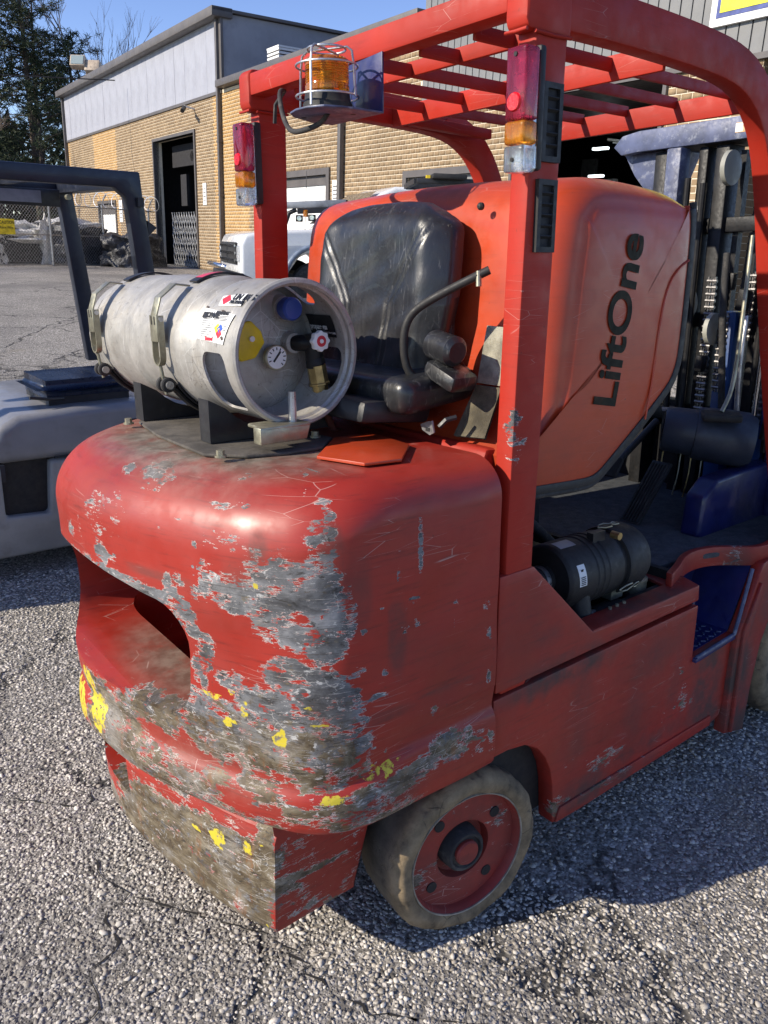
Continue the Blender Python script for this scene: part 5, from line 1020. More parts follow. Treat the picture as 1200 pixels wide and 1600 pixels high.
# ---------------------------------------------------------------- seat, tipped with the cover
def seat():
    t = empty('seat', (-.062, -.058, 0), 0, FK); nu, nv = 90, 90; V = []
    yc = .515
    def halfw(v): return .200+.040*min(1, v/.45)-.005*v-.02*max(0, v-.6)
    side_l = lambda v: 0
    Vt = np.zeros((nv, nu, 3))
    for j in range(nv):
        v = j/(nv-1)
        for i in range(nu):
            u = 2*i/(nu-1)-1; hw = halfw(v); r = .17; uu = u
            # superellipse top corners
            z = 1.245+.405*v; y = yc+hw*u
            if v > .72:
                k = (v-.72)/.28; hw2 = hw*(1-k**5*.20); y = yc+hw2*u; z = 1.245+.405*(.72+.28*k)-.034*abs(u)**4*k
            x = .225-.055*(1-v)-.000
            edge = max(abs(u), 0); bulge = .050*(1-abs(u)**6)*(1-max(0, (v-.80)/.20)**3)*(min(1, v/.08)**.5)
            bolster = .016*math.exp(-((abs(u)-.80)/.16)**2)*(.3+.7*min(1, v/.7)); dip = -.010*math.exp(-(u/.5)**2)*math.sin(math.pi*min(1, v*1.1))
            # V shaped stitch lines
            ul = .30+.0*v if v < .45 else .30+(v-.45)*1.15; gcol = 0
            for off in (0, .085): gcol += .0045*math.exp(-((abs(u)-(ul+off))/.014)**2)*(v < .93)
            x = x-bulge-bolster-dip+gcol+.0016*math.sin(u*9+v*14)*math.sin(v*21)
            Vt[j, i] = (x, y, z)
    V = [tuple(p) for p in Vt.reshape(-1, 3)]; F = [(j*nu+i, j*nu+i+1, (j+1)*nu+i+1, (j+1)*nu+i) for j in range(nv-1) for i in range(nu-1)]
    rim = [j*nu for j in range(nv)]+[(nv-1)*nu+i for i in range(1, nu)]+[j*nu+nu-1 for j in range(nv-2, -1, -1)]+[i for i in range(nu-2, 0, -1)]
    st = len(V); V += [(V[k][0]+.035, V[k][1]+(yc-V[k][1])*.02, V[k][2]) for k in rim]; st2 = len(V); V += [(.235, V[k][1]+(yc-V[k][1])*.08, V[k][2]-.01) for k in rim]; n = len(rim)
    F += [(rim[i], rim[(i+1) % n], st+(i+1) % n, st+i) for i in range(n)]+[(st+i, st+(i+1) % n, st2+(i+1) % n, st2+i) for i in range(n)]+[tuple(st2+i for i in range(n))]
    o = G().add(V, F).obj('cushion', M_['vinyl'], t); shade(o, 60)
    G().box(.20, .235, .29, .74, 1.25, 1.60).obj('seat_pan', M_['plastic'], t, bevel=.02)
    # second cushion lying flat below
    bm = bmesh.new(); bmesh.ops.create_cube(bm, size=1); 
    for v in bm.verts: v.co = Vector((v.co.x*.22, v.co.y*.52, v.co.z*.080))
    bmesh.ops.bevel(bm, geom=bm.edges[:], offset=.036, segments=5, profile=.6, affect='EDGES')
    me = bpy.data.meshes.new('cushion'); bm.to_mesh(me); bm.free(); me.materials.append(M_['vinyl']); o = bpy.data.objects.new('backrest', me); COL.objects.link(o); o.parent = t; o.location = (.145, .50, 1.250); o.rotation_euler = (0, R(-6), 0); shade(o, 50)
    G().prism([(-.03, 1.19), (.16, 1.17), (.18, 1.23), (-.02, 1.235)], .30, .70, 'Y').obj('seat_hinge', M_['black'], t, bevel=.01)
    # hip restraint tube
    G().tube([tuple(p) for p in resample([(.185, .150, 1.500), (.165, .175, 1.485), (.120, .245, 1.445), (.095, .285, 1.415), (.085, .298, 1.38), (.085, .300, 1.33), (.095, .295, 1.285), (.12, .28, 1.27)], 30)], .0088, 12).obj('hip_bar', M_['plastic'], t, smooth=60)
    G().cyl((.17, .165, 1.498), (.168, .162, 1.468), .006, n=12).obj('hip_bar_pivot', M_['zinc'], t)
    G().lathe([(0, .022), (.01, .032), (.08, .032), (.09, .022)], (.14, .19, 1.335), (.1, 1, .15), 24).obj('recliner_knob', M_['vinyl'], t, smooth=30)
    G().obox((.15, .22, 1.285), (.08, .10, .04), Matrix.Rotation(R(20), 3, 'X')).obj('seat_switch_box', M_['vinyl'], t, bevel=.015)
    # buckle tongue and belt
    G().prism([(.225, 1.165), (.238, 1.158), (.262, 1.166), (.268, 1.178), (.248, 1.186), (.232, 1.190)], .108, .112, 'X').obj('buckle_tongue', M_['steel'], t); G().box(.1065, .1078, .238, .250, 1.166, 1.174).obj('buckle_slot', M_['dark'], t)
    G().tube([(.11, .21, 1.18), (.12, .20, 1.195), (.14, .19, 1.20)], .006, 6).obj('belt', M_['black'], t)
seat()
# dark gap filler between cover and counterweight
G().box(.062, .18, .05, .93, .90, 1.05).prism([(.062, 1.05), (.20, 1.045), (.19, 1.13), (.10, 1.14)], .06, .92, 'Y').obj('cover_hinge_panel', M_['redclean'], FK, bevel=.01)
for o in FK.children:
    if o.name.startswith('cover_hinge_panel'): setattrs(o)

# ---------------------------------------------------------------- air cleaner and bits in the engine bay
def aircleaner():
    t = empty('air_cleaner', (0, 0, 0), 0, FK); a = Vector((.40, .135, .752)); b = Vector((.745, .135, .745)); d = (b-a).normalized(); L = (b-a).length; r = .088
    G().lathe([(0, .040), (0, .080), (.006, r-.002), (.012, r), (.105, r), (.108, r+.003), (.114, r+.003), (.117, r), (.128, r), (.131, r+.003), (.137, r+.003), (.140, r), (.151, r), (.154, r+.003), (.160, r+.003), (.163, r), (.215, r), (.217, r-.004)], a, d, 56).obj('canister', M_['plastic'], t, smooth=30)
    G().lathe([(.217, r-.006), (.235, r-.006), (.236, r+.004), (.243, r+.006), (L-.03, r+.005), (L-.008, r-.004), (L, r-.03), (L+.002, .001)], a, d, 56).obj('end_cap', M_['plastic'], t, smooth=30)
    G().lathe([(-.075, .036), (0, .037), (.004, .046), (.01, .05)], a, d, 32).obj('outlet', M_['plastic'], t, smooth=30); G().lathe([(-.030, .0385), (-.016, .0385)], a, d, 32).obj('hose_clamp', M_['steel'], t, smooth=30)
    G().tube([(.05, .20, .86), (.15, .18, .80), (.25, .15, .765), (.345, .136, .753)], .034, 18).obj('intake_hose', M_['rubber'], t, smooth=60)
    # downward outlet
    c = Vector((.475, .075, .70)); G().cyl(c+Vector((0, .02, .05)), c+Vector((0, 0, -.045)), .030, n=24).obj('drop_pipe', M_['plastic'], t, smooth=30)
    G().lathe([(0, .030), (.006, .034), (.012, .031), (.018, .034), (.024, .031), (.030, .034), (.05, .034)], c+Vector((0, 0, -.04)), (0, 0, -1), 28).obj('rubber_boot', M_['rubber'], t, smooth=30)
    G().lathe([(0, .0355), (.010, .0355)], c+Vector((0, 0, -.042)), (0, 0, -1), 28).obj('hose_clamp', M_['steel'], t, smooth=30)
    G().obox(c+Vector((.036, -.012, -.046)), (.016, .008, .012)).obj('clamp_screw', M_['steel'], t)
    # sticker following the canister
    def stk(x0, x1, a0, a1, nm='sticker'):
        vs = []; n = 8
        for i in range(n+1):
            th = R(a0+(a1-a0)*i/n)
            for x in (x0, x1): vs.append(a+d*x+Vector((0, -math.cos(th), math.sin(th)))*(r+.0008))
        return G().add(vs, [(2*i, 2*i+1, 2*i+3, 2*i+2) for i in range(n)]).obj(nm, M_['label'], t, fix=False)
    stk(.030, .058, -2, 34); g = G()
    for k in range(5):
        th = R(1+k*3.0); p = a+d*.044+Vector((0, -math.cos(th), math.sin(th)))*(r+.0016); g.obox(p, (.018, .0006, .0022))
    th = R(24); g.obox(a+d*.044+Vector((0, -math.cos(th), math.sin(th)))*(r+.0016), (.008, .001, .006)); g.obj('print', M_['ink'], t)
    stk2 = stk(.02, .08, 70, 92); stk2.data.materials[0] = generic('faded grey sticker', (.25, .25, .27), .5)
    # straps, latches
    for th in (88, -30):
        p = a+d*.232+Vector((0, -math.cos(R(th)), math.sin(R(th))))*(r+.012); nrm_ = Vector((0, -math.cos(R(th)), math.sin(R(th)))); tg = d.cross(nrm_)
        G().tube([p-d*.03, p-d*.012+tg*.012, p+d*.012+tg*.014, p+d*.028, p+d*.012-tg*.014, p-d*.012-tg*.012], .0022, 6, closed=True).obj('wire_latch', M_['zinc'], t, smooth=60)
        G().tube([p+d*.026+tg*.0, p+d*.036+tg*.009, p+d*.048+tg*.009, p+d*.052, p+d*.044-tg*.009, p+d*.034-tg*.007], .002, 6, closed=True).obj('wire_latch', M_['zinc'], t, smooth=60)
    G().obox((.56, .105, .838), (.050, .02, .030)).obj('mount_tab', M_['black'], t); G().cyl((.60, .085, .842), (.60, .06, .842), .010, n=14).obj('mount_bolt', M_['brass'], t)
    G().lathe([(0, .032), (.034, .032), (.038, .034), (.044, .034), (.046, .030), (.046, .001)], (.745, .10, .640), (0, 0, 1), 28, cap=False).obj('filler_cap', M_['zinc'], FK, smooth=30)
    G().lathe([(0, .030), (.03, .024), (.032, .040), (.04, .040)], (.745, .10, .605), (0, 0, 1), 24).obj('filler_neck', M_['plastic'], FK, smooth=30)
    G().obox((.60, .075, .638), (.11, .05, .022)).obj('relay_box', M_['plastic'], FK, bevel=.004); o = G().obox((.565, .03, .650), (.08, .03, .024)).obj('fuse_block', M_['rimred'], FK, bevel=.003); setattrs(o)
    for x in (.545, .575, .605): G().cyl((x, .035, .662), (x, .035, .670), .005, n=8).obj('terminal', M_['zinc'], FK)
    G().obox((.64, .10, .668), (.05, .035, .03)).obj('bracket', M_['zinc'], FK)
    G().lathe([(0, .05), (.02, .055), (.10, .055), (.12, .04)], (.30, .38, .80), (0, 0, 1), 20).obj('oil_cap', M_['black'], FK, smooth=30)
    G().tube([tuple(p) for p in resample([(.20, .30, .72), (.35, .30, .90), (.52, .34, .86), (.70, .36, .72)], 20)], .017, 10).obj('hose', M_['rubber'], FK, smooth=60)
    G().box(.30, .70, .22, .50, .50, .72).obj('engine_block', M_['grease'], FK, bevel=.02)
    G().lathe([(0, .05), (.09, .05), (.10, .03)], (.30, .42, .86), (-.1, -.6, .1), 20).obj('ignition_coil', M_['plastic'], FK, smooth=30)
aircleaner()
# ---------------------------------------------------------------- driver's area
G().box(1.70, 1.76, .02, .96, .69, 1.02).obj('dash_panel', M_['dark'], FK)
o = G().prism([(1.17, .69), (1.185, .82), (1.25, .865), (1.40, .872), (1.66, .872), (1.66, .50), (1.40, .52), (1.25, .66)], .165, .235, 'Y').obj('cowl', M_['blue'], FK, bevel=.012, seg=3)
G().lathe([(0, .05), (.0, .068), (.01, .075), (.10, .078), (.101, .084), (.12, .088), (.20, .092), (.26, .090), (.285, .075), (.29, .001)], (1.32, .42, .985), (.55, -.84, -.10), 40, cap=False).obj('column_cover', M_['colcover'] if 'colcover' in M_ else generic('blue black plastic cover', (.035, .042, .062), .45, 0, .2, 8, .3, (.08, .09, .11)), FK, smooth=35)
G().obox((1.345, .405, 1.048), (.07, .05, .006), Matrix.Rotation(R(-55), 3, 'Z')).obj('instrument_label', generic('grey label', (.16, .18, .22), .5), FK)
G().obox((1.36, .24, 1.045), (.12, .10, .025), Matrix.Rotation(R(-55), 3, 'Z')).obj('lever_tower', M_['plastic'], FK, bevel=.008)
G().tube([tuple(p) for p in resample([(1.36, .24, 1.06), (1.40, .235, 1.12), (1.42, .24, 1.25), (1.44, .25, 1.42), (1.46, .26, 1.60)], 20)], .007, 8).obj('control_lever', M_['zinc'], FK, smooth=60)
G().tube([tuple(p) for p in resample([(1.10, .42, 1.06), (1.16, .40, 1.20), (1.24, .385, 1.36), (1.26, .39, 1.40), (1.22, .43, 1.42), (1.0, .62, 1.43)], 24)], .009, 8).obj('grab_handle', M_['plastic'], FK, smooth=60)
G().tube([tuple(p) for p in resample([(1.06, .48, 1.04), (1.10, .46, 1.18), (1.16, .45, 1.33), (1.17, .46, 1.37), (1.12, .50, 1.39), (1.0, .60, 1.40)], 24)], .007, 8).obj('grab_handle', M_['plastic'], FK, smooth=60)
G().lathe([(0, .001), (0, .165), (.012, .175), (.024, .165)], (1.08, .58, 1.03), (-.5, 0, .86), 36, cap=False).obj('steering_hub', M_['dark'], FK, smooth=30)
# pedals
g = G().obox((1.22, .40, .775), (.26, .075, .012), Matrix.Rotation(R(-48), 3, 'Y')); g.obj('accelerator_pedal', M_['plastic'], FK, bevel=.004)
for k in range(6): G().obox((1.216, .372+k*.011, .784), (.23, .003, .006), Matrix.Rotation(R(-48), 3, 'Y')).obj('pedal_rib', M_['rubber'], FK)
G().obox((1.20, .535, .85), (.075, .085, .014), Matrix.Rotation(R(-55), 3, 'Y')).obj('brake_pedal', M_['plastic'], FK, bevel=.008); G().cyl((1.21, .535, .84), (1.45, .53, .98), .012, n=10).obj('pedal_arm', M_['black'], FK)
for i, (y, c) in enumerate(((.40, 'zinc'), (.36, 'brass'), (.32, 'zinc'), (.47, 'brass'))):
    G().tube([tuple(p) for p in resample([(1.45, y, 1.0), (1.42, y-.01, .93), (1.43, y+.012, .88), (1.41, y, .82), (1.40, y+.01, .74)], 14)], .0032, 6).obj('wire', M_[c], FK, smooth=60)
G().tube([(.85, .40, .95), (.98, .50, 1.02), (1.1, .55, 1.04)], .006, 6).obj('strut_rod', M_['steel'], FK)
# ---------------------------------------------------------------- mast with chains, cylinders and hoses
def mast():
    t = empty('mast', (0, 0, 0), 0, FK)
    X = 1.62
    o = G().prism([(.905, 1.93), (.87, 1.965), (.80, 1.975), (.10, 1.975), (.02, 1.96), (.0, 1.93), (.02, 1.905), (.62, 1.905), (.80, 1.905), (.87, 1.90)], X-.03, X+.01, 'X').obj('top_beam', M_['bluelit'], t, bevel=.004)
    o = G().prism([(.905, 1.93), (.87, 1.965), (.70, 1.97), (.66, 1.90), (.70, 1.80), (.735, 1.775), (.79, 1.775), (.84, 1.83)], X+.02, X+.16, 'X').obj('top_plate', M_['bluelit'], t, bevel=.004)
    G().box(X-.02, X+.16, .02, .86, 1.905, 1.915).obj('beam_underside', M_['dark'], t)
    for y in (.635, .17): G().box(X-.055, X+.01, y-.028, y+.028, 1.62, 1.90).obj('inner_rail_face', M_['bluelit'], t, bevel=.006); 
    G().cyl((X-.01, .655, 1.30), (X-.01, .655, 1.66), .040, n=20).obj('lift_cylinder', M_['bluelit'], t, smooth=30)
    G().cyl((X-.01, .16, .5), (X-.01, .16, 1.66), .040, n=20).obj('lift_cylinder', M_['blue'], t, smooth=30)
    # dark channel rails
    for y, w in ((.72, .05), (.555, .035), (.485, .05), (.30, .04), (.225, .05), (.09, .06)):
        G().box(X, X+.10, y-w/2, y+w/2, .25, 1.90).obj('channel_rail', M_['grease'], t, bevel=.006)
    for y in (.43, .36): G().box(X+.04, X+.07, y-.01, y+.01, .4, 1.88).obj('channel_rail', M_['grease'], t)
    for z in (.95, 1.30, 1.62): G().box(X+.02, X+.09, .05, .74, z, z+.05).obj('cross_tie', M_['grease'], t, bevel=.006)
    for y, z0, z1 in ((.585, .9, 1.80), (.525, 1.0, 1.78), (.20, .9, 1.7), (.265, 1.1, 1.75)):
        G().cyl((X-.03, y, z0), (X-.03, y, z1), .011, n=10).obj('chain_anchor_rod', M_['grease'], t, smooth=30)
    link = None
    for y, z0, z1 in ((.555, 1.30, 1.72), (.46, 1.02, 1.50), (.245, 1.0, 1.62), (.40, 1.10, 1.38), (.32, 1.28, 1.52), (.13, 1.0, 1.4)):
        n = int((z1-z0)/.022)
        for k in range(n):
            z = z0+k*.022
            if link is None:
                link = G().box(-.004, .004, -.015, -.010, -.014, .014).box(-.004, .004, .010, .015, -.014, .014).cyl((0, -.018, 0), (0, .018, 0), .006, n=8).box(-.003, .003, -.007, -.003, -.016, .008).box(-.003, .003, .003, .007, -.016, .008).obj('chain_link', M_['chain'], t); link.location = (X-.02, y, z)
            else: inst(link, (X-.02, y, z), t)
    for y, z in ((.42, 1.82), (.42, 1.30), (.53, 1.38)):
        G().lathe([(0, .03), (.004, .055), (.02, .055), (.024, .03)], (X-.03, y, z), (0, 1, 0), 24).obj('chain_pulley', generic('pale worn pulley', (.32, .32, .28), .5), t, smooth=30)
    for pts, r_, c in (([(X-.05, .40, 1.55), (X-.08, .38, 1.40), (X-.06, .37, 1.2), (X-.04, .36, 1.0)], .012, 'rubber'), ([(X-.08, .11, 1.78), (X-.10, .08, 1.60), (X-.08, .09, 1.45), (X-.06, .13, 1.30)], .013, 'rubber'),
                       ([(X-.05, .14, 1.62), (X-.09, .11, 1.48), (X-.07, .16, 1.2), (X-.05, .20, .95)], .012, 'grease'), ([(X-.02, .68, 1.75), (X-.04, .71, 1.68), (X-.03, .72, 1.5), (X-.03, .73, 1.3)], .008, 'steel'), ([(X-.06, .30, 1.35), (X-.09, .29, 1.2), (X-.06, .29, .95)], .010, 'steel'), ([(X-.06, .24, 1.45), (X-.05, .235, 1.2), (X-.05, .24, 1.0)], .009, 'chrome')):
        G().tube([tuple(p) for p in resample(pts, 20)], r_, 8).obj('hydraulic_hose', M_[c], t, smooth=60)
    for y, z, s in ((.33, 1.40, .05), (.26, 1.52, .04), (.20, 1.42, .05), (.14, 1.52, .045), (.38, 1.46, .04), (.46, 1.18, .04), (.17, 1.30, .05), (.10, 1.42, .05)):
        G().obox((X-.04, y, z), (.03, s*.7, s*1.4), Matrix.Rotation(.1, 3, 'X')).obj('hose_clamp_block', M_['grease'], t, bevel=.005)
    G().box(X+.12, X+.16, -.05, .02, .3, 1.9).obj('channel_rail', M_['blue'], t, bevel=.005); G().box(X-.02, X+.05, .36, .42, .6, 1.36).obj('blue_panel', generic('bright blue hose cover', (.012, .05, .17), .4), t, bevel=.006)
    G().box(X-.02, X+.05, .215, .25, .6, 1.30).obj('blue_panel', bpy.data.materials['bright blue hose cover'], t, bevel=.006)
    G().cyl((X-.06, .045, 1.655), (X-.06, .015, 1.60), .016, n=12).obj('yellow_cap', M_['yellowcap'], t)
    # sticker on the beam
    s = G().box(X-.0315, X-.0302, .30, .43, 1.925, 1.955).obj('beam_sticker', generic('faded orange sticker', (.62, .36, .16), .6, 0, .3, 40, .7, (.5, .48, .42)), t); G().box(X-.032, X-.0316, .405, .43, 1.927, 1.953).obj('print', M_['label'], t)
    # carriage and forks beyond
    G().box(X+.18, X+.24, -.02, 1.0, .10, .16).box(X+.18, X+.24, -.02, 1.0, .50, .56).obj('carriage', M_['grease'], t)
    for y in (.15, .75): G().box(X+.24, X+.28, y, y+.1, .05, .6).box(X+.28, X+1.3, y, y+.1, .05, .09).obj('fork', M_['grease'], t)
mast()
# ================================================================= gas cylinder lying across the counterweight
def gas():
    T = empty('gas_cylinder'); T.matrix_world = FK.matrix_world @ Matrix.Translation((-.185, .70, 1.185)); tag(T, 'scuffed aluminium propane cylinder strapped on its side on top of the red counterweight', 'gas cylinder')
    Yo = .70; a = Vector((0, -1, 0)); r = .155; zc = .15
    C = lambda y: Vector((0, y-Yo, zc))
    P = lambda ang, rad, y: Vector((rad*math.cos(R(ang)), y-Yo, zc+rad*math.sin(R(ang))))
    # shell, lathe runs from the far end towards the collar
    L = 1.13
    pr = [(0, .001), (0, .05), (.004, .10), (.014, .13), (.032, .148), (.055, r)]
    for k in np.linspace(.06, .545, 60): pr.append((k, r+(.0022*math.exp(-((k-.30)/.006)**2))))
    pr += [(.560, r-.003), (.58, r-.009), (.60, r-.017), (.615, r-.022)]
    pr2 = [(.610, .148), (.625, .142), (.640, .128), (.650, .108), (.657, .08), (.661, .045), (.662, .001)]
    g = G().lathe(pr, C(L), a, 110, cap=False); b = g.obj('tank_body', M_['tank'], T, smooth=50)
    G().lathe(pr2, C(L), a, 90, cap=False).obj('tank_head', M_['tank'], T, smooth=50)
    # foot ring at the far end
    G().lathe([(0, .130), (-.03, .132), (-.032, .139), (0, .139)], C(L), a, 64).obj('foot_ring', M_['tank'], T, smooth=40)
    # collar, with hand holes cut
    ra = .148
    cp = [(0, ra-.011), (.003, ra), (.02, ra+.0015), (.135, ra), (.150, ra-.002), (.156, ra-.001), (.160, ra+.004), (.168, ra+.004), (.173, ra), (.173, ra-.006), (.168, ra-.010), (.155, ra-.008), (.150, ra-.013), (.142, ra-.013), (.137, ra-.005), (.02, ra-.004), (.003, ra-.013)]
    g = G().lathe(cp+[cp[0]], C(.502), a, 160, cap=False); col_ = g.obj('collar', M_['tank'], T)
    def cutter(a0, a1, y0, y1, rad=12, skew=0):
        pts = []
        for (ca, cy, s0) in ((a1-rad, y1-.022, 0), (a0+rad, y1-.022, 90), (a0+rad, y0+.022, 180), (a1-rad, y0+.022, 270)):
            for i in range(6): q = R(s0+18*i); pts.append((ca+rad*math.cos(q), cy+.022*math.sin(q)))
        g = G(); n = len(pts); dn = 1
        vs = [P(p, .10, y) for p, y in pts]+[P(p, .19, y) for p, y in pts]
        return g.add(vs, [tuple(range(n)), tuple(range(2*n-1, n-1, -1))]+[(i, (i+1) % n, n+(i+1) % n, n+i) for i in range(n)]).obj('cutter', M_['tank'], T)
    cs = [cutter(178, 232, .375, .472), cutter(-40, 0, .375, .480), cutter(85, 118, .40, .475) if False else cutter(40, 75, .415, .475)]
    for c in cs:
        md = col_.modifiers.new('b', 'BOOLEAN'); md.operation = 'DIFFERENCE'; md.object = c; md.solver = 'EXACT'
    bpy.context.view_layer.update(); me = bpy.data.meshes.new_from_object(col_.evaluated_get(bpy.context.evaluated_depsgraph_get())); col_.modifiers.clear(); col_.data = me
    for c in cs: bpy.data.objects.remove(c)
    shade(col_, 38)
    # stickers on the collar
    def curved(nm, mat, a0, a1, y0, y1, dr=.0022, quad=None, n=8):
        vs = []
        for i in range(n+1):
            for j in range(n+1):
                u, v = i/n, j/n
                if quad: aa = (quad[0][0]*(1-u)+quad[1][0]*u)*(1-v)+(quad[3][0]*(1-u)+quad[2][0]*u)*v; yy = (quad[0][1]*(1-u)+quad[1][1]*u)*(1-v)+(quad[3][1]*(1-u)+quad[2][1]*u)*v
                else: aa = a0+(a1-a0)*u; yy = y0+(y1-y0)*v
                vs.append(P(aa, ra+dr, yy))
        return G().add(vs, [(i*(n+1)+j, i*(n+1)+j+1, (i+1)*(n+1)+j+1, (i+1)*(n+1)+j) for i in range(n) for j in range(n)]).obj(nm, mat, T, fix=False)
    s1 = curved('sticker', M_['label'], 145, 170, .372, .482, quad=[(143, .495), (168.5, .495), (171, .378), (147, .362)]); s1['label'] = 'large torn white safety sticker'
    s2 = curved('sticker', M_['label'], 128, 139, .36, .45, quad=[(130, .460), (140, .450), (139, .360), (126, .372)]); s2['label'] = 'upper white hazard sticker with a red diamond'
    dr = .003
    g = [(curved('hazard_diamond', M_['redink'], 0, 0, 0, 0, dr, [(128.5, .435), (133.5, .452), (139, .432), (134, .414)], 3)), curved('nfpa_yellow', M_['yellowink'], 0, 0, 0, 0, dr, [(155, .413), (159, .425), (163, .413), (159, .401)], 2), curved('nfpa_red', M_['redink'], 0, 0, 0, 0, dr, [(159.2, .401), (163.2, .413), (167, .401), (163.2, .389)], 2), curved('nfpa_blue', M_['blueink'], 0, 0, 0, 0, dr, [(155.4, .401), (159, .389), (163, .400), (159.2, .412)], 2)]
    for o in g[1:]: pass
    rr = random.Random(3); gi = G()
    def line(a_, y0, y1, h=.45):
        vs = [P(a_, ra+dr, y0), P(a_+h, ra+dr, y0), P(a_+h, ra+dr, y1), P(a_, ra+dr, y1)]; gi.add(vs, [(0, 1, 2, 3)])
    for k in range(9): line(152+k*1.75, .486-.001*k, .452-.012*rr.random())
    for k in range(4): line(149+k*1.1, .440, .378+.01*rr.random())
    for k in range(3): line(156+k*3, .444, .432); line(154+k*3, .386, .376)
    for k in range(5): line(146+k*1.2+rr.random(), .490, .462+.012*rr.random(), .9)
    for k in range(3): line(136+k*1.2, .405, .370, .3)
    gi.obj('print', M_['ink'], T, kind='stuff', fix=False)
    def ctext(body, size, a_, y_, m, off=.001):
        d = Vector((0, -1, 0)); o_ = P(a_, ra+.0032, y_); up_ = Vector((-math.cos(R(a_-90)), 0, -math.sin(R(a_-90)))); up_ = (P(a_-5, ra, y_)-P(a_, ra, y_)).normalized()
        return text(body, size, m, T, axes(o_, d, up_), offset=off, extrude=.0002)
    ctext('UN 1075', .022, 133.5, .412, M_['ink']); ctext('PROPANE', .012, 137.5, .412, M_['ink'], .0005); ctext('PROPANE', .016, 151, .492, M_['ink']); ctext('WARNING', .011, 148, .44, M_['ink'], .0005); ctext('hazard', .012, 169, .455, M_['redink'], .0005)
    for q in ([(165.5, .392), (168, .386), (167, .378), (164.5, .384)], [(144, .425), (145.5, .418), (145, .408), (143.8, .413)], [(141, .497), (143, .494), (142.6, .484), (141.2, .487)]): curved('tear', generic('brown torn patch', (.08, .06, .05), .8), 0, 0, 0, 0, dr, q, 2)
    # name plate inside the far wall of the collar
    def inner(a0, a1, y0, y1, rad, nm, mat):
        n = 8; vs = []
        for i in range(n+1):
            for y in (y0, y1): vs.append(P(a0+(a1-a0)*i/n, rad, y))
        return G().add(vs, [(2*i, 2*i+1, 2*i+3, 2*i+2) for i in range(n)]).obj(nm, mat, T, fix=False)
    inner(9, 30, .39, .49, ra-.007, 'name_plate', M_['ink']); M = axes(P(16, ra-.0085, .483), (0, -1, 0), P(25, ra, .45)-P(16, ra, .45)); tx = text('propane gas', .018, M_['label'], T, M, offset=.0006, extrude=.0001, xs=.75)
    tx2 = text('HANDLE WITH CARE', .007, M_['label'], T, axes(P(12, ra-.0085, .455), (0, -1, 0), P(25, ra, .45)-P(16, ra, .45)), extrude=.0001)
    # fittings on the head
    H = lambda x, z, y: Vector((x+.185, y-Yo, z-1.185))
    def stub(x, z, prof, mat, nm, y0=.485, n=24, sm=30): return G().lathe(prof, H(x, z, y0), (0, -1, 0), n).obj(nm, mat, T, smooth=sm)
    stub(-.130, 1.420, [(-.02, .030), (.0, .030), (.012, .026), (.016, .026)], M_['tank'], 'boss'); stub(-.130, 1.420, [(.016, .020), (.026, .020), (.028, .025), (.050, .025), (.055, .021), (.056, .001)], M_['bluecap'], 'blue_cap')
    stub(-.232, 1.350, [(-.02, .028), (.010, .028), (.012, .020)], M_['tank'], 'boss'); o = G().prism([(-.265, 1.335), (-.250, 1.392), (-.222, 1.398), (-.198, 1.375), (-.190, 1.350), (-.215, 1.318), (-.250, 1.312)], 0, .012, 'Y'); o.v = [tuple(H(v[0], v[2], .455+v[1])) for v in o.v]; o.obj('yellow_cap', M_['yellowcap'], T, bevel=.004); stub(-.225, 1.36, [(0, .006), (.006, .006)], M_['whited'], 'cap_rivet', .454, 10)
    stub(-.182, 1.322, [(-.02, .026), (.005, .026), (.008, .022)], M_['tank'], 'boss'); stub(-.172, 1.318, [(.0, .018), (.02, .018), (.022, .027), (.034, .028), (.036, .026)], M_['zinc'], 'gauge_case', .475); gf = stub(-.172, 1.318, [(.0362, .024), (.0366, .024)], M_['label'], 'gauge_face', .475)
    G().obox(H(-.172, 1.320, .4375), (.004, .0015, .028), Matrix.Rotation(R(40), 3, 'Y')).obj('gauge_needle', M_['ink'], T)
    gk = G()
    for k in range(10): q = R(-50+28*k); gk.obox(H(-.172+.019*math.cos(q), 1.318+.019*math.sin(q), .4378), (.006, .001, .002), Matrix.Rotation(-q, 3, 'Y'))
    gk.obj('gauge_marks', M_['ink'], T)
    stub(-.118, 1.345, [(-.02, .040), (.0, .040), (.006, .032), (.01, .032), (.014, .026), (.035, .022)], M_['tank'], 'boss')
    # service valve with red and white hand wheel
    G().cyl(H(-.118, 1.345, .46), H(-.082, 1.345, .42), .018, n=20).cyl(H(-.085, 1.365, .425), H(-.082, 1.29, .425), .020, n=20).obj('valve_body', M_['grease'], T, bevel=.002); pf = []
    wh = G(); n = 48; vs = []
    for k in range(n): q = 2*math.pi*k/n; rad = .0215+.0018*math.cos(8*q); vs.append((rad*math.cos(q), rad*math.sin(q)))
    wh.v = []; g = G()
    cw = H(-.090, 1.352, .385); va = [cw+Vector((x, .0, y)) for x, y in vs]+[cw+Vector((x, .014, y)) for x, y in vs]; g.add(va, [tuple(range(n)), tuple(range(2*n-1, n-1, -1))]+[(i, (i+1) % n, n+(i+1) % n, n+i) for i in range(n)]); g.obj('hand_wheel', M_['whited'], T, bevel=.002)
    stub(-.090, 1.352, [(-.002, .013), (.0005, .012)], M_['redink'], 'wheel_mark', .385); stub(-.090, 1.352, [(.0, .005), (.003, .004)], M_['whited'], 'wheel_nut', .385)
    G().cyl(H(-.090, 1.352, .42), H(-.090, 1.352, .39), .008, n=12).obj('valve_stem', M_['brass'], T)
    d = Vector((.15, -.05, -1)).normalized(); o_ = H(-.083, 1.318, .425)
    G().lathe([(0, .018), (.012, .022), (.020, .022), (.022, .017)], o_, d, 24).obj('valve_collar', M_['grease'], T, smooth=30)
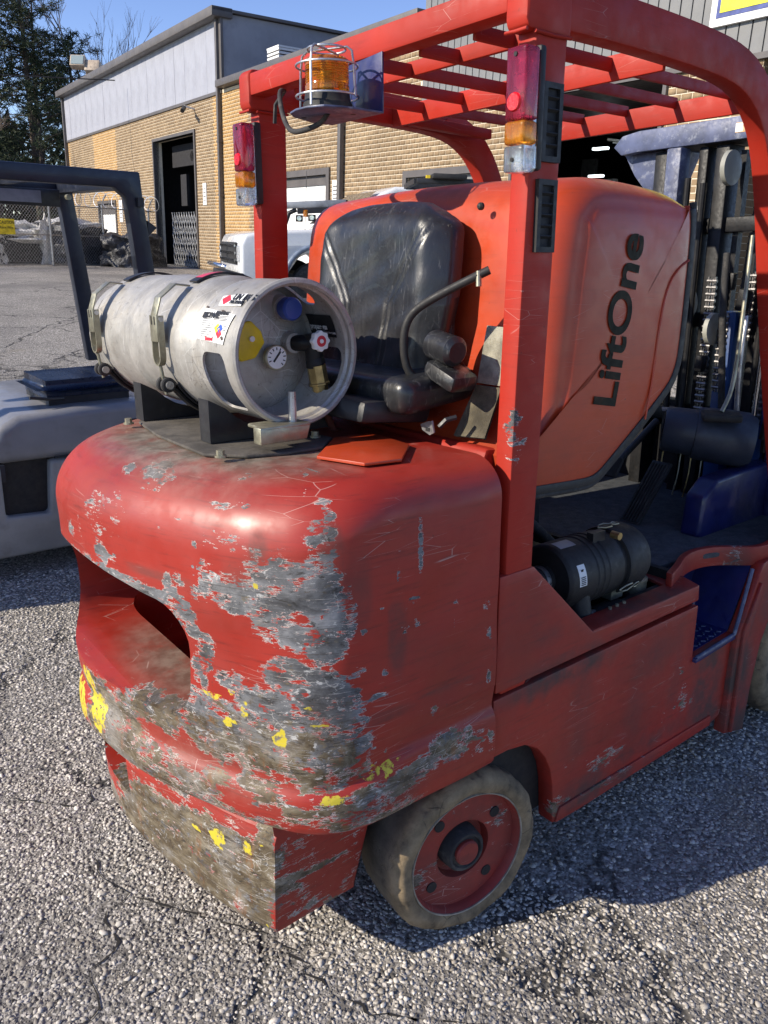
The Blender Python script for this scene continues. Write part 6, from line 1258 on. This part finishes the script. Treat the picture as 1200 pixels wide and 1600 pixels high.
    G().lathe([(.022, .022), (.060, .022), (.062, .024), (.066, .024), (.068, .019), (.080, .018), (.081, .013), (.092, .012)], o_, d, 8).obj('coupler', M_['brass'], T, smooth=20)
    G().lathe([(.092, .008), (.13, .008)], o_, d, 12).obj('gas_hose', generic('red brown hose', (.14, .04, .03), .6), T)
    G().tube([tuple(o_+d*t_+Vector((.001*t_, 0, 0))) for t_ in (.125,)]+[tuple(o_+d*.18+Vector((.03, .02, 0))), tuple(o_+d*.22+Vector((.09, .05, .02)))], .008, 10).obj('gas_hose', bpy.data.materials['red brown hose'], T, smooth=60)
    # clamp bands with their over-centre latches
    for k, y in enumerate((.64, 1.03)):
        y0 = y; bt = empty('clamp_band', (0, 0, 0), 0, T)
        n = 80; vs = []; A0, A1 = 118-360+92, 118   # band leaves the front lower hook and ends at the latch hinge
        for i in range(n+1):
            an = A0+(A1-A0)*i/n
            for q in (r+.0035, r+.0075):
                for yy in (y0-.018, y0+.018): vs.append(P(an, q, yy))
        fs = []
        for i in range(n):
            b0 = 4*i; b1 = b0+4; fs += [(b0, b0+1, b1+1, b1), (b0+2, b1+2, b1+3, b0+3), (b0, b1, b1+2, b0+2), (b0+1, b0+3, b1+3, b1+1)]
        G().add(vs, fs+[(0, 2, 3, 1), (4*n, 4*n+1, 4*n+3, 4*n+2)]).obj('strap', M_['black'], bt, smooth=40)
        # latch arm: folded plate from the top hinge down the rear
        path = [P(124, r+.006, y0), P(132, r+.030, y0), P(146, r+.040, y0), P(160, r+.033, y0)]
        g = G().rectsweep([path[0], path[1], path[2], path[3]], .030, .004, side=(0, 1, 0)); g.obj('latch_arm', M_['zinc'], bt, bevel=.001)
        pv = P(161, r+.028, y0); lw = P(176, r+.036, y0); g = G()
        g.box(pv.x-.005, pv.x+.001, y0-Yo-.019, y0-Yo+.019, pv.z-.045, pv.z+.012)
        g.obj('latch_plate', M_['zinc'], bt, bevel=.001)
        for dy in (-.008, .008): G().box(pv.x-.0058, pv.x-.0048, y0-Yo+dy-.0022, y0-Yo+dy+.0022, pv.z-.008, pv.z+.010).obj('slot', M_['dark'], bt)
        # U shaped bail, flat strip
        U_ = []; 
        for i in range(17):
            q = R(180+180*i/16); U_.append((y0-Yo+.019*math.cos(q), pv.z-.075+.022*math.sin(q)))
        U_ = [(y0-Yo-.019, pv.z+.012)]+U_+[(y0-Yo+.019, pv.z+.012)]
        pts = [Vector((pv.x+.004, a_, b_)) for a_, b_ in U_]; vs = []; m = len(pts)
        for i, p in enumerate(pts):
            dd_ = (pts[min(i+1, m-1)]-pts[max(i-1, 0)]).normalized(); nn = Vector((0, -dd_.z, dd_.y))
            for s_, w_ in ((-1, -1), (1, -1), (1, 1), (-1, 1)): vs.append(p+Vector((s_*.007, 0, 0))+nn*w_*.0018)
        G().add(vs, [(4*i+k_, 4*i+(k_+1) % 4, 4*i+4+(k_+1) % 4, 4*i+4+k_) for i in range(m-1) for k_ in range(4)]+[(3, 2, 1, 0), (4*m-4, 4*m-3, 4*m-2, 4*m-1)]).obj('bail', M_['zinc'], bt, smooth=30)
        G().cyl((pv.x+.004, y0-Yo-.024, pv.z+.004), (pv.x+.004, y0-Yo+.024, pv.z+.004), .0055, n=12).obj('hinge_pin', M_['steel'], bt)
        hk = P(207, r+.024, y0); G().cyl((pv.x+.004, y0-Yo, pv.z-.096), (hk.x, y0-Yo, hk.z-.022), .004, n=10).obj('t_bolt', M_['zinc'], bt)
        for dy in (-.014, .010): G().lathe([(0, .014), (.002, .017), (.010, .017), (.012, .014)], (hk.x, y0-Yo+dy-.004, hk.z), (0, 1, 0), 24).obj('pivot_roller', M_['rubber'], bt, smooth=30)
        G().cyl((hk.x, y0-Yo-.024, hk.z), (hk.x, y0-Yo+.016, hk.z), .009, n=16).obj('pivot_pin', M_['steel'], bt)
        arc = [P(q, r+.016 if q < 215 else r+.012, y0) for q in np.linspace(208, 262, 14)]
        G().rectsweep(arc, .030, .006, side=(0, 1, 0)).obj('lower_hook', M_['grease'], bt, bevel=.001)
        if k == 0:
            vs = []
            for i in range(7):
                for yy in (y0-.0175, y0+.0175): vs.append(P(112-4.0*i, r+.0082, yy))
            G().add(vs, [(2*i, 2*i+1, 2*i+3, 2*i+2) for i in range(6)]).obj('strap_label', M_['pink'], bt, fix=False)
gas()

# ================================================================= other vehicles on the lot
def dark_forklift():
    zg = float(gz(0.1, 3.3)); T = empty('forklift', (.10, 3.3, 0)); tag(T, 'grey and navy forklift parked on the left behind the red truck, driver seat empty', 'forklift')
    ox, oy = .10, 3.3; Lx = lambda x: x-ox; Ly = lambda y: y-oy
    def part(g, nm, m, **k):
        g.v = [(v[0]-ox, v[1]-oy, v[2]) for v in g.v]; return g.obj(nm, m, T, **k)
    y0, y1 = 2.86, 3.86
    # body: counterweight towards the right, hood above, step opening at the left
    part(G().prism([(-.46, .10), (-.46, .50), (-.22, .50), (-.22, .25), (-.02, .24), (.0, .50), (.88, .50), (.98, .40), (1.0, .12), (.93, .05), (-.3, .05)], y0, y0+.10, 'Y'), 'side_panel', M_['lgrey'], bevel=.02, seg=3)
    part(G().box(-.46, .98, y0+.10, y1, .05, .50), 'chassis', M_['dark'])
    part(G().box(-.25, .0, y0+.05, y0+.09, .22, .52), 'step_recess', M_['dark'])
    part(G().prism([(-.24, .505), (-.255, .59), (-.22, .67), (-.12, .722), (.15, .738), (.85, .75), (.97, .70), (1.0, .59), (.98, .505)], y0+.005, y1, 'Y'), 'engine_cover', M_['grey'], bevel=.07, seg=6)
    part(G().box(-1.4, -.20, y0+.02, y1, .42, .50), 'floor', M_['navy'])
    bm = bmesh.new(); bmesh.ops.create_cube(bm, size=1)
    for v in bm.verts: v.co = Vector((v.co.x*.50, v.co.y*.44, v.co.z*.09))
    bmesh.ops.bevel(bm, geom=bm.edges[:], offset=.045, segments=5, affect='EDGES'); me = bpy.data.meshes.new('seat_cushion'); bm.to_mesh(me); bm.free(); me.materials.append(generic('dark blue black vinyl', (.012, .02, .045), .32, 0, .2, 8, .15))
    o = bpy.data.objects.new('seat_cushion', me); COL.objects.link(o); o.parent = T; o.location = (Lx(.26), Ly(3.18), .812); o.rotation_euler = (0, R(-1), 0); shade(o, 50)
    part(G().box(.06, .46, 3.0, 3.36, .735, .775), 'seat_rail', M_['black'])
    part(G().tube([(-.04, 2.95, .79), (.04, 2.945, .778), (.12, 2.96, .772)], .008, 6), 'seat_lever', M_['black'], smooth=60)
    part(G().tube([(.02, y0-.0, .515), (.42, y0-.001, .52), (.95, y0, .515)], .006, 6), 'body_seam', M_['dark'])
    part(G().tube([(.30, y0+.002, .53), (.32, y0+.0, .62), (.40, y0+.004, .655), (.85, y0+.006, .67)], .004, 6), 'cover_seam', M_['dark'], smooth=60)
    for x_ in (.12, .5, .85): part(G().cyl((x_, y0-.004, .40), (x_, y0+.004, .40), .010, n=10), 'bolt', M_['zinc'])
    part(G().box(.55, .75, y0-.002, y0+.002, .30, .36), 'sticker', generic('worn sticker', (.22, .21, .2), .6, 0, .4, 40, .6))
    # guard
    for y in (y0, y1-.06):
        part(G().prism([(-1.9, 1.735), (-1.9, 1.81), (.525, 1.812), (.535, 1.70), (.64, .82), (.545, .82), (.46, 1.62), (.45, 1.70), (.40, 1.738)], y, y+.06, 'Y'), 'guard_side', M_['navy'], bevel=.008)
    part(G().box(.44, .52, y0+.06, y1-.06, 1.735, 1.80), 'guard_beam', M_['navy'], bevel=.006)
    for x in (-1.4, -1.0, -.6, -.2, .15): part(G().box(x, x+.03, y0+.06, y1-.06, 1.76, 1.80), 'roof_bar', M_['navy'])
    part(G().box(-.45, .40, 3.62, 3.65, 1.66, 1.745), 'head_strip', M_['black'], bevel=.004)
    part(G().box(.0, .30, 3.612, 3.619, 1.675, 1.735), 'grey_panel', generic('faded panel', (.22, .21, .23), .5)).location.x
    lp = part(G().box(-.42, -.06, 3.612, 3.619, 1.685, 1.725), 'brand_strip', M_['label'])
    part(G().box(-.30, -.24, 3.606, 3.611, 1.682, 1.728), 'red_mark', M_['redink'])
    g = G()
    for k in range(7): g.box(-.22+k*.022, -.206+k*.022, 3.608, 3.611, 1.695, 1.715)
    part(g, 'print', M_['ink']); 
    part(G().cyl((.43, 3.60, 1.71), (.43, 3.57, 1.71), .014, n=12), 'work_lamp', M_['zinc'])
    part(G().box(.50, .53, 2.84, 2.86, 1.66, 1.70), 'hook', M_['black']); part(G().prism([(.555, 1.60), (.60, 1.57), (.555, 1.53)], 2.87, 2.90, 'Y'), 'mirror_clip', M_['black'])
    for x, r_ in ((.62, .19), (-1.1, .26)):
        for y in (y0+.02, y1-.2): part(G().lathe([(0, r_*.6), (.0, r_), (.17, r_), (.17, r_*.6)], (x, y, zg+r_), (0, 1, 0), 28), 'wheel', M_['rubber'], smooth=30)
    for y in (3.1, 3.3, 3.6): part(G().box(-1.95, -1.85, y-.04, y+.04, .05, 2.1), 'mast_rail', M_['grease'])
dark_forklift()
def black_guard():
    # black forklift between the pillars: guard with an amber lamp and work lights
    c = Vector((2.95, 5.30, 0)); a = Vector((.78, -.62, 0)); T = empty('forklift', (3.0, 5.7, float(gz(3, 5.7)))); tag(T, 'black forklift standing before the white pickup, amber lamp under its roof', 'forklift'); off = T.location
    def part(g, nm, m, **k): g.v = [tuple(Vector(v)-off) for v in g.v]; return g.obj(nm, m, T, **k)
    A = Vector((2.867, 5.343, 1.815)); B = Vector((3.245, 5.06, 1.85)); bk = Vector((.62, .78, 0))*1.1
    silver = generic('dusty silver beam', (.30, .31, .32), .5, .3, .3, 8, .3)
    part(G().bar(A-(B-A)*.4, B+(B-A)*.12, .06, .055), 'front_beam', silver, bevel=.006)
    part(G().bar(B+Vector((.03, -.02, -.02)), B+Vector((.03, -.02, -.02))+bk, .06, .10), 'side_beam', M_['black'], bevel=.006); part(G().bar(A-(B-A)*.3, A-(B-A)*.3+bk, .06, .09), 'side_beam', M_['black'], bevel=.006)
    part(G().bar(A+bk, B+bk, .05, .07), 'rear_beam', M_['black'])
    part(G().bar(A+Vector((.0, 0, -.02)), A+Vector((.0, 0, -1.5)), .045, .05), 'post', M_['black'], bevel=.004); part(G().tube([tuple(A+Vector((0, 0, -.16))), tuple(A+Vector((.03, -.02, -.06))), tuple(A+Vector((.08, -.06, -.03)))], .02, 8), 'corner_brace', M_['black'], smooth=60)
    part(G().bar(B+Vector((0, 0, -.02)), B+Vector((0.02, -.02, -1.5)), .05, .05), 'post', silver, bevel=.004)
    m = (A*.62+B*.38); part(G().lathe([(0, .022), (.05, .022), (.058, .015)], m+Vector((0, 0, -.10)), (0, 0, 1), 16), 'amber_lamp', M_['lensamber'], smooth=40)
    for s in (-1, 1):
        p = m+(B-A).normalized()*s*.055+Vector((0, 0, -.11)); part(G().obox(p, (.06, .05, .055), Matrix.Rotation(s*.5, 3, 'Z')), 'work_light', M_['plastic'], bevel=.006); part(G().cyl(p+Vector((-.02, -.03, 0)), p+Vector((-.026, -.038, 0)), .02, n=12), 'lamp_face', M_['chrome'])
    part(G().tube([tuple(m+Vector((.06, -.05, -.12))), tuple(m+Vector((.065, -.055, -.18))), tuple(m+Vector((.09, -.07, -.20)))], .006, 6), 'cable', M_['black'])
    d = (B-A).normalized(); n = Vector((-d.y, d.x, 0)); rot = Matrix((d, n, Vector((0, 0, 1)))).transposed(); g0 = off.z
    part(G().obox((A+B)/2+bk*.5+Vector((0, 0, -1.35)), (.95, 1.6, .6), rot), 'body', M_['black'], bevel=.06); part(G().obox((A+B)/2+bk*.5+Vector((0, 0, -.95)), (.5, .5, .25), rot), 'seat', M_['plastic'], bevel=.06)
    for s in (-1, 1):
        for k in (.0, 1.2): p = (A+B)/2+d*s*.45+bk*k; p.z = g0+.23; part(G().lathe([(-.08, .14), (-.08, .23), (.08, .23), (.08, .14)], p, d, 24), 'wheel', M_['rubber'], smooth=30)
black_guard()
def far_guard():
    P0 = Vector((5.864, 7.109, 2.145)); P1 = Vector((6.45, 6.72, 2.31)); T = empty('forklift', (6.5, 7.4, float(gz(6.5, 7.4)))); tag(T, 'black forklift roof and lights showing above the orange cover, before the brick wall', 'forklift'); off = T.location
    def part(g, nm, m, **k): g.v = [tuple(Vector(v)-off) for v in g.v]; return g.obj(nm, m, T, **k)
    d = (Vector((P1.x, P1.y, 0))-Vector((P0.x, P0.y, 0))).normalized(); bk = Vector((-d.y, d.x, 0)); z = 2.27
    a = Vector((P0.x, P0.y, z)); b = Vector((P1.x, P1.y, z+.015))
    part(G().bar(a, b, .07, .07), 'front_beam', M_['black'], bevel=.01); part(G().bar(a+bk*1.1, b+bk*1.1, .07, .07), 'rear_beam', M_['black']); part(G().bar(b, b+bk*1.1, .06, .06), 'side_beam', M_['black']); part(G().bar(a, a+bk*1.1, .06, .06), 'side_beam', M_['black'])
    rot = Matrix((d, bk, Vector((0, 0, 1)))).transposed()
    part(G().obox(a*.45+b*.55+Vector((0, 0, .05)), (.42, .35, .06), rot), 'roof_light', M_['plastic'], bevel=.015); part(G().obox(a*.8+b*.2+Vector((0, 0, .045)), (.05, .05, .05), rot), 'marker_lamp', M_['yellowcap'])
    for k in range(4): part(G().bar(a+(b-a)*(.3+.16*k), a+(b-a)*(.3+.16*k)+Vector((0, 0, -.35)), .02, .02), 'bar', M_['black'])
    for q in (a, b, a+bk*1.1, b+bk*1.1): part(G().bar(q, Vector((q.x, q.y, off.z+.5)), .05, .05), 'post', M_['black'])
    c = (a+b)/2+bk*.5; c.z = off.z+.55; part(G().obox(c, (.85, 1.9, .8), rot), 'body', M_['black'], bevel=.06)
    for s in (-1, 1):
        for k in (-.5, .9): p = Vector((c.x, c.y, off.z+.22))+d*s*.42+bk*k; part(G().lathe([(-.08, .14), (-.08, .22), (.08, .22), (.08, .14)], p, d, 24), 'wheel', M_['rubber'], smooth=30)
far_guard()
def pickup():
    # nose points to image left and a little towards the viewer
    F = Vector((math.cos(R(160)), math.sin(R(160)), 0)); S = Vector((F.y, -F.x, 0)); S = -S if S.dot(Vector((.6, .73, 0))) < 0 else S   # S points away from the viewer
    N0 = Vector((5.30, 10.50, 0)); zg = float(gz(6.5, 11.5)); T = empty('pickup_truck', (N0.x, N0.y, zg)); tag(T, 'white pickup truck parked nose left in front of the brick wall', 'pickup')
    T.scale = (1.18, 1.18, 1.18); T.rotation_euler.z = math.atan2(-F.y, -F.x)   # local +x runs backwards from the nose, local y: towards / away
    sgn = 1 if Matrix.Rotation(T.rotation_euler.z, 3, 'Z') @ Vector((0, 1, 0)) @ S > 0 else -1
    W = 1.85
    def Y(a): return sgn*a
    body = [(.02, .50), (.0, .62), (.0, .95), (.06, 1.08), (.30, 1.13), (1.20, 1.19), (1.28, 1.20), (5.3, 1.20), (5.3, .50), (4.95, .45), (4.9, .62), (4.75, .82), (4.5, .90), (4.25, .82), (4.1, .62), (4.05, .42), (1.50, .42), (1.46, .62), (1.32, .82), (1.05, .92), (.78, .82), (.64, .62), (.60, .46), (.1, .46)]
    ya, yb = sorted((Y(0), Y(W))); g = G().prism(body, ya, yb, 'Y'); o = g.obj('body', M_['white'], T, bevel=.05, seg=4)
    # lower two tone / fender flare
    for s in (0, W):
        y = Y(s); fl = [(1.05+.47*math.cos(R(q)), .50+.47*math.sin(R(q))) for q in np.linspace(8, 172, 20)]; G().tube([(x, y, z) for x, z in fl], .035, 8).obj('fender_flare', generic('blue grey flare', (.16, .20, .27), .4), T, smooth=60)
        fl = [(4.5+.47*math.cos(R(q)), .50+.47*math.sin(R(q))) for q in np.linspace(8, 172, 20)]; G().tube([(x, y, z) for x, z in fl], .03, 8).obj('fender_flare', bpy.data.materials['blue grey flare'], T, smooth=60)
    cab = [(1.28, 1.19), (1.95, 1.68), (2.15, 1.77), (3.1, 1.80), (3.35, 1.74), (3.5, 1.19)]; y0_, y1_ = sorted((Y(.14), Y(W-.14))); G().prism(cab, y0_, y1_, 'Y').obj('cab', M_['white'], T, bevel=.06, seg=4)
    ws = [(1.335, 1.235), (1.935, 1.670)]; n_ = Vector((-.55, 0, .83)); g = G(); vs = []
    for x, z in ws:
        for y in (.22, W-.22): vs.append((x-.035, Y(y), z+.035))
    g.add(vs, [(0, 1, 3, 2)]).obj('windshield', M_['glass'], T, fix=False)
    for x0, x1, xb0, xb1 in ((1.55, 2.45, 2.05, 2.45), (2.52, 3.25, 2.52, 3.15)):
        for y in (.132, W-.132): G().add([(x0, Y(y), 1.24), (x1, Y(y), 1.24), (xb1, Y(y), 1.70), (xb0, Y(y), 1.68)], [(0, 1, 2, 3)]).obj('side_window', M_['glass'], T, fix=False)
    G().box(-.03, .0, *sorted((Y(.25), Y(W-.25))), .70, .98).obj('grille', M_['plastic'], T, bevel=.01)
    for k in range(3): G().box(-.045, -.03, *sorted((Y(.25), Y(W-.25))), .74+k*.09, .77+k*.09).obj('grille_bar', M_['chrome'], T)
    G().box(-.045, -.032, *sorted((Y(W/2-.02), Y(W/2+.02))), .70, .98).obj('grille_bar', M_['chrome'], T)
    for y in (.04, W-.22): G().box(-.025, .05, *sorted((Y(y), Y(y+.18))), .74, .94).obj('headlight', M_['lensclear'], T, bevel=.01)
    G().box(-.12, .04, *sorted((Y(-.02), Y(W+.02))), .44, .60).obj('bumper', M_['plastic'], T, bevel=.02); G().tube([(-.14, Y(.3), .66), (-.22, Y(.35), .68), (-.22, Y(W-.35), .68), (-.14, Y(W-.3), .66)], .03, 8).obj('brush_bar', M_['chrome'], T, smooth=60)
    for x in (1.05, 4.5):
        for y in (.02, W-.26):
            wt = empty('wheel', (x, Y(y+.12), .38), 0, T); G().lathe([(-.12, .22), (-.12, .34), (-.10, .38), (.10, .38), (.12, .34), (.12, .22)], (0, 0, 0), (0, 1, 0), 32).obj('tyre', M_['rubber'], wt, smooth=35); G().lathe([(-.115, .23), (-.10, .20), (-.06, .19), (-.06, .001)], (0, 0, 0), (0, 1 if sgn > 0 else -1, 0), 28, cap=False).obj('rim', M_['steel'], wt, smooth=30)
    G().box(.6, 5.2, *sorted((Y(.1), Y(W-.1))), .35, .60).obj('underbody', M_['dark'], T)
    for y in (-.10, W+.02): G().box(1.62, 1.72, *sorted((Y(y), Y(y+.10))), 1.22, 1.38).obj('mirror', M_['plastic'], T, bevel=.02)
    G().tube([(.9, Y(.2), 1.17), (.92, Y(.2), 1.9)], .004, 4).obj('antenna', M_['black'], T)
pickup()
